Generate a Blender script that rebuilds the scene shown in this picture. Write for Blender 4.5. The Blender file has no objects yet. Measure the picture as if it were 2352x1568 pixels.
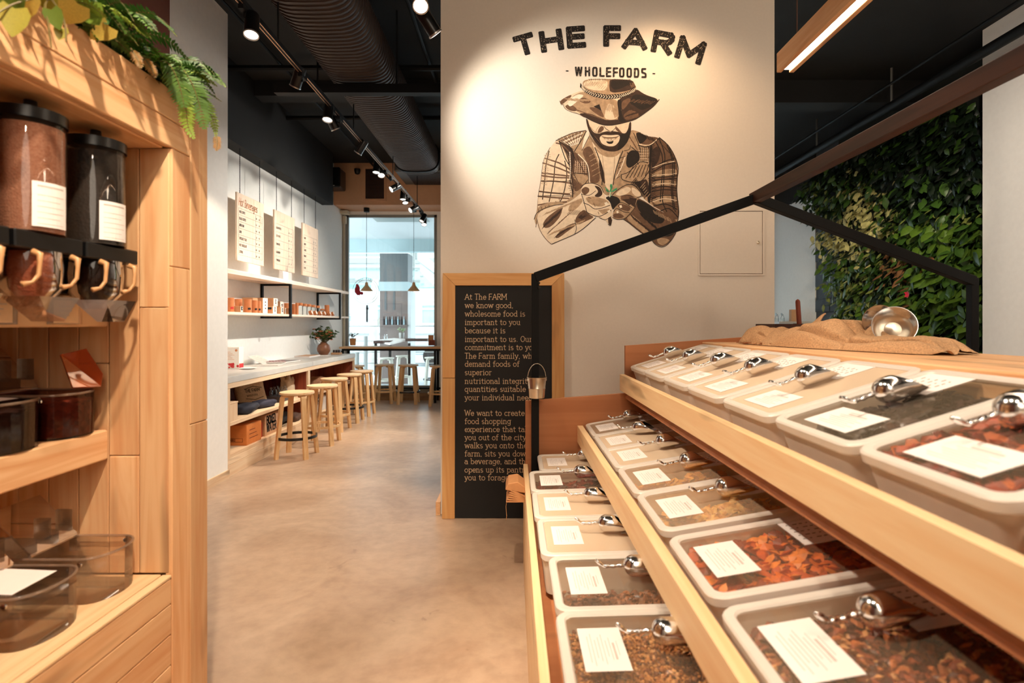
import bpy, bmesh, math, random
from mathutils import Vector, Matrix, Euler, noise
rnd = random.Random(7)
C = bpy.context.scene.collection
SC = bpy.context.scene
R = math.radians

# ---------------------------------------------------------------- camera, world, lamps, exposure
F, CX, CY, H = 1240.0, 1190.0, 743.0, 1.42      # focal length in px of the 2352 frame, vanishing point, eye height
cam_d = bpy.data.cameras.new('camera'); cam = bpy.data.objects.new('camera', cam_d); C.objects.link(cam)
cam.location = (0, 0, H); cam.rotation_euler = (R(90), 0, 0)
cam_d.sensor_width = 36; cam_d.sensor_fit = 'HORIZONTAL'; cam_d.lens = F / 2352 * 36
cam_d.shift_x = -(CX - 1176) / 2352; cam_d.shift_y = (CY - 784) / 2352
cam_d.clip_start = 0.02
cam_d.dof.use_dof = True; cam_d.dof.focus_distance = 3.3; cam_d.dof.aperture_fstop = 2.7
SC.camera = cam
SC.view_settings.view_transform = 'Standard'; SC.view_settings.look = 'None'
SC.view_settings.gamma = 1; SC.view_settings.use_curve_mapping = False
SC.view_settings.exposure = 0.48
w = bpy.data.worlds.new('world'); SC.world = w; w.use_nodes = True
bg = w.node_tree.nodes['Background']
bg.inputs[0].default_value = (0.90, 0.97, 1.0, 1); bg.inputs[1].default_value = 3.5   # overcast sky

def lamp(name, kind, loc, aim=None, energy=100, col=(1, .8, .58), size=.05, angle=60, blend=.5, parent=None, sy=None):
    d = bpy.data.lights.new(name, kind); d.energy = energy; d.color = col
    if kind == 'AREA':
        d.shape = 'RECTANGLE'; d.size = size; d.size_y = sy or size
    else:
        d.shadow_soft_size = size
    if kind == 'SPOT':
        d.spot_size = R(angle); d.spot_blend = blend
    o = bpy.data.objects.new(name, d); C.objects.link(o); o.location = loc
    if aim is not None:
        o.rotation_euler = (Vector(aim) - Vector(loc)).to_track_quat('-Z', 'Y').to_euler()
    return o
WARM = (1, .82, .62)
# daylight portal in the shop window
po = lamp('window_daylight_portal', 'AREA', (0.6, 10.2, 1.9), (0.6, 0, 1.9), 1, size=7.6, sy=3.2)
po.data.cycles.is_portal = True
# unseen lamps outside the frame: track spots, and fill lamps added for brightness
lamp('track_lamp_shelves', 'SPOT', (-.28, .35, 3.35), (-1.12, 1.45, 1.35), 260, WARM, .035, 62, .35)
lamp('track_lamp_shelves', 'SPOT', (.15, -1.2, 3.5), (-1.2, 1.2, 1.0), 40, WARM, .08, 70, .6)
lamp('track_lamp_bins', 'SPOT', (-.35, .55, 3.5), (.75, 1.35, .8), 75, WARM, .06, 64, .7)
lamp('track_lamp_bins', 'SPOT', (.35, -.4, 3.5), (1.0, 1.2, .9), 70, WARM, .06, 66, .7)
lamp('fill_lamp_aisle', 'SPOT', (-1.25, 1.7, 3.6), (.7, 1.6, 1.05), 250, WARM, .08, 62, .8)  # added fill that brightens the tub fronts
lamp('fill_lamp_pillar', 'SPOT', (1.0, 3.42, 3.95), (1.2, 4.03, 1.5), 48, (1, .64, .36), .08, 110, .9)  # added warm wash, set behind the gable so no rafter shadow falls
lamp('track_lamp_floor', 'SPOT', (-.8, 2.4, 3.5), (-1.3, 3.6, 0), 70, WARM, .08, 95, .9)  # added fill for the aisle floor
lamp('track_lamp_right', 'SPOT', (2.6, 3.6, 3.6), (4.6, 6.9, 2.05), 210, (1, .88, .62), .06, 38, 1)
lamp('fill_lamp_right_wall', 'SPOT', (2.4, 2.4, 3.3), (4.5, 4.6, 1.6), 210, (1, .86, .70), .05, 95, .8)  # added fill for the right stub wall
lamp('ceiling_lamp', 'POINT', (0.5, -1.8, 2.9), None, 72, (1, .86, .70), .8)  # unseen soft fill added behind the viewer
# fill lamps added to brighten the cafe, hidden behind the pillar
lamp('fill_lamp_cafe', 'SPOT', (-.45, 9.0, 3.35), (-3.2, 6.5, 2.2), 95, (1, .92, .82), .05, 75, .8)
lamp('fill_lamp_cafe', 'SPOT', (-.45, 7.2, 3.35), (-3.2, 7.2, 1.3), 200, (1, .94, .82), .05, 95, .8)
lamp('fill_lamp_cafe', 'SPOT', (-.45, 5.4, 3.35), (-2.6, 5.6, 1.0), 110, (1, .92, .82), .05, 95, .8)
lamp('ceiling_lamp', 'POINT', (3.2, 1.0, 3.4), None, 45, (1, .82, .62), .25)  # second unseen fill, added on the right
# ---------------------------------------------------------------- helpers
def P(px, py, Y): return Vector(((px - CX) * Y / F, Y, H - (py - CY) * Y / F))       # picture point at depth Y
def PX(px, py, X): return P(px, py, X * F / (px - CX))                                # ... on the wall at X
def PZ(px, py, Z): return P(px, py, (H - Z) * F / (py - CY))                          # ... at height Z

class MB:
    def __init__(s): s.v = []; s.f = []; s.m = []
    def add(s, vs, fs, m=0):
        k = len(s.v); s.v += [tuple(p) for p in vs]; s.f += [tuple(i + k for i in f) for f in fs]; s.m += [m] * len(fs); return s
    def box(s, x0, y0, z0, x1, y1, z1, m=0):
        return s.add([(x0,y0,z0),(x1,y0,z0),(x1,y1,z0),(x0,y1,z0),(x0,y0,z1),(x1,y0,z1),(x1,y1,z1),(x0,y1,z1)],
                     [(3,2,1,0),(4,5,6,7),(0,1,5,4),(1,2,6,5),(2,3,7,6),(3,0,4,7)], m)
    def prism(s, poly, d, m=0):                 # planar polygon (3D points) pushed along d
        n = len(poly); d = Vector(d)
        a = [Vector(p) for p in poly]; b = [p + d for p in a]
        return s.add(a + b, [tuple(range(n))[::-1], tuple(range(n, 2 * n))] + [(i, (i + 1) % n, n + (i + 1) % n, n + i) for i in range(n)], m)
    def poly(s, pts, m=0): return s.add(pts, [tuple(range(len(pts)))], m)
    def tube(s, pts, r, n=8, m=0, cap=True, closed=False):
        pts = [Vector(p) for p in pts]; k = len(pts); rr = r if isinstance(r, (list, tuple)) else [r] * k
        vs = []; up = None
        for i, p in enumerate(pts):
            if closed: t = pts[(i + 1) % k] - pts[i - 1]
            else: t = pts[min(i + 1, k - 1)] - pts[max(i - 1, 0)]
            t = t.normalized() if t.length > 1e-9 else Vector((0, 0, 1))
            if up is None: up = t.orthogonal().normalized()
            up = (up - t * up.dot(t)); up = up.normalized() if up.length > 1e-6 else t.orthogonal().normalized()
            b = t.cross(up)
            for j in range(n):
                a = 2 * math.pi * (j + .5) / n
                vs.append(p + (up * math.cos(a) + b * math.sin(a)) * rr[i])
        fs = [(i * n + j, i * n + (j + 1) % n, ((i + 1) % k) * n + (j + 1) % n, ((i + 1) % k) * n + j) for i in range(k if closed else k - 1) for j in range(n)]
        if cap and not closed: fs += [tuple(range(n))[::-1], tuple(range((k - 1) * n, k * n))]
        return s.add(vs, fs, m)
    def lathe(s, prof, n=20, at=(0, 0, 0), m=0, M=None):      # prof: (r, z)
        at = Vector(at); vs = []; k = len(prof)
        for r, z in prof:
            for j in range(n):
                a = 2 * math.pi * j / n; p = Vector((r * math.cos(a), r * math.sin(a), z))
                vs.append((M @ p if M else p) + at)
        fs = [(i * n + j, i * n + (j + 1) % n, (i + 1) * n + (j + 1) % n, (i + 1) * n + j) for i in range(k - 1) for j in range(n)]
        return s.add(vs, fs, m)
    def bar(s, a, b, w, h, m=0, up=(0, 0, 1)):                # square bar from a to b
        a, b = Vector(a), Vector(b); t = (b - a).normalized(); u = Vector(up); u = (u - t * u.dot(t)).normalized(); x = t.cross(u)
        q = [x * sx * w / 2 + u * sy * h / 2 for sx, sy in ((-1,-1),(1,-1),(1,1),(-1,1))]
        return s.add([a + o for o in q] + [b + o for o in q], [(3,2,1,0),(4,5,6,7),(0,1,5,4),(1,2,6,5),(2,3,7,6),(3,0,4,7)], m)
    def merge(s, o, M):
        k = len(s.v); s.v += [tuple(M @ Vector(p)) for p in o.v]; s.f += [tuple(i + k for i in f) for f in o.f]; s.m += o.m; return s
    def mesh(s, name, mats, smooth=False):
        me = bpy.data.meshes.new(name); me.from_pydata(s.v, [], s.f); me.update()
        for m in (mats if isinstance(mats, (list, tuple)) else [mats]): me.materials.append(m)
        if any(s.m): me.polygons.foreach_set('material_index', s.m)
        if smooth:
            me.polygons.foreach_set('use_smooth', [True] * len(s.f))
            if smooth != 'all':
                try: me.set_sharp_from_angle(angle=R(38))
                except Exception: pass
        return me

def ob(name, me, parent=None, loc=None, rot=None, bevel=0, mats=None, smooth=False, seg=1):
    if isinstance(me, MB): me = me.mesh(name, mats, smooth)
    o = bpy.data.objects.new(name, me); C.objects.link(o)
    if parent is not None: o.parent = parent
    if loc is not None: o.location = loc
    if rot is not None: o.rotation_euler = rot
    if bevel:
        b = o.modifiers.new('bevel', 'BEVEL'); b.width = bevel; b.segments = seg; b.limit_method = 'ANGLE'; b.angle_limit = R(40)
    return o
def tag(o, label=None, cat=None, group=None, kind=None):
    if label: o['label'] = label
    if cat: o['category'] = cat
    if group: o['group'] = group
    if kind: o['kind'] = kind
    return o
def thing(name, label, cat, loc=(0, 0, 0), rz=0, group=None):
    o = bpy.data.objects.new(name, None); C.objects.link(o); o.location = loc; o.rotation_euler = (0, 0, rz); o.empty_display_size = .05
    return tag(o, label, cat, group)
def struct(name, mb, mat, parent=None, **k):
    o = ob(name, mb, parent, mats=mat, **k)
    if parent is None: o['kind'] = 'structure'
    return o
def dup(o, parent=None):
    c = o.copy(); C.objects.link(c)
    if parent is not None: c.parent = parent
    for ch in o.children: dup(ch, c)
    return c
def box(x0, y0, z0, x1, y1, z1): return MB().box(min(x0,x1), min(y0,y1), min(z0,z1), max(x0,x1), max(y0,y1), max(z0,z1))

# ---------------------------------------------------------------- materials (all procedural)
def srgb(r, g, b):
    f = lambda c: (c / 255 / 12.92) if c / 255 <= .04045 else ((c / 255 + .055) / 1.055) ** 2.4
    return (f(r), f(g), f(b), 1)
def newmat(name):
    m = bpy.data.materials.new(name); m.use_nodes = True; nt = m.node_tree
    return m, nt, nt.nodes, nt.links, nt.nodes['Principled BSDF']
def mat(name, col, rough=.6, metal=0, noise=.06, scale=30, bump=0, spec=.5, emit=None, es=0, trans=0):
    m, nt, N, L, b = newmat(name)
    b.inputs['Roughness'].default_value = rough; b.inputs['Metallic'].default_value = metal
    b.inputs['Specular IOR Level'].default_value = spec
    tc = N.new('ShaderNodeTexCoord'); nz = N.new('ShaderNodeTexNoise'); nz.inputs['Scale'].default_value = scale; nz.inputs['Detail'].default_value = 4
    L.new(tc.outputs['Object'], nz.inputs['Vector'])
    rp = N.new('ShaderNodeValToRGB'); c = Vector(col[:3])
    rp.color_ramp.elements[0].position = .3; rp.color_ramp.elements[1].position = .7
    rp.color_ramp.elements[0].color = (*[max(0, x * (1 - noise)) for x in c], 1); rp.color_ramp.elements[1].color = (*[min(1, x * (1 + noise)) for x in c], 1)
    L.new(nz.outputs['Fac'], rp.inputs['Fac']); L.new(rp.outputs['Color'], b.inputs['Base Color'])
    if bump:
        bp = N.new('ShaderNodeBump'); bp.inputs['Strength'].default_value = bump; bp.inputs['Distance'].default_value = .01
        L.new(nz.outputs['Fac'], bp.inputs['Height']); L.new(bp.outputs['Normal'], b.inputs['Normal'])
    if emit:
        b.inputs['Emission Color'].default_value = (*emit[:3], 1); b.inputs['Emission Strength'].default_value = es
    if trans:       # thin translucent sheet
        t = N.new('ShaderNodeBsdfTranslucent'); mx = N.new('ShaderNodeMixShader'); mx.inputs[0].default_value = trans
        L.new(rp.outputs['Color'], t.inputs['Color']); L.new(b.outputs[0], mx.inputs[1]); L.new(t.outputs[0], mx.inputs[2])
        L.new(mx.outputs[0], N['Material Output'].inputs[0])
    return m
def wood(name, c0, c1, axis=2, rough=.5, dark=None, var=.16, freq=1.0):
    m, nt, N, L, b = newmat(name)
    b.inputs['Roughness'].default_value = rough; b.inputs['Specular IOR Level'].default_value = .35
    tc = N.new('ShaderNodeTexCoord'); oi = N.new('ShaderNodeObjectInfo')
    mu = N.new('ShaderNodeMath'); mu.operation = 'MULTIPLY'; mu.inputs[1].default_value = 37; L.new(oi.outputs['Random'], mu.inputs[0])
    ad = N.new('ShaderNodeVectorMath'); ad.operation = 'ADD'; L.new(tc.outputs['Object'], ad.inputs[0]); L.new(mu.outputs[0], ad.inputs[1])
    mp = N.new('ShaderNodeMapping'); s = [22 * freq] * 3; s[axis] = 1.3 * freq; mp.inputs['Scale'].default_value = s
    L.new(ad.outputs[0], mp.inputs['Vector'])
    n1 = N.new('ShaderNodeTexNoise'); n1.inputs['Scale'].default_value = 1; n1.inputs['Detail'].default_value = 6; n1.inputs['Distortion'].default_value = 1.2
    L.new(mp.outputs[0], n1.inputs['Vector'])
    mp2 = N.new('ShaderNodeMapping'); s2 = [6.0 * freq] * 3; s2[axis] = 1.1 * freq; mp2.inputs['Scale'].default_value = s2; L.new(ad.outputs[0], mp2.inputs['Vector'])
    n2 = N.new('ShaderNodeTexNoise'); n2.inputs['Scale'].default_value = 1.2; n2.inputs['Detail'].default_value = 2; L.new(mp2.outputs[0], n2.inputs['Vector'])
    r1 = N.new('ShaderNodeValToRGB'); r1.color_ramp.elements[0].position = .32; r1.color_ramp.elements[1].position = .62
    r1.color_ramp.elements[0].color = c1; r1.color_ramp.elements[1].color = c0; L.new(n1.outputs['Fac'], r1.inputs['Fac'])
    r2 = N.new('ShaderNodeValToRGB'); r2.color_ramp.elements[0].position = .25; r2.color_ramp.elements[1].position = .36
    d = dark or tuple(x * .42 for x in c1[:3]) + (1,)
    r2.color_ramp.elements[0].color = (1, 1, 1, 1); r2.color_ramp.elements[1].color = (0, 0, 0, 1); L.new(n2.outputs['Fac'], r2.inputs['Fac'])
    mx = N.new('ShaderNodeMix'); mx.data_type = 'RGBA'; L.new(r2.outputs['Color'], mx.inputs['Factor']); L.new(r1.outputs['Color'], mx.inputs[6]); mx.inputs[7].default_value = d
    mr = N.new('ShaderNodeMapRange'); mr.inputs['To Min'].default_value = 1 - var; mr.inputs['To Max'].default_value = 1 + var * .5; L.new(oi.outputs['Random'], mr.inputs['Value'])
    hv = N.new('ShaderNodeHueSaturation'); L.new(mr.outputs[0], hv.inputs['Value']); L.new(mx.outputs[2], hv.inputs['Color'])
    L.new(hv.outputs[0], b.inputs['Base Color'])
    bp = N.new('ShaderNodeBump'); bp.inputs['Strength'].default_value = .12; bp.inputs['Distance'].default_value = .004; L.new(n1.outputs['Fac'], bp.inputs['Height']); L.new(bp.outputs[0], b.inputs['Normal'])
    return m
def clear(name, tint=(1, 1, 1, 1), gloss=.10, rough=.03, body=0.0, bodycol=(1, 1, 1, 1)):      # thin clear sheet: transmits, mirrors at grazing angles
    m, nt, N, L, b = newmat(name); N.remove(b)
    t = N.new('ShaderNodeBsdfTransparent'); t.inputs[0].default_value = tint
    g = N.new('ShaderNodeBsdfGlossy'); g.inputs['Roughness'].default_value = rough
    lw = N.new('ShaderNodeFresnel'); lw.inputs[0].default_value = 1.5
    mr = N.new('ShaderNodeMath'); mr.operation = 'MULTIPLY_ADD'; mr.inputs[1].default_value = .8; mr.inputs[2].default_value = gloss * .25; L.new(lw.outputs[0], mr.inputs[0])
    mx = N.new('ShaderNodeMixShader'); L.new(mr.outputs[0], mx.inputs[0]); L.new(t.outputs[0], mx.inputs[1]); L.new(g.outputs[0], mx.inputs[2])
    out = mx
    if body:
        d = N.new('ShaderNodeBsdfDiffuse'); d.inputs[0].default_value = bodycol; m2 = N.new('ShaderNodeMixShader'); m2.inputs[0].default_value = body
        L.new(mx.outputs[0], m2.inputs[1]); L.new(d.outputs[0], m2.inputs[2]); out = m2
    L.new(out.outputs[0], N['Material Output'].inputs[0])
    return m

PINE0, PINE1 = srgb(230, 188, 142), srgb(214, 158, 110)
pineX = wood('pine_grain_x', PINE0, PINE1, 0); pineY = wood('pine_grain_y', PINE0, PINE1, 1); pineZ = wood('pine_grain_z', PINE0, PINE1, 2)
plyX = wood('plywood_x', srgb(236, 206, 162), srgb(228, 190, 142), 0, var=.05); plyY = wood('plywood_y', srgb(240, 208, 162), srgb(232, 190, 140), 1, var=.05)
plyP = wood('plywood_panel', srgb(190, 126, 84), srgb(176, 112, 72), 0, var=.03, freq=.5)
palewoodY = wood('pale_pine_y', srgb(234, 208, 176), srgb(222, 186, 148), 1, var=.04); palewoodZ = wood('pale_pine_z', srgb(234, 208, 176), srgb(222, 186, 148), 2, var=.04)
redwood = wood('red_brown_veneer', srgb(150, 72, 48), srgb(112, 48, 32), 2, var=.05)
birch = wood('birch', srgb(236, 196, 146), srgb(222, 172, 116), 2, var=.05); birchS = wood('birch_seat', srgb(238, 204, 164), srgb(226, 182, 134), 0, var=.05)
frameZ = wood('board_frame_z', srgb(226, 176, 116), srgb(212, 154, 92), 2); frameX = wood('board_frame_x', srgb(226, 176, 116), srgb(212, 154, 92), 0)
darkwood = wood('dark_wood', srgb(70, 40, 30), srgb(48, 28, 22), 1, var=.02)
cream = mat('cream_wall_paint', srgb(232, 224, 212), .75, noise=.015, scale=60)
white = mat('white_wall_paint', srgb(242, 241, 238), .8, noise=.02, scale=25)
tanwall = mat('tan_paint', srgb(200, 152, 116), .8, noise=.03)
brownwall = mat('brown_surface', srgb(120, 72, 58), .8, noise=.03)  # even brown for the left front wall and vent louvres
black_c = mat('black_ceiling_paint', srgb(20, 20, 20), .85, noise=.25, scale=3)
blackM = mat('black_metal', srgb(14, 14, 15), .6, noise=.05, spec=.2); blackS = mat('satin_black', srgb(12, 12, 13), .3, noise=.05)
duct_m = mat('dark_bronze_duct', srgb(50, 38, 33), .5, .3, noise=.1)
steel = mat('polished_steel', (.80, .78, .76, 1), .14, 1, noise=.02); galv = mat('galvanised_tin', (.72, .64, .52, 1), .28, 1, noise=.12, scale=15)
greyM = mat('grey_metal', srgb(150, 150, 146), .4, .7, noise=.04)
paper = mat('white_card', srgb(240, 232, 228), .7, noise=.01); ink = mat('black_ink', srgb(28, 24, 22), .8, noise=0); greyink = mat('grey_print', srgb(196, 182, 174), .8, noise=.05)
chalk = mat('chalk', srgb(226, 196, 160), .9, noise=.12, scale=120); slate = mat('chalkboard_black', srgb(14, 14, 15), .7, noise=.12, scale=6)
tubM = mat('frosted_plastic_tub', srgb(255, 242, 226), .4, noise=.02, trans=.3); rimM = mat('frosted_lid_rim', srgb(240, 232, 222), .35, noise=.02, trans=.25)
lidM = clear('clear_lid', (1, .985, .96, 1), .10, .04, .07, srgb(252, 226, 192)); lidH = clear('painted_haze_lid', (1, .985, .96, 1), .10, .06, .56, srgb(250, 224, 194)); lidS = clear('faint_painted_haze_lid', (1, .985, .96, 1), .10, .05, .22, srgb(248, 220, 186)); acryl = clear('clear_acrylic', (.985, .955, .925, 1), .05, .03, .02, srgb(235, 205, 180))  # lidH, lidS: tan haze painted in for glow and reflections on the lids
acrylS = clear('smoky_acrylic', (.62, .46, .40, 1), .06, .05, .02, srgb(90, 60, 50)); glassM = clear('window_glass', (.93, .98, 1, 1), .02, .01)
kraft = mat('kraft_paper', srgb(196, 138, 88), .8, noise=.06); burlap = mat('burlap', srgb(192, 150, 110), .95, noise=.22, scale=170, bump=.5)
concrete_top = mat('concrete_counter', srgb(196, 192, 186), .35, noise=.06, scale=6)
ivory = mat('ivory_plastic', srgb(196, 146, 98), .35, noise=.02)

def floor_material():
    m, nt, N, L, b = newmat('polished_concrete')
    tc = N.new('ShaderNodeTexCoord')
    n1 = N.new('ShaderNodeTexNoise'); n1.inputs['Scale'].default_value = 1.6; n1.inputs['Detail'].default_value = 8; n1.inputs['Roughness'].default_value = .62; n1.inputs['Distortion'].default_value = .8
    n2 = N.new('ShaderNodeTexNoise'); n2.inputs['Scale'].default_value = 14; n2.inputs['Detail'].default_value = 6
    n3 = N.new('ShaderNodeTexNoise'); n3.inputs['Scale'].default_value = 5; n3.inputs['Detail'].default_value = 3; n3.inputs['Distortion'].default_value = 2
    for n in (n1, n2, n3): L.new(tc.outputs['Object'], n.inputs['Vector'])
    r1 = N.new('ShaderNodeValToRGB'); e = r1.color_ramp.elements; e[0].position = .3; e[1].position = .7
    e[0].color = srgb(170, 140, 116); e[1].color = srgb(202, 176, 152); L.new(n1.outputs['Fac'], r1.inputs['Fac'])
    r2 = N.new('ShaderNodeValToRGB'); e = r2.color_ramp.elements; e[0].position = .35; e[1].position = .62; e[0].color = (.78, .76, .74, 1); e[1].color = (1, 1, 1, 1); L.new(n2.outputs['Fac'], r2.inputs['Fac'])
    mx = N.new('ShaderNodeMix'); mx.data_type = 'RGBA'; mx.blend_type = 'MULTIPLY'; mx.inputs['Factor'].default_value = .6
    L.new(r1.outputs[0], mx.inputs[6]); L.new(r2.outputs[0], mx.inputs[7])
    r3 = N.new('ShaderNodeValToRGB'); e = r3.color_ramp.elements; e[0].position = .24; e[1].position = .30; e[0].color = (.55, .5, .46, 1); e[1].color = (1, 1, 1, 1); L.new(n3.outputs['Fac'], r3.inputs['Fac'])
    m2 = N.new('ShaderNodeMix'); m2.data_type = 'RGBA'; m2.blend_type = 'MULTIPLY'; m2.inputs['Factor'].default_value = .4; L.new(mx.outputs[2], m2.inputs[6]); L.new(r3.outputs[0], m2.inputs[7])
    L.new(m2.outputs[2], b.inputs['Base Color'])
    rr = N.new('ShaderNodeMapRange'); rr.inputs['To Min'].default_value = .27; rr.inputs['To Max'].default_value = .40; L.new(n1.outputs['Fac'], rr.inputs['Value']); L.new(rr.outputs[0], b.inputs['Roughness'])
    bp = N.new('ShaderNodeBump'); bp.inputs['Strength'].default_value = .08; bp.inputs['Distance'].default_value = .01; L.new(n2.outputs['Fac'], bp.inputs['Height']); L.new(bp.outputs[0], b.inputs['Normal'])
    return m
floorM = floor_material()

# ---------------------------------------------------------------- lettering: a stroke alphabet
def arc(cx, cy, rx, ry, a0, a1, n=9): return [(cx + rx * math.cos(R(a0 + (a1 - a0) * i / n)), cy + ry * math.sin(R(a0 + (a1 - a0) * i / n))) for i in range(n + 1)]
def st(x, y0, y1, b=1, t=1, s=.11):      # stem with slab serifs
    q = [[(x, y0), (x, y1)]]
    if b: q.append([(x - s, y0), (x + s, y0)])
    if t == 1: q.append([(x - s, y1), (x, y1)])
    if t == 2: q.append([(x - s, y1), (x + s, y1)])
    return q
X = .64
LOW = {
 'a': (.62, [arc(.28, .2, .24, .2, 0, 360, 12), [(.08, .56)] + arc(.27, .42, .24, .22, 120, 0, 6) + [(.51, 0), (.6, 0)]]),
 'b': (.66, st(.12, 0, 1, 0) + [arc(.35, .31, .25, .31, 0, 360, 14)]),
 'c': (.58, [arc(.33, .32, .26, .32, 40, 320, 12)]),
 'd': (.68, st(.55, 0, 1, 0) + [arc(.32, .31, .25, .31, 0, 360, 14), [(.55, 0), (.66, 0)]]),
 'e': (.6, [[(.07, .34), (.56, .34)] + arc(.32, .32, .25, .32, 5, 325, 13)]),
 'f': (.46, st(.2, 0, .8, 1, 0) + [arc(.36, .8, .16, .2, 180, 50, 6), [(.04, X), (.42, X)]]),
 'g': (.66, [arc(.3, .34, .24, .3, 0, 360, 14), [(.54, X), (.54, -.1)] + arc(.3, -.1, .24, .2, 0, -150, 8), [(.54, X), (.66, X)]]),
 'h': (.7, st(.14, 0, 1) + st(.54, 0, .4, 1, 0) + [arc(.34, .4, .2, .24, 180, 0, 8)]),
 'i': (.34, st(.17, 0, X) + [[(.15, .88), (.19, .88)]]),
 'j': (.34, [[(.06, X), (.2, X), (.2, -.1)] + arc(.04, -.1, .16, .18, 0, -110, 5), [(.18, .88), (.22, .88)]]),
 'k': (.66, st(.14, 0, 1) + [[(.52, X), (.14, .24)], [(.28, .36), (.56, 0)], [(.46, 0), (.66, 0)], [(.42, X), (.6, X)]]),
 'l': (.34, st(.17, 0, 1)),
 'm': (1.04, st(.14, 0, X) + st(.52, 0, .44, 1, 0) + st(.9, 0, .44, 1, 0) + [arc(.33, .42, .19, .22, 180, 0, 8), arc(.71, .42, .19, .22, 180, 0, 8)]),
 'n': (.7, st(.14, 0, X) + st(.54, 0, .42, 1, 0) + [arc(.34, .42, .2, .22, 180, 0, 8)]),
 'o': (.64, [arc(.32, .32, .27, .32, 0, 360, 16)]),
 'p': (.66, st(.14, -.3, X) + [arc(.37, .32, .25, .32, 0, 360, 14)]),
 'q': (.66, st(.54, -.3, X, 1, 0) + [arc(.3, .32, .25, .32, 0, 360, 14)]),
 'r': (.5, st(.16, 0, X) + [arc(.36, .36, .2, .28, 180, 60, 7)]),
 's': (.52, [arc(.27, .47, .19, .16, 50, 270, 8) + arc(.26, .16, .2, .16, 90, -140, 8)]),
 't': (.46, [[(.2, .88), (.2, .16)] + arc(.34, .16, .14, .16, 180, 310, 6), [(.04, X), (.42, X)]]),
 'u': (.7, [[(.04, X), (.14, X), (.14, .22)] + arc(.34, .22, .2, .22, 180, 360, 8), [(.42, X), (.54, X), (.54, 0), (.66, 0)]]),
 'v': (.62, [[(.08, X), (.31, 0), (.54, X)], [(0, X), (.17, X)], [(.45, X), (.62, X)]]),
 'w': (.92, [[(.08, X), (.26, 0), (.46, X), (.66, 0), (.84, X)], [(0, X), (.17, X)], [(.75, X), (.92, X)]]),
 'x': (.62, [[(.08, X), (.54, 0)], [(.54, X), (.08, 0)], [(0, X), (.18, X)], [(.44, X), (.62, X)], [(0, 0), (.18, 0)], [(.44, 0), (.62, 0)]]),
 'y': (.62, [[(.08, X), (.32, 0)], [(.56, X), (.26, -.18), (.16, -.28), (.04, -.26)], [(0, X), (.17, X)], [(.47, X), (.64, X)]]),
 'z': (.56, [[(.06, X), (.5, X), (.06, 0), (.5, 0)]]),
 ',': (.3, [[(.15, .06), (.13, -.1)]]), '.': (.3, [[(.13, .03), (.17, .03)]]), '-': (.4, [[(.06, .34), (.34, .34)]]), ' ': (.36, []), '&': (.7, [[(.62, 0), (.2, .6)] + arc(.3, .78, .14, .18, 200, -20, 7) + [(.1, .3)] + arc(.28, .2, .2, .2, 160, 350, 7) + [(.6, .4)]]),
}
def slab(d, pts, s=.1): return d + [[(x - s, y), (x + s, y)] for x, y in pts]
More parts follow.
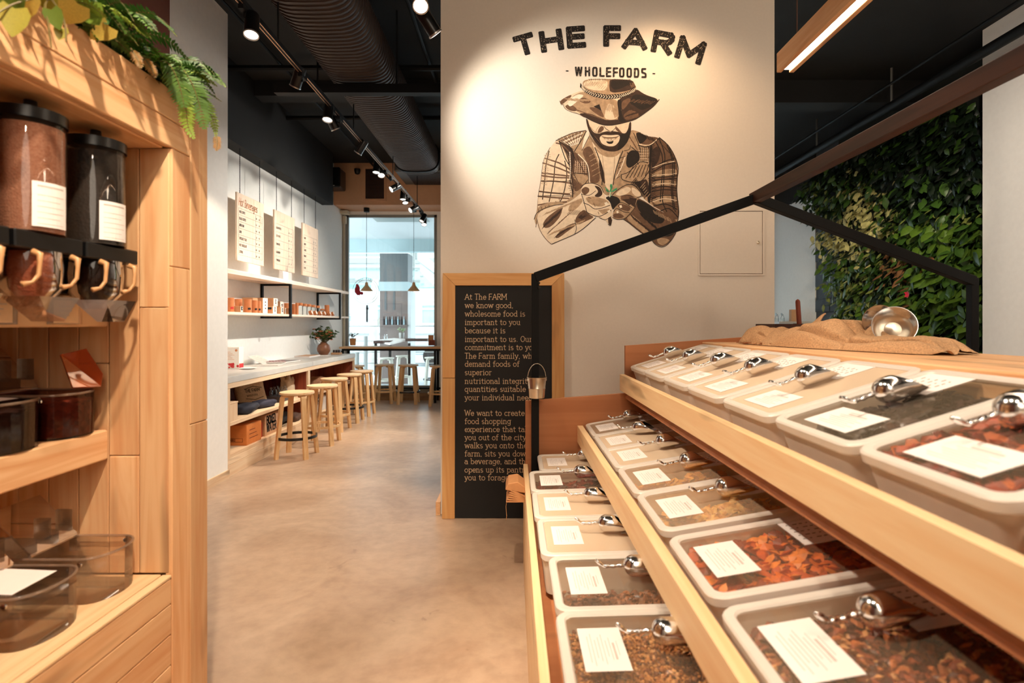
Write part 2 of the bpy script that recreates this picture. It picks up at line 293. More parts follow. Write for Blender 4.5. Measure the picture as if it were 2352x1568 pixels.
CAP = {
 'A': (.8, [[(.04, 0), (.4, 1), (.76, 0)], [(.17, .34), (.63, .34)]]), 'B': (.68, [[(.08, 0), (.08, 1), (.36, 1)] + arc(.36, .77, .22, .23, 90, -90, 7) + [(.08, .54)], [(.36, .54)] + arc(.36, .27, .26, .27, 90, -90, 7) + [(.08, 0)]]),
 'C': (.72, [arc(.4, .5, .33, .5, 45, 315, 12)]), 'D': (.74, [[(.08, 0), (.08, 1), (.3, 1)] + arc(.3, .5, .36, .5, 90, -90, 10) + [(.08, 0)]]),
 'E': (.62, [[(.56, 1), (.08, 1), (.08, 0), (.56, 0)], [(.08, .52), (.5, .52)]]), 'F': (.6, [[(.56, 1), (.08, 1), (.08, 0)], [(.08, .5), (.48, .5)]]),
 'G': (.76, [arc(.4, .5, .33, .5, 45, 330, 12) + [(.7, .45), (.45, .45)]]), 'H': (.76, [[(.08, 0), (.08, 1)], [(.68, 0), (.68, 1)], [(.08, .52), (.68, .52)]]),
 'I': (.26, [[(.13, 0), (.13, 1)]]), 'J': (.5, [[(.4, 1), (.4, .2)] + arc(.22, .2, .18, .2, 0, -150, 6)]), 'K': (.7, [[(.08, 0), (.08, 1)], [(.62, 1), (.08, .42)], [(.26, .6), (.66, 0)]]),
 'L': (.58, [[(.08, 1), (.08, 0), (.54, 0)]]), 'M': (.94, [[(.08, 0), (.08, 1), (.47, .3), (.86, 1), (.86, 0)]]), 'N': (.78, [[(.08, 0), (.08, 1), (.7, 0), (.7, 1)]]),
 'O': (.78, [arc(.39, .5, .33, .5, 0, 360, 18)]), 'P': (.66, [[(.08, 0), (.08, 1), (.36, 1)] + arc(.36, .74, .24, .26, 90, -90, 7) + [(.08, .48)]]), 'Q': (.78, [arc(.39, .5, .33, .5, 0, 360, 18), [(.5, .2), (.74, -.06)]]),
 'R': (.72, [[(.08, 0), (.08, 1), (.38, 1)] + arc(.38, .75, .25, .25, 90, -90, 7) + [(.08, .5)], [(.34, .5), (.66, 0)]]), 'S': (.64, [arc(.32, .75, .24, .25, 40, 270, 9) + arc(.32, .25, .26, .25, 90, -140, 9)]),
 'T': (.66, [[(.02, 1), (.64, 1)], [(.33, 1), (.33, 0)]]), 'U': (.74, [[(.08, 1), (.08, .3)] + arc(.37, .3, .29, .3, 180, 360, 9) + [(.66, 1)]]), 'V': (.74, [[(.04, 1), (.37, 0), (.7, 1)]]),
 'W': (1.04, [[(.04, 1), (.28, 0), (.52, .9), (.76, 0), (1., 1)]]), 'X': (.7, [[(.06, 1), (.64, 0)], [(.64, 1), (.06, 0)]]), 'Y': (.7, [[(.04, 1), (.35, .46), (.66, 1)], [(.35, .46), (.35, 0)]]), 'Z': (.64, [[(.06, 1), (.58, 1), (.06, 0), (.58, 0)]]),
}
for i, ch in enumerate('0123456789'):
    CAP[ch] = (.6, {0: [arc(.3, .5, .24, .5, 0, 360, 14)], 1: [[(.12, .8), (.32, 1), (.32, 0)]], 2: [arc(.3, .74, .23, .26, 170, -30, 8) + [(.06, 0), (.54, 0)]], 3: [arc(.28, .75, .22, .25, 140, -90, 8) + arc(.28, .25, .25, .25, 90, -140, 8)], 4: [[(.44, 0), (.44, 1), (.04, .3), (.58, .3)]],
                    5: [[(.5, 1), (.1, 1), (.1, .56)] + arc(.28, .3, .26, .3, 110, -140, 9)], 6: [arc(.3, .3, .24, .3, 0, 360, 12), [(.06, .3), (.2, .8), (.44, 1)]], 7: [[(.06, 1), (.54, 1), (.2, 0)]], 8: [arc(.3, .75, .2, .25, 0, 360, 12), arc(.3, .25, .25, .25, 0, 360, 12)], 9: [arc(.3, .7, .24, .3, 0, 360, 12), [(.54, .7), (.4, .2), (.16, 0)]]}[i])
SERIFCAP = {'A': [(.04, 0), (.76, 0)], 'T': [(.33, 0)], 'F': [(.08, 0)], 'R': [(.08, 0), (.66, 0)], 'M': [(.08, 0), (.86, 0), (.08, 1), (.86, 1)], 'W': [(.04, 1), (1., 1)], 'O': []}
def glyph(ch, serif=False):
    if ch in LOW: return LOW[ch]
    wd, s = CAP.get(ch, CAP['O'])
    if serif and ch in SERIFCAP: s = slab(s, SERIFCAP[ch])
    return wd, s
def seg_quads(mb, pts2, T, wd, m=0, square=False):     # pts2 in 2D, T maps 2D to 3D
    for i in range(len(pts2) - 1):
        a, b = Vector(pts2[i]), Vector(pts2[i + 1]); d = b - a
        if d.length < 1e-6: continue
        d.normalize(); n = Vector((-d.y, d.x)) * wd / 2
        e = d * wd * (.5 if square else .3)
        a2, b2 = a - e, b + e
        mb.add([T(a2 - n), T(b2 - n), T(b2 + n), T(a2 + n)], [(0, 1, 2, 3)], m)
def text_width(s, track=0, serif=False): return sum(glyph(c, serif)[0] + track for c in s)
def text(mb, s, o, ux, uy, size, wd=.09, sx=1.0, track=.04, m=0, serif=False, shear=0, align=0):
    o, ux, uy = Vector(o), Vector(ux), Vector(uy); x = -align * text_width(s, track, serif) * sx
    for ch in s:
        w_, strokes = glyph(ch, serif)
        for pts in strokes:
            seg_quads(mb, [((x + (p[0] + shear * p[1]) * sx) * size, p[1] * size) for p in pts], lambda q: o + ux * q[0] + uy * q[1], wd * size, m)
        x += (w_ + track) * sx
    return x * size
# ---------------------------------------------------------------- the room
CEIL = 4.26
struct('floor', box(-3.9, -3.2, -.1, 5.2, 10.22, 0), floorM)
struct('ceiling', box(-3.9, -3.2, CEIL, 5.2, 10.3, CEIL + .1), black_c)
struct('wall_left', box(-3.5, 4.96, 0, -3.27, 10.2, CEIL), white)
struct('wall_left_upper', box(-3.268, 4.962, 3.395, -3.085, 9.0, CEIL), black_c)
struct('wall_left_stub', box(-3.5, 4.06, 0, -2.668, 4.96, CEIL), white)
struct('wall_left_front', box(-3.5, -3.2, 0, -2.62, 4.06, CEIL), brownwall)
struct('wall_rear', box(-3.5, -3.3, 0, 5.2, -3.1, CEIL), cream)
struct('wall_right', box(4.75, 8.63, 0, 5.1, 10.2, 3.5), white)
struct('wall_right_upper', box(4.74, 8.63, 3.5, 5.1, 10.2, CEIL), black_c)
struct('wall_right_stub', box(4.5, -3.2, 0, 5.1, 5.23, CEIL), white)
blockM = mat('charcoal_block_paint', srgb(62, 66, 72), .7, noise=.12, scale=40, bump=.4)
wb = struct('wall_right_block', box(4.765, 5.23, 0, 5.1, 8.63, CEIL), blockM)
me_full = box(0, 0, 0, .02, .39, .19).mesh('block', blockM)
for r_ in range(4, 13):                                   # block courses where the planting leaves them bare
    for k in range(5):
        y0 = 8.63 - .4 * (k + 1) + (.2 if r_ % 2 else 0)
        if y0 + .39 > 8.63: continue
        ob('block', me_full, wb, (4.747, y0 + .005, r_ * .2 + .005), bevel=.004)
wp = struct('wall_pillar', box(-.578, 4.03, 0, 1.914, 4.62, CEIL), cream)
struct('baseboard_left', box(-2.668, 4.06, 0, -2.652, 4.962, .078), palewoodY)
struct('baseboard_pillar', box(-.61, 4.0, 0, -.578, 4.62, .098), pineY)
struct('wall_bulkhead', box(-3.262, 9.55, 3.52, 1.85, 10.1, CEIL), tanwall)
struct('wall_window_head', box(-3.27, 10.1, 3.46, 4.75, 10.25, CEIL), white)
for i, (a, b_) in enumerate(((-3.27, -3.235), (-1.515, -1.44), (1.5, 1.58), (4.7, 4.75))):
    struct('trim_%d' % (i + 1), box(a, 10.08, .12, b_, 10.22, 3.46), white)
sill = mat('oak_sill', srgb(150, 112, 78), .5, noise=.15, scale=12)
struct('trim_5', box(-3.27, 9.99, 0, 4.75, 10.22, .06), sill)
struct('trim_6', box(-3.27, 10.03, .06, 4.75, 10.22, .125), sill)
for i, (a, b_) in enumerate(((-3.235, -1.515), (-1.44, 1.5), (1.58, 4.7))):
    fr = MB()
    for q in ((a, .125, a + .055, 3.46), (b_ - .06, .125, b_, 3.46)): fr.box(q[0], 10.12, q[1], q[2], 10.18, q[3])
    fr.box(a, 10.12, .125, b_, 10.18, .26); fr.box(a, 10.12, 3.41, b_, 10.18, 3.46)
    wn = struct('window_%d' % (i + 1), fr, greyM)
    ob('pane', box(a + .055, 10.148, .26, b_ - .06, 10.156, 3.41), wn, mats=glassM)
# blind fittings and conduit at the left end of the window
b = MB().tube([(-3.245, 10.06, .95), (-3.245, 10.06, 3.3)], .018, 8); b.box(-3.26, 10.02, 3.28, -3.2, 10.09, 3.42)
tag(ob('window_conduit', b, mats=mat('putty_plastic', srgb(206, 194, 170), .6)), 'putty coloured conduit running up the left edge of the shop window', 'conduit')
b = box(-3.265, 9.9, 3.44, -3.13, 10.06, 3.50)
tag(ob('sensor_box', b, mats=mat('putty_sensor', srgb(206, 196, 172), .6)), 'small putty coloured box tucked under the tan bulkhead at the window', 'sensor')

# ceiling services over the cafe side
d = MB(); prof = []
hw, hh = .31, .21
for k in range(28):
    a = 2 * math.pi * k / 28; c, s_ = math.cos(a), math.sin(a)
    prof.append((math.copysign(abs(c) ** .55, c) * hw, math.copysign(abs(s_) ** .75, s_) * hh))
y = .6; rows = []
while y < 7.9:
    for dy, sc in ((0, 1), (.018, 1), (.026, .965), (.044, .965)): rows.append((y + dy, sc))
    y += .052
vs = [(-1.45 + px * sc, yy, 3.81 + pz * sc) for yy, sc in rows for px, pz in prof]; n = 28
d.add(vs, [(i * n + j, i * n + (j + 1) % n, (i + 1) * n + (j + 1) % n, (i + 1) * n + j) for i in range(len(rows) - 1) for j in range(n)])
dt = thing('air_duct', 'large dark ribbed flat oval air duct running under the black ceiling', 'duct', (0, 0, 0))
ob('duct_body', d, dt, mats=duct_m, smooth=True)
for yy in (2.9, 7.72): ob('duct_flange', MB().add([(-1.45 + px * 1.06, yy + e, 3.81 + pz * 1.06) for e in (0, .05) for px, pz in prof], [(j, (j + 1) % n, n + (j + 1) % n, n + j) for j in range(n)] + [tuple(range(n)), tuple(range(n, 2 * n))]), dt, mats=blackM)
sup = thing('duct_support', 'black steel strut carrying the ribbed duct near the middle of its run', 'bracket', (-1.2, 4.9, 3.5))
ob('strut', box(-1.0, -.04, 0, .62, .04, .08), sup, mats=blackM)
for x_ in (-.62, .1): ob('hanger_rod', MB().tube([(x_, 0, .08), (x_, 0, .76)], .008, 6), sup, mats=blackM)
ac = thing('ceiling_air_unit', 'dark ceiling air conditioning cassette with slatted grille beyond the duct', 'air conditioner', (-1.55, 9.0, 3.84))
ob('casing', box(-.42, -.42, 0, .42, .42, .3), ac, bevel=.02, mats=mat('dark_grey_casing', srgb(74, 70, 66), .5))
g = MB()
for k in range(15): g.box(-.24, -.36 + k * .05, -.016, .3, -.335 + k * .05, -.002)
tag(ob('grille', g, ac, mats=duct_m), kind='stuff')
for i, (x_, lab) in enumerate(((-.95, 'black conduit along the ceiling right of the ribbed duct'), (-2.55, 'black conduit along the ceiling left of the track light'))):
    tag(ob('ceiling_conduit', MB().tube([(x_, 1.2, 4.2), (x_, 9.5, 4.2)], .018, 8), mats=blackM), lab, 'pipe')
for y_, z_, lab in ((5.75, 4.14, 'black cross pipe above the duct just behind the strut'), (7.2, 4.16, 'farther black cross pipe above the ribbed duct')):
    tag(ob('cross_pipe', MB().tube([(-3.25, y_, z_), (-.6, y_, z_)], .03, 8), mats=blackM), lab, 'pipe')
struct('trim_7', box(-3.08, 6.3, 4.08, -.58, 6.5, CEIL), black_c); struct('trim_8', box(1.92, 6.3, 4.0, 4.74, 6.55, CEIL), black_c)
spk = thing('wall_speaker', 'black loudspeaker on the black wall beside the tan bulkhead', 'speaker', (-3.12, 9.25, 3.72))
ob('cabinet', box(-.12, -.16, 0, .12, .16, .34), spk, bevel=.02, mats=blackS); ob('bracket', box(-.15, -.04, .1, -.11, .04, .24), spk, mats=blackM)
ob('badge', box(.0, -.162, .02, .03, -.159, .03), spk, mats=paper)
cctv = thing('security_camera', 'small black dome camera on the top edge of the tan bulkhead', 'camera', (-2.83, 9.5, 4.1)); ob('dome', MB().lathe([(.0, -.06), (.04, -.045), (.055, 0), (.055, .04), (0, .04)], 14), cctv, mats=blackS, smooth=True)
vt = thing('wall_vent', 'dark louvred vent set in the tan bulkhead above the window', 'vent', P(861, 422, 9.545))
ob('backing', box(-.165, -.002, -.26, .165, .01, .26), vt, mats=duct_m)
fr = MB()
for q in ((-.2, -.31, .2, -.27), (-.2, .27, .2, .31), (-.2, -.27, -.165, .27), (.165, -.27, .2, .27)): fr.box(q[0], -.015, q[1], q[2], .01, q[3])
ob('frame', fr, vt, mats=tanwall)
g = MB()
for k in range(26): g.add([(-.165, -.012, -.262 + k * .0205), (.165, -.012, -.262 + k * .0205), (.165, 0, -.25 + k * .0205), (-.165, 0, -.25 + k * .0205)], [(0, 1, 2, 3)])
tag(ob('louvre', g, vt, mats=brownwall), kind='stuff')

# track light over the aisle
lensM = mat('lit_lens', (1, .95, .9, 1), .3, noise=0, emit=(1, .9, .82), es=14); lensD = mat('dim_lens', (1, .9, .8, 1), .3, noise=0, emit=(1, .82, .7), es=1.5)
silver_lip = mat('silver_lip', srgb(190, 186, 182), .3, .9)
tr = thing('light_track', 'long black ceiling light track running down the cafe aisle', 'track', (-1.645, 5.4, 3.32))
ob('rail', box(-.018, -3.9, 0, .018, 3.9, .03), tr, mats=blackM)
for k in (-1, 1): ob('conductor', box(k * .012 - .003, -3.9, -.003, k * .012 + .003, 3.9, .0), tr, mats=mat('copper_strip', srgb(190, 150, 120), .35, .8))
for yy in (-3.4, -1.7, 0, 1.7, 3.4): ob('hanger', MB().tube([(0, yy, .03), (0, yy, .94)], .006, 6), tr, mats=blackM)
def spot(track, lens, label, aim, on=1, energy=0, group='spotlights on the aisle track', L=.15, r=.042, angle=48):
    lens = Vector(lens); d = (Vector(aim) - lens).normalized(); top = Vector(track)
    t = thing('track_spotlight', label, 'spotlight', top, 0, group)
    q = d.to_track_quat('Z', 'Y').to_matrix(); rel = lens - top
    ob('housing', MB().lathe([(0, -L), (r * .9, -L), (r, -L + .01), (r, 0), (r * .93, 0), (r * .9, -.02)], 18, rel, M=q), t, mats=blackS, smooth=True)
    ob('rim', MB().lathe([(r * 1.0, -.006), (r * 1.06, -.004), (r * 1.06, .004), (r * .92, .004)], 18, rel, M=q), t, mats=silver_lip, smooth=True)
    ob('lens', MB().lathe([(r * .92, -.008), (0, -.004)], 18, rel, M=q), t, mats=lensM if on else lensD)
    mid = rel - d * L * .55
    ob('arm', MB().tube([(0, 0, -.02), (0, 0, -.05), mid], .009, 8), t, mats=blackM)
    ob('adapter', box(-.016, -.05, -.03, .016, .05, 0), t, mats=blackM)
    if energy: lamp('spot_light', 'SPOT', lens + d * .012, aim, energy, WARM, .03, angle, .5)
TX, TZ = -1.645, 3.32
S = [(3.25, (577, 80, 3.25), (-1.35, 2.35, 0), 1, 60, 'nearest of the lit spotlights, just right of the white column'),
     (4.12, (678, 199, 4.15), (-3.1, 5.2, .8), 0, 60, 'black spotlight hanging beside the duct strut, turned to the left wall'),
     (4.76, (752, 275, 4.72), (-1.7, 3.8, 0), 1, 160, 'lit spotlight facing the viewer, first beyond the duct strut'),
     (4.98, (771, 297, 4.98), (-.6, 6.4, .5), 0, 0, 'dark spotlight turned away, close behind a lit one beyond the strut'),
     (5.72, (822, 351, 5.7), (-3.1, 6.2, 1.3), 1, 90, 'spotlight aimed at the first menu board'),
     (6.72, (864, 396, 6.6), (-1.9, 6.0, 0), 1, 160, 'lit spotlight in front of the wall vent, left of a pair'),
     (7.0, (876, 403, 6.95), (-1.2, 5.0, 0), 1, 0, 'lit spotlight in front of the wall vent, right of a pair'),
     (7.35, (898, 435, 7.35), (-3.1, 6.4, 2.2), 1, 45, 'spotlight beside the vent turned to the second menu board'),
     (8.0, (925, 458, 7.9), (-1.9, 7.6, 0), 1, 150, 'lit spotlight below the air unit, left of a pair'),
     (8.2, (931, 466, 8.15), (-1.2, 7.0, 0), 1, 0, 'lit spotlight below the air unit, right of a pair'),
     (8.6, (942, 483, 8.6), (-3.1, 7.3, 2.1), 1, 45, 'spotlight near the track end turned to the left wall'),
     (9.1, (968, 508, 9.05), (-2.6, 7.6, .6), 0, 0, 'black spotlight at the track end in front of the window'),
     (9.25, (974, 516, 9.2), (-1.4, 7.4, 0), 1, 0, 'last small lit spotlight at the end of the track')]
for yy, lp, aim, on, en, lab in S: spot((TX, yy, TZ), P(*lp), lab, aim, on, en)
t2 = thing('light_track', 'short black light track beside the corner of the pillar wall', 'track', (-.60, 2.6, 3.46))
ob('rail', box(-.018, -1.3, 0, .018, 1.2, .03), t2, mats=blackM); ob('hanger', MB().tube([(0, 0, .03), (0, 0, .8)], .006, 6), t2, mats=blackM)
spot((-.60, 3.22, 3.46), P(966, 14, 3.24), 'lit spotlight at the pillar corner facing down to the viewer', (-.2, 1.6, 1.0), 1, 0, 'spotlights beside the pillar', r=.046)
spot((-.60, 3.42, 3.46), P(1000, 78, 3.42), 'spotlight at the pillar corner aimed down across the mural', (.35, 4.03, 2.05), 1, 0, 'spotlights beside the pillar', r=.046)
lamp('mural_light', 'SPOT', P(1004, 84, 3.12), (.20, 4.03, 2.85), 46, (1, .86, .70), .04, 88, .6)

# right side: wooden pendant light, pipes
pd = thing('linear_pendant', 'long wooden pendant light with a glowing strip underneath, over the bulk bins', 'light', (1.395, 2.82, 2.73))
ob('side_board', box(-.045, -3.4, 0, -.02, 0, .10), pd, mats=pineY, bevel=.002); ob('side_board', box(.02, -3.4, 0, .045, 0, .10), pd, mats=pineY, bevel=.002)
ob('top_board', box(-.02, -3.4, .06, .02, 0, .10), pd, mats=pineY)
ob('light_strip', box(-.0195, -3.39, .012, .0195, -.01, .03), pd, mats=mat('glowing_strip', (1, .95, .9, 1), .4, noise=0, emit=(1, .86, .68), es=15))
for yy in (-.12, -1.7, -3.2):
    ob('cable', MB().tube([(0, yy, .1), (0, yy, CEIL - 2.73)], .003, 6), pd, mats=mat('brown_flex', srgb(90, 58, 44), .7)); ob('cable_clamp', box(-.02, yy - .02, .1, .02, yy + .02, .125), pd, mats=blackM)
for X_, Z_, r_, lab in ((4.15, 3.84, .048, 'black pipe under the ceiling along the right hand wall'), (3.9, 3.93, .016, 'thin black conduit beside the pipe on the right')):
    tag(ob('ceiling_pipe', MB().tube([(X_, .2, Z_), (X_, 9.4, Z_)], r_, 10), mats=blackM, smooth=True), lab, 'pipe')
for k, (yy, lab) in enumerate(((6.0, 'pale pipe clip above the ridge beam, nearer one'), (7.5, 'pale pipe clip above the ridge beam, farther one'))):
    tag(ob('pipe_hanger', MB().tube([(4.15, yy, 3.88), (4.15, yy, CEIL)], .012, 6), mats=greyM), lab, 'pipe clip')
# access panel on the pillar
ap = thing('access_panel', 'square cream access panel with a small round lock on the pillar wall', 'panel', P(1679, 557, 4.03))
fr = MB(); s_ = .247
for q in ((-s_, -s_, s_, -s_ + .012), (-s_, s_ - .012, s_, s_), (-s_, -s_ + .012, -s_ + .012, s_ - .012), (s_ - .012, -s_ + .012, s_, s_ - .012)): fr.box(q[0], -.008, q[1], q[2], .0, q[3])
ob('frame', fr, ap, mats=cream); ob('door', box(-s_ + .016, -.005, -s_ + .016, s_ - .016, 0, s_ - .016), ap, mats=cream, bevel=.001)
ob('shadow_gap', box(-s_ + .011, -.001, -s_ + .011, s_ - .011, 0, s_ - .011), ap, mats=mat('dark_gap', srgb(96, 66, 44), .9))
ob('lock', MB().lathe([(.0, 0), (.011, 0), (.013, .006), (.007, .008), (.005, .004), (0, .004)], 14, (.2, -.005, 0), M=Matrix.Rotation(R(90), 3, 'X')), ap, mats=galv, smooth=True)
# ---------------------------------------------------------------- mural painted on the pillar
tones = [mat('mural_' + n, c, (.8), noise=.10 if n in ('cream', 'pale') else .24, scale=34) for n, c in (('cream', srgb(226, 208, 182)), ('tan', srgb(172, 145, 116)), ('brown', srgb(104, 77, 58)), ('umber', srgb(56, 38, 29)), ('black', srgb(28, 20, 17)), ('green', srgb(58, 150, 104)), ('pale', srgb(236, 226, 208)))]
mural = thing('wall_mural', 'brown painted mural of a bearded man in a felt hat on the pillar wall', 'mural', (.3, 4.03, 2.2))
LY = [0]
def WP(px, py, lift): q = P(px, py, 4.03); return (q.x - .3, -.0003 - lift * .000006, q.z - 2.2)
class Paint:      # flat paint: later strokes lie over earlier ones
    def __init__(s, x0, y0, k): s.mb = MB(); s.x0, s.y0, s.k = x0, y0, k
    def w(s, p): return WP(s.x0 + p[0] / s.k, s.y0 + p[1] / s.k, LY[0])
    def poly(s, m, *pts, sm=True):
        LY[0] += 1; pts = list(pts)
        if sm and len(pts) > 4:
            for _ in range(2):
                q = []
                for i in range(len(pts)):
                    a, b = pts[i], pts[(i + 1) % len(pts)]
                    q += [(a[0] * .78 + b[0] * .22, a[1] * .78 + b[1] * .22), (a[0] * .22 + b[0] * .78, a[1] * .22 + b[1] * .78)]
                pts = q
        s.mb.poly([s.w(p) for p in pts], m)
    def line(s, m, wd, *pts, taper=False):
        LY[0] += .25; pts = [Vector(p) for p in pts]
        if len(pts) > 2:
            q = []
            for i in range(len(pts) - 1):
                p0, p1, p2, p3 = pts[max(i - 1, 0)], pts[i], pts[i + 1], pts[min(i + 2, len(pts) - 1)]
                for t in (0, .33, .66): q.append(.5 * (2 * p1 + (p2 - p0) * t + (2 * p0 - 5 * p1 + 4 * p2 - p3) * t * t + (3 * p1 - p0 - 3 * p2 + p3) * t ** 3))
            pts = q + [pts[-1]]
        n = len(pts); L_, R_ = [], []
        for i, p in enumerate(pts):
            d = pts[min(i + 1, n - 1)] - pts[max(i - 1, 0)]; d = d.normalized() if d.length else Vector((1, 0)); nn = Vector((-d.y, d.x)) * wd / 2
            if taper: nn *= max(.15, math.sin(math.pi * (i + .3) / (n - .4)))
            L_.append(s.w(p + nn)); R_.append(s.w(p - nn))
        for i in range(n - 1): s.mb.add([L_[i], L_[i + 1], R_[i + 1], R_[i]], [(0, 1, 2, 3)], m)
    def hatch(s, m, wd, a, b, n, ln, ang, jit=.4):
        for k in range(n):
            t = (k + rnd.random() * jit) / n; c = Vector(a).lerp(Vector(b), t); d = Vector((math.cos(R(ang)), math.sin(R(ang)))) * ln * (.6 + .6 * rnd.random())
            s.line(m, wd, c - d / 2, c + d / 2)
    def done(s, name, label=None): return tag(ob(name, s.mb, mural, mats=tones), label)
K = (1200, 170, 3.92)
# shirt
p = Paint(*K)
p.poly(1, (575,505),(510,520),(440,535),(320,580),(250,660),(190,780),(165,960),(140,1100),(130,1230),(105,1310),(125,1370),(160,1270),(240,1190),(380,1172),(470,1120),(540,1060),(545,1010),(600,985),(680,1000),(740,1090),(800,1095),(850,1050),(930,1000),(1000,1000),(1060,1050),(1080,1110),(1160,1180),(1250,1230),(1340,1290),(1400,1340),(1408,1240),(1390,1110),(1402,850),(1370,740),(1310,640),(1230,570),(1120,560),(1040,515),(975,500),(960,560),(900,640),(840,690),(700,665),(620,570))
p.poly(0, (300,600),(230,690),(185,800),(165,960),(145,1090),(135,1230),(260,1165),(400,1150),(450,1080),(440,960),(430,830),(380,700),(330,610))
p.poly(2, (1040,520),(1120,560),(1230,570),(1310,640),(1370,740),(1402,850),(1390,1110),(1408,1240),(1395,1330),(1250,1230),(1160,1175),(1140,1000),(1150,800),(1140,650),(1080,640),(1020,560))
p.poly(2, (460,680),(520,740),(575,800),(590,890),(580,960),(480,1080),(440,960),(450,840))
p.poly(3, (330,600),(400,640),(460,680),(470,760),(450,860),(430,930),(440,840),(420,740),(370,660))
p.poly(4, (1140,650),(1175,640),(1160,780),(1150,900),(1160,1020),(1150,1180),(1120,1130),(1140,960))
p.poly(4, (930,820),(940,720),(985,680),(1050,700),(1060,770),(1010,820),(960,850))
p.poly(4, (1020,520),(1090,545),(1130,575),(1060,640),(1030,580))
p.poly(3, (1160,690),(1220,640),(1250,690),(1220,800),(1160,860))
p.poly(3, (1000,980),(1060,960),(1130,940),(1140,1120),(1080,1080),(1040,1010))
p.poly(1, (960,880),(1060,790),(1130,790),(1140,860),(1080,960),(1000,975),(900,950),(890,905))
p.poly(1, (1160,900),(1250,860),(1390,850),(1390,910),(1250,930),(1170,945))
p.poly(1, (1160,980),(1250,950),(1390,960),(1385,1010),(1250,1000),(1170,1020))
p.poly(1, (1160,1130),(1250,1080),(1385,1090),(1390,1160),(1290,1150),(1200,1180))
p.poly(1, (460,890),(580,900),(590,960),(530,1010),(450,930))
p.poly(0, (620,590),(660,660),(760,745),(840,740),(890,690),(850,830),(820,980),(795,1060),(745,1010),(720,900),(660,720))
p.poly(1, (640,640),(700,700),(770,735),(840,720),(900,650),(890,700),(840,745),(760,750),(680,710))
p.poly(3, (690,740),(730,860),(750,1000),(715,960),(690,860))
p.poly(1, (570,505),(610,540),(560,680),(500,720),(465,700),(480,640),(540,580))
p.poly(6, (580,505),(606,545),(560,650),(535,690),(545,600))
p.poly(2, (600,640),(640,700),(690,840),(700,980),(600,985),(590,820),(530,690))
p.poly(1, (975,500),(1020,560),(1040,640),(1065,700),(1030,695),(975,650),(960,570))
p.poly(1, (880,700),(920,690),(930,780),(890,860),(840,960),(830,900))
for i in range(7):        # plaid of the shoulder yoke
    t = i / 6; p.line(6, 7, (330 + 210 * t, 585 - 75 * t), (440 + 60 * t, 650 - 20 * t)); p.line(2, 5, (345 + 200 * t, 590 - 75 * t), (450 + 60 * t, 650 - 20 * t))
p.line(6, 6, (370,610), (545,530)); p.line(6, 6, (410,630), (530,570)); p.line(2, 7, (350,600), (540,515)); p.line(2, 8, (390,620), (540,548))
# plaid of the left sleeve
for pts in (((330,600),(400,720),(430,860),(455,1010),(450,1110)), ((240,690),(210,830),(200,960),(180,1130)), ((330,720),(295,800),(280,960),(240,1150)), ((380,780),(400,900),(370,1080),(330,1160))): p.line(3, 9, *pts)
for pts in (((300,620),(360,640),(440,720)), ((200,760),(330,800),(430,860)), ((180,800),(320,845),(430,890)), ((175,890),(300,905),(440,920)), ((170,915),(300,930),(440,935)), ((165,965),(300,965),(450,985)), ((150,1055),(270,1070),(430,1080)), ((140,1100),(260,1110),(420,1120)), ((135,1180),(260,1160),(400,1150))): p.line(2, 13, *pts)
for pts in (((170,962),(300,968),(440,962)), ((135,1100),(240,1096),(440,1100)), ((150,1060),(300,1075),(440,1092))): p.line(4, 5, *pts)
p.line(4, 8, (330,600), (385,760), (425,830), (430,960), (455,1080)); p.line(6, 9, (425,700), (432,840), (425,950))
p.poly(1, (130,1225),(160,1180),(270,1150),(390,1150),(260,1195),(170,1240),(120,1330)); 
for i in range(8): p.line(2, 6, (150 + 30 * i, 1245 - 22 * i + 8), (140 + 32 * i, 1205 - 12 * i + 5))
p.line(4, 6, (105,1310), (135,1245), (250,1190), (380,1172)); p.line(3, 5, (120,1380), (135,1300), (165,1240))
# plaid of the right sleeve
for pts in (((1230,580),(1280,720),(1275,860),(1270,1010),(1260,1140),(1300,1240)), ((1200,610),(1255,720),(1262,860),(1250,1000),(1240,1150)), ((1300,640),(1345,760),(1352,900),(1340,1050),(1360,1220)), ((1320,660),(1362,780),(1366,900),(1352,1060),(1376,1240))): p.line(4, 9, *pts)
for pts in (((1165,860),(1270,790),(1370,760)), ((1160,890),(1280,820),(1385,800)), ((1160,935),(1280,925),(1395,915)), ((1160,958),(1280,948),(1390,940)), ((1165,1030),(1280,1010),(1390,1030)), ((1165,1060),(1270,1040),(1390,1050)), ((1165,1120),(1280,1090),(1390,1100)), ((1180,1190),(1290,1170),(1395,1220)), ((1240,1235),(1320,1210),(1400,1290))): p.line(4, 9, *pts); 
for pts in (((1170,848),(1270,805),(1370,785)), ((1165,915),(1280,905),(1390,895)), ((1165,1000),(1280,985),(1390,995)), ((1170,1150),(1280,1120),(1390,1140))): p.line(0, 7, *pts)
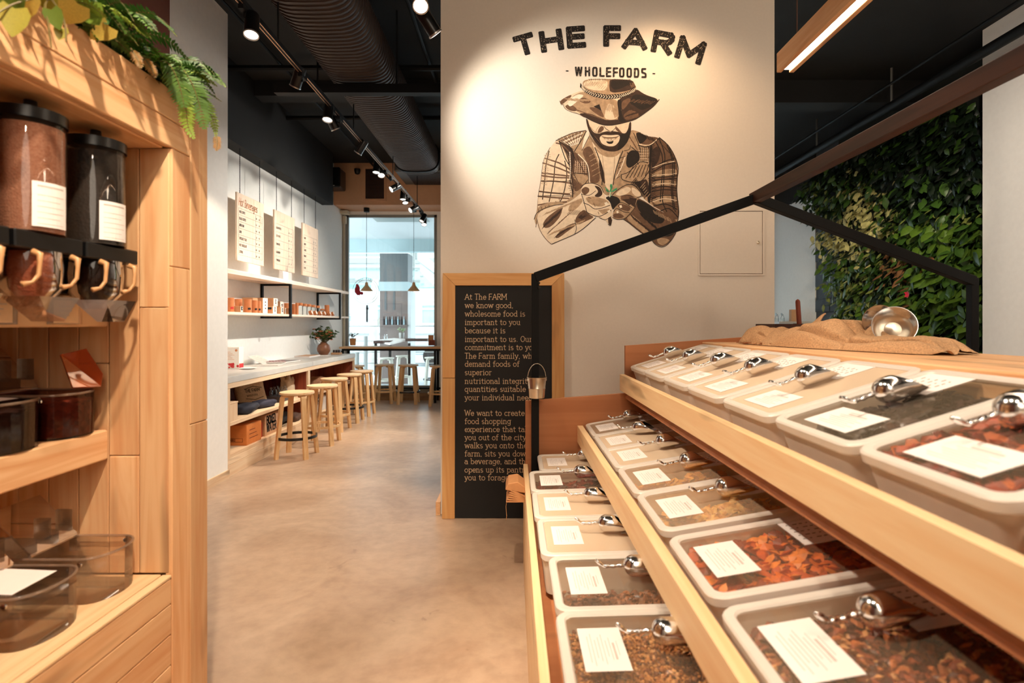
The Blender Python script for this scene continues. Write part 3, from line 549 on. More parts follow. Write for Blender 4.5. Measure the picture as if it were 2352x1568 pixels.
# chest plaid, plackets, pocket flaps
for i in range(6): p.line(0, 4, (480 + 18 * i, 780), (470 + 20 * i, 890)); p.line(1, 4, (470, 800 + 16 * i), (585, 795 + 18 * i))
for i in range(5): p.line(1, 5, (600 + 8 * i, 740 + 45 * i), (670 + 8 * i, 700 + 45 * i)); p.line(4, 5, (870 - 6 * i, 760 + 45 * i), (925 - 12 * i, 740 + 45 * i))
for i in range(5): p.line(4, 5, (1060 + 18 * i, 660), (1070 + 15 * i, 800)); p.line(0, 4, (1055, 690 + 24 * i), (1140, 690 + 24 * i))
for i in range(6): p.line(3, 7, (930 + 35 * i, 940 - 4 * i), (1000 + 28 * i, 830 - 4 * i))
p.line(4, 6, (890,905), (960,880), (1060,790), (1130,800)); p.line(4, 7, (890,905), (900,950), (1000,975), (1080,955), (1140,870))
p.line(4, 6, (460,890), (580,902)); p.line(3, 6, (460,895), (530,1010), (590,950))
p.line(4, 7, (575,800), (592,900), (600,985)); p.line(6, 8, (500,720), (575,800), (598,880), (604,980)); p.line(4, 8, (650,660), (690,760), (720,880), (715,1000)); p.line(4, 8, (905,690), (860,800), (830,910), (815,1000)); p.line(6, 7, (925,745), (890,840), (840,940))
p.line(4, 7, (465,700), (540,580), (575,510)); p.line(4, 5, (535,690), (600,560)); p.line(4, 7, (1065,700), (1030,695), (980,655)); p.line(4, 6, (1065,700), (1040,620), (1000,530)); p.line(4, 5, (915,690), (960,680), (975,640))
p.line(3, 5, (320,580), (460,680)); p.line(4, 6, (300,600), (440,535), (572,507)); p.line(3, 4, (250,660), (190,780), (165,960), (140,1100)); p.line(4, 8, (1230,570), (1310,640), (1370,740), (1402,850), (1388,980), (1394,1110), (1408,1240), (1396,1330))
p.line(4, 9, (1040,640), (1130,655), (1235,575)); p.line(0, 8, (1050,632), (1140,640), (1210,590))

for a, b_, n_, ln, an, m, wd in (((440,700),(450,1080),26,70,20,3,4), ((420,640),(470,760),16,50,60,4,4), ((230,720),(190,1000),18,60,15,1,4), ((1160,640),(1175,1150),34,70,160,4,5), ((1240,620),(1370,760),16,60,50,3,4), ((1330,800),(1380,1200),26,60,10,3,4), ((500,760),(560,900),16,60,70,3,4), ((610,680),(690,950),22,60,75,2,4), ((860,860),(920,720),14,50,110,2,4), ((950,720),(1040,800),14,60,60,4,5), ((1000,960),(1120,1100),22,70,-50,4,5), ((720,740),(745,980),14,40,85,1,4), ((830,760),(815,980),14,40,95,1,4), ((340,590),(530,530),14,46,70,2,3), ((1050,540),(1200,600),14,50,60,4,4), ((960,560),(1040,690),14,46,70,2,3)):
    p.hatch(m, wd, a, b_, n_, ln, an)
p.hatch(2, 4, (470,960), (560,1020), 9, 60, 60); p.hatch(1, 5, (1080,990), (1135,1120), 6, 60, -50)
p.done('shirt')
# face and beard
p = Paint(*K)
p.poly(0, (572,400),(640,430),(720,458),(790,462),(870,450),(978,425),(970,500),(950,570),(905,655),(850,695),(770,695),(700,665),(640,590),(590,500))
p.poly(3, (570,398),(588,412),(604,470),(640,528),(690,540),(740,518),(800,512),(870,522),(925,540),(952,495),(962,435),(980,428),(978,520),(955,595),(910,660),(850,697),(770,697),(700,668),(640,595),(600,522),(580,460))
p.poly(4, (880,535),(935,545),(962,480),(978,500),(955,600),(905,662),(850,697),(868,620))
p.poly(0, (690,575),(720,545),(790,552),(862,545),(880,565),(868,612),(830,650),(770,652),(712,628))
p.poly(3, (690,548),(740,518),(800,512),(870,522),(905,550),(860,542),(800,534),(735,545))
p.poly(1, (712,562),(790,572),(868,560),(835,592),(790,602),(745,592)); p.line(4, 5, (712,562), (755,574), (790,572), (830,574), (868,558)); p.line(6, 7, (745,585), (790,592), (830,582)); p.line(2, 4, (770,580), (772,592)); p.line(2, 4, (800,580), (800,594))
p.poly(4, (748,604),(790,610),(822,597),(812,628),(772,630))
p.poly(0, (735,463),(840,463),(836,490),(800,522),(782,522),(752,496)); p.line(3, 5, (732,468), (748,490), (770,505), (790,518), (812,510), (838,484), (842,466)); p.poly(2, (735,500),(700,530),(670,530),(700,470),(730,470)); p.poly(2, (845,470),(880,510),(905,540),(860,520),(835,495))
p.hatch(4, 4, (620,540), (740,680), 26, 26, 70); 
for k in range(90):      # single beard hairs along the jaw, chin and lip
    t = k / 90; a = R(170 - 160 * t); c = Vector((775 - 185 * math.cos(math.pi - a), 520 + 172 * math.sin(a))) if False else Vector((775 + 178 * math.cos(a), 505 + 185 * math.sin(a)))
    p.line(4, 2.5, c, c + Vector((775 - c.x, 480 - c.y)).normalized() * rnd.uniform(10, 26) + Vector((rnd.uniform(-5, 5), 0)), taper=True)
for k in range(60):
    t = k / 60; c = Vector((700 + 170 * t, 660 + 30 * math.sin(math.pi * t))); p.line(3 if k % 2 else 4, 2.5, c, c + Vector((rnd.uniform(-5, 5), -rnd.uniform(10, 24))), taper=True)
for k in range(50):
    c = Vector((700 + 190 * k / 50, 522 + rnd.uniform(-4, 10))); p.line(4, 2.5, c, c + Vector((rnd.uniform(-7, 7), rnd.uniform(8, 20))), taper=True)
p.line(1, 5, (605,470), (650,520), (690,535)); p.line(2, 3, (690,470), (668,500), (660,528)); p.hatch(2, 3, (650,560), (720,640), 10, 22, 60)
p.done('face')
# forearms
p = Paint(*K)
p.poly(0, (128,1300),(150,1240),(250,1195),(380,1175),(470,1120),(540,1070),(560,1150),(600,1240),(660,1290),(560,1380),(470,1440),(350,1492),(262,1532),(215,1490),(140,1390))
p.poly(2, (180,1350),(220,1290),(300,1230),(365,1185),(345,1280),(260,1375),(200,1390)); p.poly(2, (290,1478),(330,1420),(400,1365),(470,1338),(480,1365),(400,1420),(330,1475)); p.poly(2, (470,1320),(500,1260),(555,1215),(600,1262),(650,1290),(560,1330),(500,1360)); p.poly(1, (420,1180),(530,1110),(545,1150),(470,1230),(410,1240))
p.poly(3, (500,1290),(560,1240),(590,1270),(530,1310)); p.hatch(3, 4, (190,1370), (350,1230), 34, 60, -60); p.hatch(3, 4, (300,1460), (470,1350), 24, 46, -50); p.hatch(2, 3, (230,1430), (430,1250), 22, 40, -55)

for a, b_, n_, ln, an, m, wd in (((200,1260),(520,1130),40,50,-40,1,3), ((250,1440),(560,1320),40,50,-40,1,3), ((420,1240),(600,1260),20,50,-50,2,3)):
    p.hatch(m, wd, a, b_, n_, ln, an)
p.line(2, 5, (128,1300), (160,1410), (215,1490), (262,1532)); p.line(4, 6, (262,1532), (350,1494), (470,1442), (560,1382), (660,1292)); p.line(4, 5, (470,1440), (485,1390), (470,1310))
p.done('forearm'); p = Paint(*K)
p.poly(2, (1030,1110),(1110,1150),(1200,1212),(1330,1275),(1402,1335),(1375,1440),(1310,1530),(1250,1556),(1195,1530),(1150,1480),(1060,1420),(960,1340),(905,1305),(950,1270),(1010,1190))
p.poly(4, (1030,1120),(1150,1180),(1230,1250),(1290,1290),(1260,1350),(1160,1340),(1080,1270),(1030,1200)); p.poly(4, (1200,1440),(1300,1390),(1390,1330),(1372,1440),(1300,1470)); p.poly(1, (930,1300),(980,1260),(1040,1310),(1150,1420),(1190,1500),(1100,1440),(1000,1360)); p.poly(1, (1210,1470),(1300,1480),(1330,1500),(1260,1548),(1215,1520))
p.hatch(3, 4, (980,1280), (1180,1440), 30, 60, 55); p.hatch(1, 3, (1180,1240), (1340,1320), 18, 50, 65); p.hatch(4, 4, (1060,1260), (1220,1400), 24, 60, 60)
p.line(4, 6, (905,1305), (960,1342), (1060,1422), (1150,1482), (1195,1532), (1250,1557), (1310,1530), (1375,1440), (1400,1340)); p.done('forearm')
# hands
p = Paint(*K)
p.poly(0, (525,1030),(560,990),(630,983),(700,1012),(730,1070),(750,1120),(785,1150),(808,1210),(806,1300),(790,1362),(770,1350),(745,1310),(690,1292),(640,1272),(580,1245),(553,1150),(530,1080))
p.poly(2, (528,1040),(565,1012),(603,1030),(600,1062),(565,1092),(535,1070)); p.poly(3, (640,1000),(700,1018),(726,1080),(690,1112),(640,1100),(690,1060)); p.poly(1, (560,1110),(640,1100),(720,1120),(760,1135),(780,1165),(700,1200),(600,1170)); p.poly(1, (680,1225),(780,1210),(800,1240),(720,1262)); p.poly(3, (770,1290),(800,1285),(806,1330),(792,1364),(772,1350))
p.line(4, 6, (525,1030), (560,990), (630,983), (700,1012), (730,1068)); p.line(4, 6, (530,1075), (553,1150), (580,1245)); p.line(4, 6, (548,1160), (600,1180), (650,1215), (720,1205), (790,1180)); p.line(4, 6, (580,1245), (660,1280), (720,1272), (800,1225)); p.line(4, 5, (690,1292), (745,1312), (800,1280)); p.line(3, 5, (530,1080), (600,1092), (660,1050)); p.line(4, 5, (770,1350), (792,1364), (806,1310)); p.poly(6, (735,1160),(760,1150),(775,1175),(750,1185)); p.poly(6, (762,1235),(785,1220),(795,1240),(775,1250)); p.line(2, 5, (640,1160), (655,1195)); p.line(2, 5, (680,1240), (690,1265)); p.line(3, 5, (590,1110), (620,1120))
p.poly(1, (800,1100),(850,1050),(930,1000),(1000,1000),(1060,1060),(1072,1098),(1035,1130),(1012,1200),(970,1252),(920,1302),(850,1308),(808,1290),(820,1220),(850,1170),(880,1150))
p.poly(0, (830,1085),(880,1040),(950,1010),(985,1040),(940,1080),(880,1100)); p.poly(0, (980,1010),(1055,1060),(1068,1095),(1030,1110),(985,1070)); p.poly(2, (880,1100),(960,1080),(1010,1110),(960,1150),(890,1140)); p.poly(2, (850,1180),(900,1165),(980,1200),(960,1240),(880,1220)); p.poly(3, (900,1130),(990,1120),(1010,1160),(960,1180)); p.poly(2, (815,1260),(870,1250),(920,1280),(890,1300),(820,1295)); p.poly(3, (960,1110),(1030,1120),(1010,1200),(980,1180))
p.line(4, 6, (800,1100), (850,1050), (930,1000), (1000,1000), (1060,1060), (1072,1098), (1030,1112)); p.line(4, 6, (845,1185), (880,1155), (940,1175), (985,1205)); p.line(4, 6, (820,1240), (850,1210), (910,1240), (965,1248)); p.line(4, 5, (808,1290), (850,1308), (920,1302), (970,1252), (1012,1200), (1035,1130)); p.poly(6, (870,1185),(890,1178),(898,1200),(880,1208)); p.poly(6, (845,1235),(862,1228),(866,1250),(850,1256)); p.line(3, 5, (880,1100), (940,1090), (1010,1110))
p.poly(4, (740,1112),(800,1092),(862,1110),(886,1150),(840,1190),(815,1225),(803,1200),(788,1150)); p.done('hands')
p = Paint(*K)
p.line(5, 14, (788,1105), (792,1060), (800,1020)); p.poly(5, (792,1030),(786,1000),(800,985),(812,1005),(806,1035)); p.poly(5, (790,1060),(760,1040),(748,1045),(765,1062)); p.poly(5, (795,1058),(835,1030),(856,1022),(845,1042),(815,1062)); p.line(6, 7, (785,1108), (790,1060)); p.line(5, 8, (770,1050), (745,1020)); p.line(5, 8, (815,1050), (850,1040)); p.done('seedling', 'small green seedling in the cupped hands')
# hat
p = Paint(*K)
p.poly(0, (335,240),(440,182),(530,150),(560,140),(640,190),(760,225),(880,222),(1000,165),(1025,132),(1100,185),(1160,210),(1232,228),(1180,290),(1100,350),(1020,405),(940,432),(860,452),(790,461),(720,456),(640,428),(570,392),(500,358),(440,342),(385,312),(368,275),(350,277))
p.poly(1, (440,200),(560,150),(700,215),(860,230),(880,330),(860,450),(700,440),(560,380),(430,300))
p.poly(3, (850,225),(1000,168),(1028,134),(1100,186),(1232,228),(1180,290),(1100,352),(1020,405),(940,432),(880,440),(850,400),(900,340))
p.poly(4, (1000,180),(1100,195),(1228,229),(1150,305),(1070,330),(1010,290),(960,260)); p.poly(2, (905,370),(960,325),(1020,338),(1052,362),(1010,398),(930,420)); p.poly(2, (890,250),(950,215),(980,230),(930,300),(895,330))
p.poly(3, (500,356),(600,352),(690,390),(760,420),(900,405),(945,430),(860,452),(790,462),(720,457),(640,428),(570,392)); p.poly(4, (850,232),(892,230),(885,320),(905,400),(940,430),(870,440),(865,350))
p.poly(2, (500,220),(560,212),(622,240),(604,262),(560,268),(522,252)); p.poly(2, (383,285),(430,268),(492,312),(482,338),(430,332),(392,308)); p.poly(4, (640,292),(692,272),(718,350),(690,325)); p.poly(2, (335,240),(436,184),(444,204),(370,266),(350,277)); p.poly(0, (735,400),(748,320),(770,262),(825,282),(862,360),(850,400),(800,415)); p.poly(2, (590,300),(660,300),(720,340),(740,400),(660,360)); p.poly(6, (440,215),(500,180),(560,190),(500,240),(430,300),(400,265)); p.poly(1, (800,300),(845,310),(868,372),(830,400))
p.hatch(3, 4, (540,380), (760,440), 22, 40, 30); p.hatch(2, 4, (960,330), (1040,390), 16, 40, -30); p.hatch(2, 4, (980,240), (1180,260), 12, 60, -30); p.line(3, 4, (335,240), (350,277), (368,275), (385,312), (440,342), (500,358), (570,392)); p.line(4, 6, (570,392), (640,428), (720,457), (790,462), (860,452), (940,432), (1020,405), (1100,352), (1180,290), (1232,228))
p.poly(1, (538,80),(560,55),(640,44),(780,46),(900,50),(990,55),(1012,98),(1025,122),(1000,152),(900,182),(760,192),(640,168),(555,130)); p.poly(0, (545,90),(580,58),(700,48),(770,60),(760,150),(640,150),(560,120)); p.poly(3, (785,46),(900,50),(990,56),(1013,100),(1022,125),(930,158),(790,172),(780,110)); p.poly(4, (800,52),(985,60),(940,110),(830,150),(790,110)); p.poly(2, (960,80),(1000,80),(1015,115),(980,125)); p.hatch(1, 4, (580,60), (760,140), 12, 40, -50); p.hatch(3, 5, (600,50), (980,54), 30, 14, 80)

for a, b_, n_, ln, an, m, wd in (((400,230),(720,240),30,60,25,1,4), ((420,300),(700,400),34,60,25,2,4), ((740,300),(850,300),16,70,80,1,4), ((960,200),(1180,240),26,70,10,4,5), ((930,380),(1120,320),26,50,-35,3,4), ((560,100),(760,70),22,40,-60,1,3), ((820,80),(990,80),18,50,70,4,5)):
    p.hatch(m, wd, a, b_, n_, ln, an)
p.done('hat')
p = Paint(*K)
top = [(530,98),(560,130),(640,165),(760,188),(880,180),(960,155),(1014,118)]; bot = [(528,128),(560,165),(640,205),(760,230),(880,216),(960,188),(1024,142)]
p.poly(4, (522,80),(536,104),*top[1:], *bot[::-1], (518,118), sm=False)
def along(c, t):
    f = t * (len(c) - 1); i = min(int(f), len(c) - 2); f -= i; return Vector(c[i]).lerp(Vector(c[i + 1]), f)
for k in range(30):
    t = (k + .5) / 30; a, b_ = along(top, t), along(bot, t); mid = a.lerp(b_, .5); nx = along(top, min(1, t + .035)) - a
    p.line(0, 9, a.lerp(b_, .12), mid + nx * .7, taper=True); p.line(6, 9, mid + nx * .7, b_.lerp(a, .1), taper=True)
p.done('hat_band')
# lettering
inkM = mat('mural_black_ink', srgb(24, 18, 16), .8, noise=.1); speck = mat('worn_speck', srgb(214, 192, 164), .8, noise=.05)
LY[0] += 2
def big(mb, ch, cx, cy, hgt, wid, rot, st_w):
    wd, strokes = CAP[ch]; c, s_ = math.cos(R(-rot)), math.sin(R(-rot))
    def T(q):
        x, y = (q[0] / wd - .5) * wid, -(q[1] - .5) * hgt
        return WP(1150 + (cx + x * c - y * s_) / 4.704, 30 + (cy + x * s_ + y * c) / 4.704, LY[0])
    ins = st_w / hgt / 2
    for pts in strokes:
        q = [(min(max(a, ins * hgt / wid * wd), wd - ins * hgt / wid * wd), min(max(b_, ins), 1 - ins)) for a, b_ in pts]
        for i in range(len(q) - 1):      # constant stroke width in the picture of the wall
            A_, B_ = Vector((q[i][0] / wd * wid, q[i][1] * hgt)), Vector((q[i + 1][0] / wd * wid, q[i + 1][1] * hgt)); d = B_ - A_
            if d.length < 1e-6: continue
            d.normalize(); nn = Vector((-d.y, d.x)) * st_w / 2; A2, B2 = A_ - d * st_w * .42, B_ + d * st_w * .42
            qd = [A2 - nn + d * 8, A2 - nn * .72, A2 + nn * .72, A2 + nn + d * 8, B2 + nn - d * 8, B2 + nn * .72, B2 - nn * .72, B2 - nn - d * 8]
            mb.poly([T((v.x / wid * wd, v.y / hgt)) for v in qd])
            LY[0] += 2
            for _ in range(int(d.length and (B_ - A_).length * st_w / 620)):
                t = rnd.random(); o_ = A_.lerp(B_, t) + nn * rnd.uniform(-.8, .8); e = Vector((rnd.uniform(-4, 4), rnd.uniform(4, 9)))
                e2 = Vector((-e.y, e.x)).normalized() * rnd.uniform(1, 2.4); sp.poly([T((v.x / wid * wd, v.y / hgt)) for v in (o_ - e, o_ + e2, o_ + e, o_ - e2)])
            LY[0] -= 1.4
    LY[0] += .02
sp = MB()
for ch, *a in (('T', 262, 345, 236, 232, 16, 62), ('H', 547, 300, 245, 252, 8.5, 64), ('E', 815, 262, 242, 212, 4, 64), ('F', 1206, 252, 238, 198, 0, 64), ('A', 1450, 282, 236, 276, -4, 60), ('R', 1752, 322, 250, 232, -11, 62), ('M', 2050, 402, 262, 300, -17, 62)):
    m_ = MB(); big(m_, ch, *a); tag(ob('painted_letter', m_, mural, mats=inkM))
m_ = MB()
for k, ch in enumerate('WHOLEFOODS'):
    wpx = 82 if ch == 'W' else 58
    big(m_, ch, (842, 937, 1017, 1095, 1166, 1240, 1308, 1388, 1467, 1546)[k], 632 + k * 1.9, 106, wpx, 0, 19)
ob('painted_word', m_, mural, mats=inkM); tag(ob('worn_specks', sp, mural, mats=speck), kind='stuff')
m_ = MB(); big(m_, 'I', 718, 627, 11, 26, 0, 10); big(m_, 'I', 1654, 655, 12, 34, 0, 12)
dash = MB()
for cx_, cy_ in ((718, 627), (1654, 655)): dash.poly([WP(1150 + (cx_ + a) / 4.704, 30 + (cy_ + b_) / 4.704, LY[0]) for a, b_ in ((-14, -6), (14, -5), (14, 6), (-14, 5))])
ob('painted_dash', dash, mural, mats=inkM)

# ---------------------------------------------------------------- chalkboard leaning on the pillar
bl = P(1017, 1187, 3.966); br = P(1296, 1187, 3.966)
wB = br.x - bl.x; hB = 1.79
cb = thing('chalkboard_sign', 'tall black chalkboard in a pine frame leaning on the cream pillar wall', 'chalkboard', (bl.x, 3.97, 0), 0)
cb.rotation_euler = (R(-1.0), 0, 0)
fw = .092
for a, z0, z1 in ((0, 0, 1.02), (0, 1.023, hB), (1, 0, hB)):
    x0 = 0 if a == 0 else wB - fw
    pts = [(x0, -.045, z0), (x0 + fw, -.045, z0), (x0 + fw, -.045, z1 - (fw if z1 == hB and a == 0 else 0)), (x0, -.045, z1)] if a == 0 else [(x0, -.045, z0), (x0 + fw, -.045, z0), (x0 + fw, -.045, z1), (x0, -.045, z1 - fw)]
    ob('frame_board', MB().prism(pts, (0, .045, 0)), cb, mats=frameZ, bevel=.002)
ob('frame_board', MB().prism([(.002, -.045, hB), (fw + .001, -.045, hB - fw + .001), (wB - fw - .001, -.045, hB - fw + .001), (wB - .002, -.045, hB)], (0, .045, 0)), cb, mats=frameX, bevel=.002)
ob('slate', box(fw, -.034, .004, wB - fw, -.01, hB - fw), cb, mats=slate)
lines = ['At The FARM', 'we know good,', 'wholesome food is', 'important to you', 'because it is', 'important to us. Our', 'commitment is to you,', 'The Farm family, who', 'demand foods of', 'superior', 'nutritional integrity in', 'quantities suitable for', 'your individual needs.', '', 'We want to create a', 'food shopping', 'experience that takes', 'you out of the city,', 'walks you onto the', 'farm, sits you down for', 'a beverage, and then', 'opens up its pantry for', 'you to forage']
bas = [228, 279, 330, 381, 431, 483, 532, 584, 632, 683, 735, 783, 834, 0, 927, 976, 1024, 1073, 1121, 1170, 1216, 1266, 1313]
ch = MB(); unit = 1 / 2.6125 * 3.94 / F
sx = 447 / text_width(lines[6], .05, True) / 33.0
for t_, bz in zip(lines, bas):
    if t_: text(ch, t_, ((175 - 45) * unit + .004, -.0347, H - (600 + bz / 2.6125 - CY) * 3.94 / F), (1, 0, 0), (0, 0, 1), 33 * unit, .1, sx, .05, serif=True)
tag(ob('chalk_writing', ch, cb, mats=chalk), 'hand lettered cream chalk writing')
# ---------------------------------------------------------------- pine dispenser shelving on the left
XF = -1.035
su = thing('dispenser_shelving', 'tall pine board shelving unit at the left holding gravity dispensers and scoop bins', 'shelving', (-1.35, 1.0, 0))
def SB(name, x0, y0, z0, x1, y1, z1, m, bev=.0025, parent=None):
    x0, x1 = x0 + 1.35, x1 + 1.35; y0, y1 = y0 - 1.0, y1 - 1.0
    c = ((x0 + x1) / 2, (y0 + y1) / 2, (z0 + z1) / 2)
    return ob(name, box(x0 - c[0], y0 - c[1], z0 - c[2], x1 - c[0], y1 - c[1], z1 - c[2]), parent or su, c, bevel=bev, mats=m)
g = .0018
for z0, z1, cuts in ((1.945, 2.026, (.2, 1.704)), (2.026, 2.12, (.2, 1.704))):
    for a, b_ in zip(cuts, cuts[1:]): SB('plank', XF - .022, a, z0 + g, XF, b_ - g, z1, pineY)
for (a, b_), cuts in (((1.614, 1.704), (.2, 1.59, 1.945)), ((1.704, 1.80), (.2, 1.10, 2.12))):
    for z0, z1 in zip(cuts, cuts[1:]): SB('plank', XF - .022, a + g, z0 + g, XF, b_, z1, pineZ)
for k, (cuts) in enumerate(((.672, 1.467, 1.945), (.672, 1.024, 1.945), (.672, 1.3, 1.945), (.672, 1.945), (.672, 1.2, 1.945), (.672, 1.945), (.672, 1.945))):
    xr = -1.044 - .0905 * k
    for z0, z1 in zip(cuts, cuts[1:]): SB('plank', xr - .0905 + g, 1.614, z0 + g, xr, 1.634, z1, pineZ)
for z0, z1 in ((.584, .66), (.493, .584), (.402, .493), (.31, .402), (.2, .31)): SB('plank', XF - .022, .2, z0 + g, XF, 1.614 - g, z1, pineY)
for k in range(6): SB('plank', -1.66, .2, .672 + .212 * k + g, -1.64, 1.614, .672 + .212 * (k + 1), pineY)
SB('end_panel', -1.66, 1.78, .0, -1.058, 1.80, 2.10, pineZ); SB('end_panel', -1.66, .2, .0, -1.058, .22, 2.10, pineZ); SB('plinth', -1.6, .24, 0, -1.09, 1.77, .2, pineY)
SB('top_shelf', -1.64, .2, 1.965, -1.058, 1.78, 1.99, pineY); SB('soffit_board', -1.35, .22, 1.943, -1.06, 1.612, 1.963, pineY); SB('soffit_board', -1.64, .22, 1.943, -1.352, 1.612, 1.963, pineY)
SB('shelf', -1.64, .2, 1.411, -1.2235, 1.612, 1.50, pineY, .004); SB('shelf', -1.64, .2, 1.016, -1.2235, 1.612, 1.104, pineY, .004)
SB('ledge', -1.64, .2, .642, XF - .03, 1.612, .672, plyY, .002); SB('ledge_lip', XF - .027, .2, .662, XF + .001, 1.612, .671, plyY, .002)

def grain(name, c0, c1, scale=220):
    m, nt, N, L, b = newmat(name); tc = N.new('ShaderNodeTexCoord'); v = N.new('ShaderNodeTexVoronoi'); v.inputs['Scale'].default_value = scale
    L.new(tc.outputs['Object'], v.inputs['Vector']); r = N.new('ShaderNodeMix'); r.data_type = 'RGBA'; r.inputs[6].default_value = c0; r.inputs[7].default_value = c1
    sp_ = N.new('ShaderNodeSeparateColor'); L.new(v.outputs['Color'], sp_.inputs[0]); L.new(sp_.outputs[0], r.inputs['Factor']); L.new(r.outputs[2], b.inputs['Base Color']); b.inputs['Roughness'].default_value = .7
    bp = N.new('ShaderNodeBump'); bp.inputs['Strength'].default_value = .5; bp.inputs['Distance'].default_value = .003; L.new(v.outputs['Distance'], bp.inputs['Height']); L.new(bp.outputs[0], b.inputs['Normal'])
    return m
flour = grain('pink_grain', srgb(206, 150, 120), srgb(190, 128, 98)); beans = grain('black_beans', srgb(26, 20, 20), srgb(14, 11, 12), 120)
def dispenser(Y, fill, label):
    t = thing('gravity_dispenser', label, 'dispenser', (-1.14, Y, 1.60), 0, 'dispensers on the top shelf'); r = .066
    ob('jar', MB().lathe([(r, .03), (r, .292), (r * .98, .296)], 28), t, mats=acryl, smooth=True)
    f = tag(ob('filling', MB().lathe([(0, .032), (r * .95, .032), (r * .95, .275), (r * .5, .283), (0, .286)], 24), t, mats=fill, smooth=True), kind='stuff')
    ob('cap', MB().lathe([(r * 1.05, .285), (r * 1.05, .31), (r * .6, .316), (.014, .32), (.012, .34), (0, .342)], 24), t, mats=blackS, smooth=True)
    ob('tray', box(-.075, -.092, -.012, .05, .092, .028), t, bevel=.003, mats=blackS); ob('bracket', box(-.16, -.03, -.1, -.06, .03, .0), t, mats=blackM)
    c = MB(); a0, a1, k = -46, 14, 8
    for i in range(k + 1):
        a = R(a0 + (a1 - a0) * i / k)
        for z in (.04, .142): c.v.append((math.cos(a) * r * 1.07, math.sin(a) * r * 1.07, z))
    c.f = [(2 * i, 2 * i + 2, 2 * i + 3, 2 * i + 1) for i in range(k)]; c.m = [0] * k
    cd = ob('label_card', c, t, mats=paper)
    pr = MB()
    for q in range(7):
        for i in range(1, k - 1 - (q % 3 == 2)):
            a, b_ = R(a0 + (a1 - a0) * i / k), R(a0 + (a1 - a0) * (i + 1) / k); z = .13 - q * .013 - (.006 if q else 0); hh_ = .004 if q == 0 else .0012; rr = r * 1.075
            pr.add([(math.cos(a) * rr, math.sin(a) * rr, z), (math.cos(b_) * rr, math.sin(b_) * rr, z), (math.cos(b_) * rr, math.sin(b_) * rr, z + hh_), (math.cos(a) * rr, math.sin(a) * rr, z + hh_)], [(0, 1, 2, 3)])
    ob('print', pr, cd, mats=greyink)
    ob('valve_body', MB().lathe([(r * .9, -.012), (r * .95, -.05), (r * .9, -.10), (r * .55, -.13), (.03, -.14)], 22), t, mats=acrylS, smooth=True)
    tag(ob('valve_filling', MB().lathe([(r * .7, -.014), (r * .74, -.05), (r * .68, -.095), (.03, -.125), (0, -.126)], 18), t, mats=fill, smooth=True), kind='stuff')
    for s_ in (-1, 1):
        yb = s_ * .052
        hd = MB().tube([(.052, yb, -.018), (.066, yb + .003, -.024), (.068, yb, -.045), (.066, yb, -.07), (.062, yb - .012, -.088), (.056, yb - .03, -.094)], [.0075, .007, .0045, .0045, .004, .0065], 10)
        ob('turn_handle', hd, t, mats=ivory, smooth='all')
    ch_ = MB(); q0 = [(-.02, -.055), (.07, -.055), (.07, .055), (-.02, .055)]; q1 = [(.02, -.02), (.062, -.02), (.062, .02), (.02, .02)]
    ch_.add([(x, y, -.118) for x, y in q0] + [(x, y, -.175) for x, y in q1], [(i, (i + 1) % 4, 4 + (i + 1) % 4, 4 + i) for i in range(4)]); ob('chute', ch_, t, mats=acryl)
    tg = ob('price_holder', box(-.080, -.06, -.182, -.076, .05, -.105), t, mats=acryl); ob('price_card', box(-.0755, -.045, -.178, -.0745, .035, -.118), tg, mats=mat('beige_card', srgb(232, 200, 160), .7))
    pm = MB()
    for q in range(3): pm.box(-.0745, -.03, -.135 - q * .012, -.0740, .02 - q * .008, -.132 - q * .012)
    ob('price_print', pm, tg, mats=greyink)
dispenser(1.457, beans, 'dispenser jar of black beans nearest the end wall of the pine shelving')
dispenser(1.262, flour, 'dispenser jar full of pink brown grain, second from the end wall')
dispenser(1.067, grain('oat_grain', srgb(214, 160, 116), srgb(196, 136, 96)), 'dispenser jar mostly cut off by the left edge of the picture')

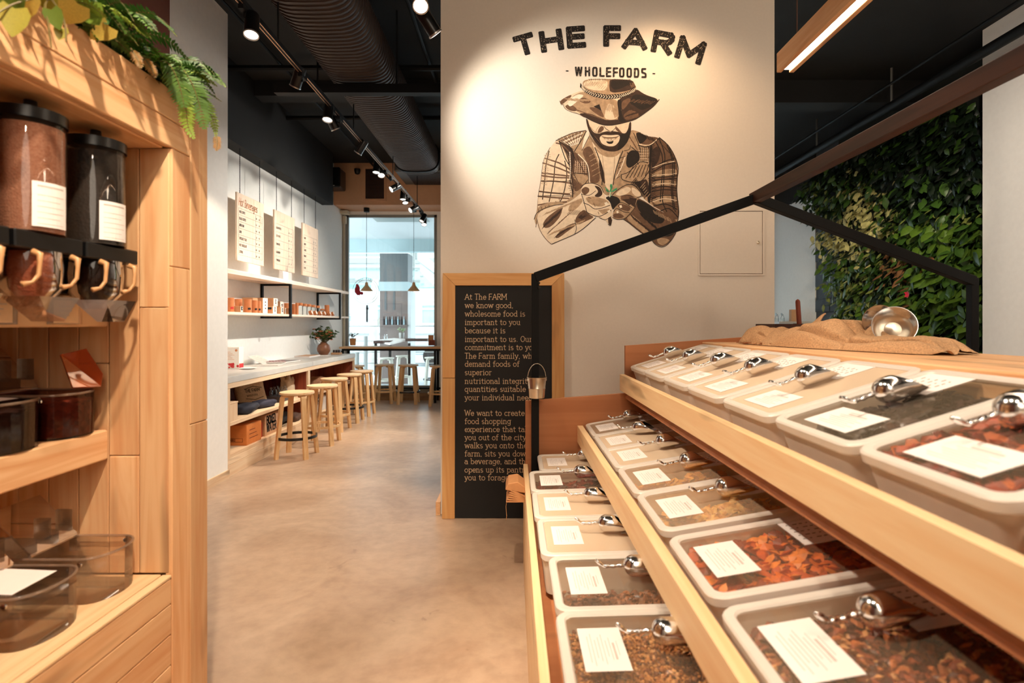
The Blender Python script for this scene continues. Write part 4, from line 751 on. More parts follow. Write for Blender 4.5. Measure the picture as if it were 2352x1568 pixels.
def scoop_bin(X, Y, Z, label, wy=.085, fillm=None, depth=.30, smoky=False, card=False, flap=True, group='acrylic scoop bins on the pine shelving'):
    t = thing('scoop_bin', label, 'bin', (X, Y, Z), 0, group); am = acrylS if smoky else acryl
    def outline(k, zz): return [(-depth, -wy * k, zz), (0, -wy * k, zz)] + [(.058 * math.cos(R(a)) * 1.0, wy * k * math.sin(R(a)), zz) for a in range(-75, 76, 15)] + [(0, wy * k, zz), (-depth, wy * k, zz)]
    bd = MB(); o0, o1, i1 = outline(.97, .001), outline(1, .122), outline(.95, .122); n = len(o0)
    bd.add(o0 + o1, [(i, (i + 1) % n, n + (i + 1) % n, n + i) for i in range(n)] + [tuple(range(n))[::-1]]); ob('body', bd, t, mats=am)
    ob('rim', MB().tube(outline(1, .122), .0035, 6, closed=True), t, mats=clear('rim_acrylic', (.9, .84, .80, 1), .3, .05, .12, srgb(235, 205, 180)) if 'rim_acrylic' not in bpy.data.materials else bpy.data.materials['rim_acrylic'], smooth='all')
    if fillm:
        fo = outline(.94, .006); fz = outline(.94, .1); fl = MB().add(fo + [(p_[0], p_[1], .095 + rnd.random() * .012) for p_ in fz] + [(-.12, 0, .115)], [(i, (i + 1) % n, n + (i + 1) % n, n + i) for i in range(n)] + [(n + i, n + (i + 1) % n, 2 * n) for i in range(n)])
        tag(ob('filling', fl, t, mats=fillm), kind='stuff')
    if flap:
        ld = ob('lid', MB().prism([(-.14, -wy * .92, .128), (-.25, -wy * .92, .24), (-.25, wy * .92, .24), (-.14, wy * .92, .128)], (.004, 0, .004)), t, mats=am)
        for s_ in (-1, 1): ob('lid_bracket', MB().box(-.162, s_ * .035 - .004, .155, -.12, s_ * .035 + .004, .215), ld, mats=acryl)
        ob('hinge_pin', MB().tube([(-.14, -wy * .9, .126), (-.14, wy * .9, .126)], .005, 8), ld, mats=steel, smooth=True)
    for s_ in (-1, 1): ob('rivet', MB().lathe([(.0, .004), (.006, .003), (.007, 0)], 10, (.0, s_ * wy, .108), M=Matrix.Rotation(R(-90 * s_), 3, 'X')), t, mats=steel, smooth=True)
    if card:
        cd = ob('label_card', MB().add([(-.16, -wy * .8, .131), (-.0, -wy * .8, .125), (-.0, wy * .6, .125), (-.16, wy * .6, .131)], [(0, 1, 2, 3)]), t, mats=paper)
for q in ((-1.163, 1.515, .672, 'empty clear scoop bin against the end wall on the bottom ledge', .083, None, .33, False, False), (-1.163, 1.31, .672, 'clear scoop bin with a white card, second on the bottom ledge', .088, None, .33, False, True), (-1.163, 1.1, .672, 'clear scoop bin on the bottom ledge cut off by the picture edge', .085, grain('brown_seed', srgb(150, 84, 56), srgb(110, 60, 42)), .33, False, False)):
    scoop_bin(*q)
darkm = grain('dark_dates', srgb(44, 26, 24), srgb(24, 14, 14), 90)
scoop_bin(-1.278, 1.52, 1.104, 'reddish scoop bin with open flap by the end wall on the middle shelf', .078, grain('red_flakes', srgb(140, 60, 36), srgb(100, 40, 26), 90), .28, True)
scoop_bin(-1.278, 1.325, 1.104, 'scoop bin of dark fruit with a white card on the middle shelf', .095, darkm, .28, True, True)
scoop_bin(-1.278, 1.12, 1.104, 'tan filled scoop bin at the picture edge on the middle shelf', .085, grain('tan_flakes', srgb(196, 140, 96), srgb(170, 116, 76), 90), .28, False, False)
am_ = clear('amber_acrylic', (.85, .42, .22, 1), .12, .05, .35, srgb(190, 90, 44))
tag(ob('loose_scoop_flap', MB().prism([(-1.24, 1.50, 1.24), (-1.30, 1.53, 1.33), (-1.27, 1.585, 1.345), (-1.225, 1.59, 1.27), (-1.215, 1.57, 1.235)], (.006, -.004, .003)), mats=am_, bevel=.001), 'amber plastic flap standing open on the reddish scoop bin', 'lid')

# ---------------------------------------------------------------- plants on top of the shelving
fg = [mat('fern_' + n, c, .55, noise=.25, scale=25, trans=.25) for n, c in (('deep', srgb(44, 78, 26)), ('mid', srgb(76, 112, 34)), ('light', srgb(132, 156, 56)), ('dry', srgb(150, 110, 52)))]
stemM = mat('fern_stem', srgb(98, 84, 40), .6)
def catmull(pts, per=6):
    pts = [Vector(p) for p in pts]; out = []
    for i in range(len(pts) - 1):
        p0, p1, p2, p3 = pts[max(i - 1, 0)], pts[i], pts[i + 1], pts[min(i + 2, len(pts) - 1)]
        for k in range(per):
            t = k / per; out.append(.5 * (2 * p1 + (p2 - p0) * t + (2 * p0 - 5 * p1 + 4 * p2 - p3) * t * t + (3 * p1 - p0 - 3 * p2 + p3) * t ** 3))
    return out + [pts[-1]]
def frond(parent, pts, m, wid=.05, name='frond', step=.0085, side=None):
    pts = catmull(pts); d = [0]
    for a, b_ in zip(pts, pts[1:]): d.append(d[-1] + (b_ - a).length)
    L_ = d[-1]; n = max(6, int(L_ / step)); mb = MB(); j = 0
    mb.tube(pts, [.0022 * (1 - .7 * x / L_) for x in d], 5, 1)
    side = side or Vector((rnd.uniform(-1, 1), rnd.uniform(-1, 1), .2))
    for i in range(2, n):
        s_ = i / n * L_
        while j < len(d) - 2 and d[j + 1] < s_: j += 1
        t = (s_ - d[j]) / max(1e-6, d[j + 1] - d[j]); p_ = pts[j].lerp(pts[j + 1], t); tg = (pts[j + 1] - pts[j]).normalized()
        lat = (side - tg * side.dot(tg)).normalized(); nrm = tg.cross(lat)
        w_ = wid * math.sin(math.pi * min(1, (i / n) * .86 + .14)) ** .7 * rnd.uniform(.85, 1.1)
        for sg in (-1, 1):
            dr = (lat * sg + tg * .35 + nrm * rnd.uniform(-.25, .15)).normalized(); b0 = p_ + tg * step * .0; wv = tg * step * .52
            tip = b0 + dr * w_ - Vector((0, 0, .12 * w_)); md = b0 + dr * w_ * .55 + nrm * w_ * .06
            mb.add([b0 - wv * .7, b0 + wv * .7, md + wv, md - wv, tip], [(0, 1, 2, 3), (3, 2, 4)], 0)
    return ob(name, mb, parent, mats=[m, stemM])
spots_f = [((-1.16, 1.0, 2.06), 'bushy fern at the left end of the shelf top beside the vine leaves'), ((-1.14, 1.22, 2.06), 'dense dark green fern above the middle of the pine header'), ((-1.15, 1.43, 2.06), 'full green fern on the shelf top, second from the post'), ((-1.14, 1.62, 2.06), 'fern at the post end of the shelf top with long fronds hanging down')]
for k, (o_, lab) in enumerate(spots_f):
    t = thing('potted_fern', lab, 'fern', o_, 0, 'ferns on the shelving top')
    ob('pot', MB().lathe([(0, -.07), (.06, -.07), (.075, .03), (.07, .03), (.06, .0), (0, .0)], 18), t, mats=mat('terracotta', srgb(150, 88, 62), .8) if 'terracotta' not in bpy.data.materials else bpy.data.materials['terracotta'], smooth=True)
    for i in range((18, 32, 46, 50)[k]):
        a = R(rnd.uniform(-95, 85)) if i % 6 else R(rnd.uniform(0, 360)); ln = rnd.uniform(.15, .27); out = Vector((math.cos(a), math.sin(a), 0)); up_ = rnd.uniform(.5, 1.15)
        pts = [Vector((0, 0, .0)), out * ln * .35 + Vector((0, 0, ln * .55 * up_)), out * ln * .72 + Vector((0, 0, ln * .62 * up_)), out * ln * 1.0 + Vector((0, 0, ln * .38 * up_))]
        if k == 3 and out.y > .3: pts = [Vector((q.x, q.y * .6, q.z)) for q in pts]
        frond(t, pts, fg[(0, 0, 1, 1, 0, 2)[i % 6]], rnd.uniform(.03, .045))
    if k == 3:
        for path, m, wd in (([(365, 160, 1.62), (408, 150, 1.60), (440, 190, 1.60), (462, 255, 1.62), (470, 300, 1.63)], 1, .05), ([(385, 175, 1.66), (430, 165, 1.68), (455, 215, 1.7), (478, 250, 1.71), (492, 285, 1.72), (497, 318, 1.72)], 2, .026),
                            ([(350, 160, 1.55), (400, 185, 1.54), (425, 240, 1.55), (432, 290, 1.57), (448, 322, 1.58)], 2, .03), ([(340, 140, 1.5), (385, 145, 1.5), (410, 190, 1.52), (424, 250, 1.54)], 1, .042), ([(380, 150, 1.66), (425, 140, 1.66), (448, 175, 1.68), (462, 215, 1.69)], 0, .05)):
            frond(t, [P(*q) - Vector(o_) for q in path], fg[m], wd, side=Vector((1, .5, .2)))
        frond(t, [P(496, 308, 1.72) - Vector(o_), P(499, 325, 1.72) - Vector(o_), P(497, 347, 1.72) - Vector(o_)], fg[3], .016, 'withered_tip', .004, side=Vector((1, .3, 0)))
        for path in ([(300, 110, 1.4), (318, 140, 1.4), (322, 158, 1.4)], [(330, 130, 1.46), (352, 165, 1.46), (356, 180, 1.46)]):
            frond(t, [P(*q) - Vector(o_) for q in path], fg[3], .016, 'withered_tip', .005, side=Vector((1, .3, 0)))
lm = [mat('vine_leaf_' + n, c, .45, noise=.18, scale=30, trans=.2) for n, c in (('olive', srgb(150, 142, 48)), ('yellow', srgb(200, 176, 84)), ('green', srgb(92, 112, 36)))]
def heart(m, s_):
    o_ = [(0, 0), (.34, .16), (.5, -.12), (.42, -.5), (.2, -.86), (0, -1.08), (-.2, -.86), (-.42, -.5), (-.5, -.12), (-.34, .16)]
    mb = MB().add([(0, .02, -.35 * s_)] + [(x * s_, -.10 * s_ * abs(x), y * s_) for x, y in o_], [(0, i + 1, (i + 1) % 10 + 1) for i in range(10)])
    return mb.mesh('heart_leaf', m, 'all')
vine = thing('heartleaf_vine', 'yellow green heart leaved vine trailing over the top left of the pine header', 'plant', (-1.1, .98, 2.1))
lv = [heart(m, 1) for m in lm]
for i, (px, py, Y, s_, m, rx, ry, rz) in enumerate(((34, 20, 1.06, .052, 0, .1, .1, .5), (118, 22, 1.12, .038, 2, .2, -.3, .2), (142, 65, 1.14, .026, 0, 0, .2, .5), (178, 8, 1.2, .06, 1, .9, .5, .9), (60, -20, 1.1, .06, 1, .5, .4, .3), (205, 20, 1.24, .06, 2, -.4, -.6, .2), (250, 60, 1.3, .05, 1, .7, .6, 1.1), (100, -25, 1.12, .05, 0, .9, .2, .3), (12, -30, 1.05, .05, 2, .6, -.3, .4))):
    o_ = ob('leaf', lv[m], vine, P(px, py, Y) - Vector((-1.1, .98, 2.1)), (rx, ry, rz)); o_.scale = (s_, s_, s_)
for pts in (((200, -10, 1.2), (110, 0, 1.13), (112, 60, 1.12), (118, 110, 1.12)), ((120, 0, 1.13), (140, 30, 1.14), (150, 60, 1.14), (152, 95, 1.14)), ((100, -10, 1.1), (30, 10, 1.06), (-20, 40, 1.03))):
    ob('stem', MB().tube(catmull([P(*q) - Vector((-1.1, .98, 2.1)) for q in pts], 5), .0018, 5), vine, mats=stemM)
# ---------------------------------------------------------------- bulk bin stand on the right (its own axes, turned half a degree)
TH = R(.55)
MT = Matrix.Rotation(TH, 4, 'Z')
def BL(x, y, z=0): return MT @ Vector((x, y, z))
XC = 1.43
bs = thing('bulk_bin_stand', 'stepped plywood bulk food stand carrying three tiers of lidded tubs', 'display stand', BL(XC, 1.4), TH)
def BB(name, x0, y0, z0, x1, y1, z1, m, bev=.002, parent=None):
    c = Vector(((x0 + x1) / 2 - XC, (y0 + y1) / 2 - 1.4, (z0 + z1) / 2)); hx, hy, hz = abs(x1 - x0) / 2, abs(y1 - y0) / 2, abs(z1 - z0) / 2
    return ob(name, MB().box(-hx, -hy, -hz, hx, hy, hz), parent or bs, c, bevel=bev, mats=m)
prof = [(.075, 0), (.075, .958), (.672, 1.003), (.672, 1.288), (XC, 1.342), (2 * XC - .672, 1.288), (2 * XC - .672, 1.003), (2 * XC - .075, .958), (2 * XC - .075, 0)]
for yy in (3.22, -.42): ob('end_panel', MB().prism([(x - XC, yy - 1.4, z) for x, z in prof], (0, .03, 0)), bs, mats=plyP, bevel=.001)
for sg in (1, -1):
    def mx(x): return x if sg == 1 else 2 * XC - x
    def bb(n, x0, z0, x1, z1, m, y0=-.38, y1=3.219): 
        a, b_ = sorted((mx(x0), mx(x1))); return BB(n, a, y0, z0, b_, y1, z1, m)
    bb('base_panel', .062, 0, .086, .50, plyY); bb('tier_rail', .062, .502, .088, .584, plyY)
    bb('tier_rail', .3845, .712, .418, .8125, plyY); bb('riser_panel', .60, .20, .615, .62, plyP)
    bb('tier_rail', .638, 1.023, .668, 1.118, plyY); bb('riser_panel', .905, .70, .92, 1.0, plyP)
    for x0, z0, tl, ln in ((.088, .49, 1.5, .47), (.42, .66, 9.5, .47), (.67, .99, 17, .47)):
        c_, s_ = math.cos(R(tl)) * ln, math.sin(R(tl)) * ln
        pts = [(mx(x0) - XC, -.38 - 1.4, z0), (mx(x0 + c_) - XC, -.38 - 1.4, z0 + s_), (mx(x0 + c_) - XC, -.38 - 1.4, z0 + s_ - .015), (mx(x0) - XC, -.38 - 1.4, z0 - .015)]
        ob('tier_shelf', MB().prism(pts if sg == 1 else pts[::-1], (0, 3.59, 0)), bs, mats=plyP)
    bb('top_fascia', 1.108, 1.225, 1.128, 1.296, pineY)
BB('top_board', 1.13, -.4, 1.284, 1.43, 3.219, 1.31, pineY, .004); BB('top_board', 1.432, -.4, 1.284, 1.73, 3.219, 1.31, pineY, .004)

# black gable frame standing over the stand
gf = thing('gable_frame', 'black steel gable frame with a dark wooden ridge standing over the bulk bins', 'frame', BL(XC, 3.18), TH)
def GP(px, py, Y=3.18): return Vector(((px - 1178) * Y / F - XC, Y - 3.18, H - (py - 745) * Y / F))
ap_ = Vector((0.005, 0, H + 288 * 3.18 / F)); lt = Vector((.131 - XC, 0, H + 106 * 3.18 / F)); rt = Vector((XC - .131, 0, lt.z - .02))
for q in (lt, rt): ob('post', MB().bar((q.x, 0, .0), (q.x, 0, q.z + .02), .044, .044, up=(1, 0, 0)), gf, mats=blackM, bevel=.002)
for q in (lt, rt): ob('rafter', MB().bar(q + Vector((0, 0, 0)), ap_, .05, .056), gf, mats=blackM, bevel=.002)
ob('ridge_beam', MB().bar((ap_.x, .03, ap_.z + .005), (ap_.x, -3.55, ap_.z + .005), .052, .062), gf, mats=darkwood, bevel=.003)
for q in (lt, rt): ob('post', MB().bar((q.x, -3.5, .0), (q.x, -3.5, q.z + .02), .044, .044, up=(1, 0, 0)), gf, mats=blackM); ob('rafter', MB().bar(q + Vector((0, -3.5, 0)), ap_ + Vector((0, -3.5, 0)), .05, .056), gf, mats=blackM)
for zz in (-.005, -.03): ob('bolt', MB().lathe([(0, .012), (.008, .01), (.009, 0)], 8, (lt.x + .02, -.028, lt.z + zz - .03), M=Matrix.Rotation(R(90), 3, 'X')), gf, mats=blackS)

# tubs
def rrect(hx, hy, r, z, n=4):
    o_ = []
    for cx_, cy_, a0 in ((hx - r, hy - r, 0), (-hx + r, hy - r, 90), (-hx + r, -hy + r, 180), (hx - r, -hy + r, 270)):
        for i in range(n + 1): a = R(a0 + 90 * i / n); o_.append((cx_ + r * math.cos(a), cy_ + r * math.sin(a), z))
    return o_
def loft(mb, rings, cap=True):
    n = len(rings[0]); vs = [p_ for r_ in rings for p_ in r_]
    fs = [(i * n + j, i * n + (j + 1) % n, (i + 1) * n + (j + 1) % n, (i + 1) * n + j) for i in range(len(rings) - 1) for j in range(n)]
    if cap: fs.append(tuple(range((len(rings) - 1) * n, len(rings) * n)))
    return mb.add(vs, fs)
UX, VY = .2275, .1725
me_rim = loft(MB(), [rrect(UX - .004, VY - .004, .036, -.026), rrect(UX, VY, .04, -.022), rrect(UX, VY, .04, -.004), rrect(UX - .004, VY - .004, .037, 0), rrect(UX - .021, VY - .021, .026, 0), rrect(UX - .025, VY - .025, .024, -.005)], False).mesh('lid_rim', rimM, True)
me_pane = MB().poly(rrect(UX - .0245, VY - .0245, .024, -.006)).mesh('lid_pane', lidM)
me_pane_h = me_pane.copy(); me_pane_h.materials.clear(); me_pane_h.materials.append(lidH); me_pane_s = me_pane.copy(); me_pane_s.materials.clear(); me_pane_s.materials.append(lidS)
me_tub = loft(MB(), [rrect(UX - .008, VY - .008, .034, -.02), rrect(UX - .014, VY - .014, .03, -.138), rrect(UX - .024, VY - .024, .025, -.142)]).mesh('tub_body', tubM, True)
me_card = MB().box(-.0525, -.085, -.0005, .0525, .085, .0005).mesh('label_card', paper)
pr = MB()
for k in range(9):
    x = .034 - k * .0085; a = .03 + .04 * ((k * 37) % 10) / 10
    if k == 1: pr.box(x - .002, -.045, .0006, x + .003, .02, .0009)
    else: pr.box(x, -a, .0006, x + .0015, a * .9, .0009)
me_print = pr.mesh('label_print', greyink)
me_sign = MB().box(-.0625, -.07, -.0006, .0625, .07, .0006).mesh('price_card', paper)
pr = MB()
for k in range(5):
    y = .048 - k * .022
    for j in range(5): pr.box(-.05 + j * .018, y, .0007, -.05 + j * .018 + .005 + .007 * ((k * 7 + j * 5) % 3) / 2, y + .0035, .001)
me_sprint = pr.mesh('price_print', mat('faded_print', srgb(120, 96, 80), .8))
def pieces(n, kind, cols, seed, hx, hy):
    r_ = random.Random(seed); mb = MB()
    # bed below the pieces
    nx, ny = 14, 11; vs = []
    for i in range(nx + 1):
        for j in range(ny + 1): vs.append((-hx + 2 * hx * i / nx, -hy + 2 * hy * j / ny, r_.uniform(-.012, -.002)))
    mb.add(vs, [(i * (ny + 1) + j, (i + 1) * (ny + 1) + j, (i + 1) * (ny + 1) + j + 1, i * (ny + 1) + j + 1) for i in range(nx) for j in range(ny)], 0)
    for k in range(n):
        c = Vector((r_.uniform(-hx, hx), r_.uniform(-hy, hy), r_.uniform(-.008, .008))); q = Euler((r_.uniform(-.7, .7), r_.uniform(-.7, .7), r_.uniform(0, 6.3))).to_matrix()
        if kind == 'nut': a, b_, h_ = .012, .0075, .005
        elif kind == 'chip': a, b_, h_ = .022, .016, .0022
        elif kind == 'fruit': a, b_, h_ = .022, .018, .008
        else: a, b_, h_ = .006, .005, .004
        s_ = r_.uniform(.75, 1.25); ring = [Vector((a * s_ * math.cos(t * math.pi / 3), b_ * s_ * math.sin(t * math.pi / 3), r_.uniform(-.3, .3) * h_)) for t in range(6)]
        mb.add([c + q @ v for v in ring] + [c + q @ Vector((0, 0, h_)), c + q @ Vector((0, 0, -h_))], [(i, (i + 1) % 6, 6) for i in range(6)] + [((i + 1) % 6, i, 7) for i in range(6)], r_.randrange(len(cols)))
    return mb.mesh('contents', cols, False)
def pal(name, *cs): return [mat('%s_%d' % (name, i), srgb(*c), .5, noise=.2, scale=60) for i, c in enumerate(cs)]
FOOD = {'berries': ('fruit', pal('berries', (120, 26, 26), (90, 18, 20), (150, 40, 32)), 700), 'almonds': ('nut', pal('almond', (150, 88, 52), (126, 70, 42), (172, 106, 64)), 800), 'granola': ('crumb', pal('granola', (196, 132, 72), (170, 104, 54), (216, 158, 98), (120, 66, 36)), 2600),
        'mango': ('chip', pal('mango', (226, 150, 40), (208, 124, 30), (236, 172, 70)), 500), 'flakes': ('chip', pal('banana', (228, 166, 70), (212, 140, 50), (236, 186, 100)), 600), 'apricots': ('fruit', pal('apricot', (216, 104, 28), (190, 78, 22), (226, 130, 50), (130, 44, 16)), 420),
        'nuts': ('nut', pal('nutmix', (150, 72, 40), (104, 46, 28), (190, 110, 62), (210, 150, 96), (80, 34, 24)), 900), 'prunes': ('fruit', pal('prune', (44, 28, 30), (64, 42, 42), (32, 20, 22)), 450), 'goji': ('chip', pal('goji', (150, 50, 28), (176, 70, 36), (112, 34, 22), (196, 98, 50)), 1100),
        'seeds': ('crumb', pal('seed', (176, 130, 92), (150, 106, 74), (198, 156, 116)), 1500)}
FM = {k: pieces(n, kd, cols, i, UX - .036, VY - .033) for i, (k, (kd, cols, n)) in enumerate(FOOD.items())}
# scoop: handle along -x, bowl along +x, resting on z = 0
def scoop_meshes():
    body = MB(); n = 20; st_ = []
    for i in range(9): a = R(6 + 84 * i / 8); st_.append((-.031 * math.cos(a), .031 * math.sin(a)))      # round back
    for i in range(1, 10): t = i / 9; st_.append((.105 * t, .031 - .007 * t * t + .002 * t))
    vs = []
    for x, r_ in st_:
        for j in range(n):
            a = 2 * math.pi * j / n; top = (1 + math.cos(a)) / 2          # a = 0 is the upper side: cut back there
            xx = x if x < .016 else .016 + (x - .016) * (1 - .84 * top ** .8)
            vs.append((xx, r_ * math.sin(a), .0315 + r_ * math.cos(a)))
    body.add(vs, [(i * n + j, (i + 1) * n + j, (i + 1) * n + (j + 1) % n, i * n + (j + 1) % n) for i in range(len(st_) - 1) for j in range(n)])
    body.poly([vs[j] for j in range(n)])
    h_ = MB(); pts = []; rr = []
    for i in range(29):
        t = i / 28; pts.append((-.029 - .085 * t, .0, .034 - .004 * math.sin(t * 3) + .016 * max(0, t - .72) / .28)); rr.append(.0042 + .0022 * abs(math.sin(t * 12.5)) ** 2)
    h_.tube(pts, rr, 10)
    return body.mesh('scoop_bowl', steel, 'all'), h_.mesh('scoop_handle', steel, 'all')
me_bowl, me_handle = scoop_meshes()
ORD = ['farthest', 'second', 'third', 'fourth', 'fifth', 'sixth', 'seventh', 'eighth']
def tub(tier, k, x0, yfar, z0, tilt, food, depth, words_, label_uv=(.05, .08), scoop=(.245, .165, 0), sgn=True):
    nm = {1: 'top', 2: 'middle', 3: 'bottom'}[tier]; where = 'nearest the pillar' if k == 0 else ORD[k] + ' from pillar'
    c_, s_ = math.cos(R(tilt)), math.sin(R(tilt))
    ctr = BL(x0 + UX * c_, yfar - VY, z0 + UX * s_)
    t = thing('lidded_tub', '%s, %s, %s tier' % (words_, where, nm), 'tub', ctr, 0, 'tubs in the %s tier' % nm); t.rotation_euler = (0, -R(tilt), TH)
    ob('tub_body', me_tub, t); ld = ob('lid', me_rim, t); ob('lid_pane', me_pane_h if food == 'seeds' or depth > .098 or (food != 'almonds' and depth > .075) or (tier == 1 and k < 5) else me_pane_s if food in ('mango', 'flakes') or tier == 2 and k == 0 else me_pane, ld)
    tag(ob('contents', FM[food], t, (0, 0, -.006 - depth - .012)), kind='stuff')
    u, v = label_uv; cd = ob('label_card', me_card, t, (-UX + u + .0525, VY - v - .085, -.0045)); ob('print', me_print, cd)
    if sgn: cd = ob('price_card', me_sign, t, (UX - .028 - .0625, VY - .03 - .07, -.0044)); ob('print', me_sprint, cd)
    if scoop:
        u, v, rz = scoop; q = Matrix.Rotation(TH, 4, 'Z') @ Matrix.Rotation(-R(tilt), 4, 'Y')
        sc = thing('scoop', 'steel scoop lying on the lid of the tub %s in the %s tier' % (where, nm), 'scoop', ctr + q @ Vector((-UX + u, VY - v, .0005)), 0, 'scoops on the %s tier' % nm)
        sc.rotation_euler = (q @ Matrix.Rotation(rz, 4, 'Z')).to_euler()
        ob('bowl', me_bowl, sc); ob('handle', me_handle, sc)
for k, (y, x, f, d_, wds, sp_) in enumerate(((3.18, .142, 'seeds', .06, 'clear lidded tub of brown seeds', (.25, .16, 0)), (2.825, .084, 'berries', .045, 'clear lidded tub of dark red berries', (.25, .15, -.1)), (2.48, .086, 'flakes', .085, 'clear lidded tub with a few pale flakes', (.25, .165, -.1)),
                                        (2.136, .094, 'granola', .09, 'clear lidded tub with a little brown mix', (.25, .16, -.12)), (1.79, .116, 'almonds', .095, 'clear lidded tub with almonds in the bottom', (.25, .16, -.06)), (1.447, .112, 'granola', .03, 'clear lidded tub of crumbly granola', (.25, .165, -.06)))):
    tub(3, k, x, y, .65, 1.5, f, d_, wds, scoop=sp_)
for k, (y, f, d_, wds, sp_) in enumerate(((3.2, 'almonds', .06, 'clear lidded tub of brown nuts', (.24, .12, .0)), (2.86, 'seeds', .06, 'clear lidded tub of light brown seeds', (.22, .12, -.55)), (2.56, 'seeds', .09, 'clear lidded tub with pale seeds low inside', (.25, .165, .0)), (2.22, 'mango', .06, 'clear lidded tub of orange mango strips', (.25, .165, 0)),
                                      (1.88, 'flakes', .062, 'clear lidded tub of yellow dried flakes', (.26, .165, 0)), (1.50, 'apricots', .02, 'clear lidded tub of dried apricots', None), (1.127, 'nuts', .022, 'clear lidded tub of dark mixed nuts', (.245, .15, .05)))):
    tub(2, k, .425, y, .826, 9.5, f, d_, wds, scoop=sp_)
for k, (y, f, d_, wds, sp_) in enumerate(((3.18, 'seeds', .09, 'pale lidded tub with its card at the far corner', (.21, .15, 0)), (2.84, 'seeds', .09, 'pale lidded tub', (.21, .15, 0)), (2.49, 'almonds', .09, 'pale lidded tub with a trace of brown inside', (.22, .16, 0)), (2.15, 'flakes', .07, 'pale lidded tub with golden flakes low inside', (.22, .165, .04)),
                                      (1.79, 'seeds', .08, 'pale lidded tub with a bright steel scoop', (.22, .165, .04)), (1.436, 'prunes', .035, 'lidded tub of dark prunes', (.22, .165, .04)), (1.09, 'goji', .008, 'lidded tub full of red brown fruit chips', (.235, .13, .0)), (.735, 'seeds', .05, 'pale lidded tub cut off by the picture edge', None))):
    tub(1, k, .685, y, 1.168, 17, f, d_, wds, scoop=sp_)

# tin bucket on the post, paper bags
q = BL(.138, 3.125, H - (915 - 745) * 3.13 / F)
bk = thing('tin_bucket', 'small shiny tin bucket hanging on the front black post', 'bucket', q, .3)
ob('pail', MB().lathe([(0, .004), (.043, .0), (.045, .004), (.049, .052), (.0505, .054), (.0505, .058), (.0495, .06), (.055, .114), (.058, .116), (.058, .12), (.054, .12), (.043, .008), (0, .008)], 28), bk, mats=galv, smooth=True)
ob('handle', MB().tube([(.056 * math.cos(R(a)), 0, .108 + .09 * math.sin(R(a))) for a in range(0, 181, 12)], .0022, 8), bk, mats=galv, smooth='all')
for s_ in (-1, 1): ob('ear', MB().lathe([(0, .006), (.009, .005), (.01, 0)], 10, (s_ * .053, 0, .105), M=Matrix.Rotation(R(90 * s_), 3, 'Y')), bk, mats=galv, smooth=True)
tag(ob('red_tokens', MB().lathe([(0, .0), (.02, .004), (.024, .012), (0, .02)], 10, q + Vector((.012, -.01, .095))), mats=mat('red_plastic', srgb(150, 44, 34), .5)), 'red token lying in the hanging tin bucket', 'token')
tag(ob('hook', MB().tube([(q.x, q.y, q.z + .198), (q.x, q.y + .005, q.z + .205), (q.x, q.y + .03, q.z + .205)], .003, 6), mats=blackM), 'little black hook on the post holding the tin bucket', 'hook')
pb = thing('paper_bags', 'bundle of folded brown paper bags hung at the corner of the bulk stand', 'bags', BL(.02, 2.86, .575), TH)
for k in range(6):
    mb = MB().prism([(-.075, .0, -.02 - .0 * k), (.04, .0, -.065), (.044, -.0, -.055), (-.02, .0, .045), (-.05, 0, .05)], (0, .16, 0))
    pts = [(-.055 + .004 * k, -.08, -.075 + .012 * k), (.045, -.08, -.075 + .004 * k), (.045, .08, -.07 + .004 * k), (-.055 + .004 * k, .08, -.07 + .012 * k)]
    ob('bag', MB().prism(pts, (.01, 0, .006)), pb, mats=kraft)
ob('top_bag', MB().prism([(-.06, -.08, -.012), (-.045, -.08, .022), (.005, -.08, .03), (.045, -.08, .0), (.045, -.08, -.03)], (0, .16, .0)), pb, mats=kraft, bevel=.004)
ob('string', MB().tube([(-.05, -.07, -.06), (-.056, -.07, -.1), (-.052, -.07, -.15), (-.055, -.07, -.17)], .0015, 5), pb, mats=mat('jute_string', srgb(170, 126, 84), .9))
# ---------------------------------------------------------------- cafe counter along the left wall
cn = thing('cafe_counter', 'long low cafe counter with pale concrete top and open red brown bays', 'counter', (-2.97, 6.9, 0))
def CB(name, x0, y0, z0, x1, y1, z1, m, bev=.002): 
    c = ((x0 + x1) / 2 + 2.97, (y0 + y1) / 2 - 6.9, (z0 + z1) / 2)
    return ob(name, MB().box(-abs(x1 - x0) / 2, -abs(y1 - y0) / 2, -(z1 - z0) / 2, abs(x1 - x0) / 2, abs(y1 - y0) / 2, (z1 - z0) / 2), cn, c, bevel=bev, mats=m)
XB = -2.67
CB('worktop', -3.268, 4.962, .866, XB, 7.02, .928, concrete_top, .004); CB('worktop', -3.268, 7.023, .866, XB, 8.86, .928, concrete_top, .004)
CB('rail', -3.26, 4.964, .818, XB - .004, 8.85, .865, palewoodY)
for y0, y1 in ((4.964, 5.018), (6.885, 6.945), (8.80, 8.85)): CB('upright', -3.26, y0, .12, XB - .005, y1, .817, palewoodZ)
CB('back_panel', -3.262, 5.02, .12, -3.24, 8.80, .816, redwood); 
for y in (5.019, 6.876, 6.946, 8.79): CB('side_lining', -3.24, y, .21, XB - .03, y + .008, .816, redwood)
for y0, y1 in ((5.02, 6.884), (6.946, 8.80)):
    CB('shelf', -3.238, y0, .466, XB - .006, y1, .50, palewoodY); CB('base_board', -3.24, y0, .17, XB - .006, y1, .206, palewoodY)
CB('base_rail', -2.72, 4.966, .112, XB - .004, 8.85, .169, palewoodY); CB('plinth', -3.2, 4.966, 0, XB - .002, 6.9, .11, palewoodY); CB('plinth', -3.2, 6.903, 0, XB - .002, 8.85, .11, palewoodY)

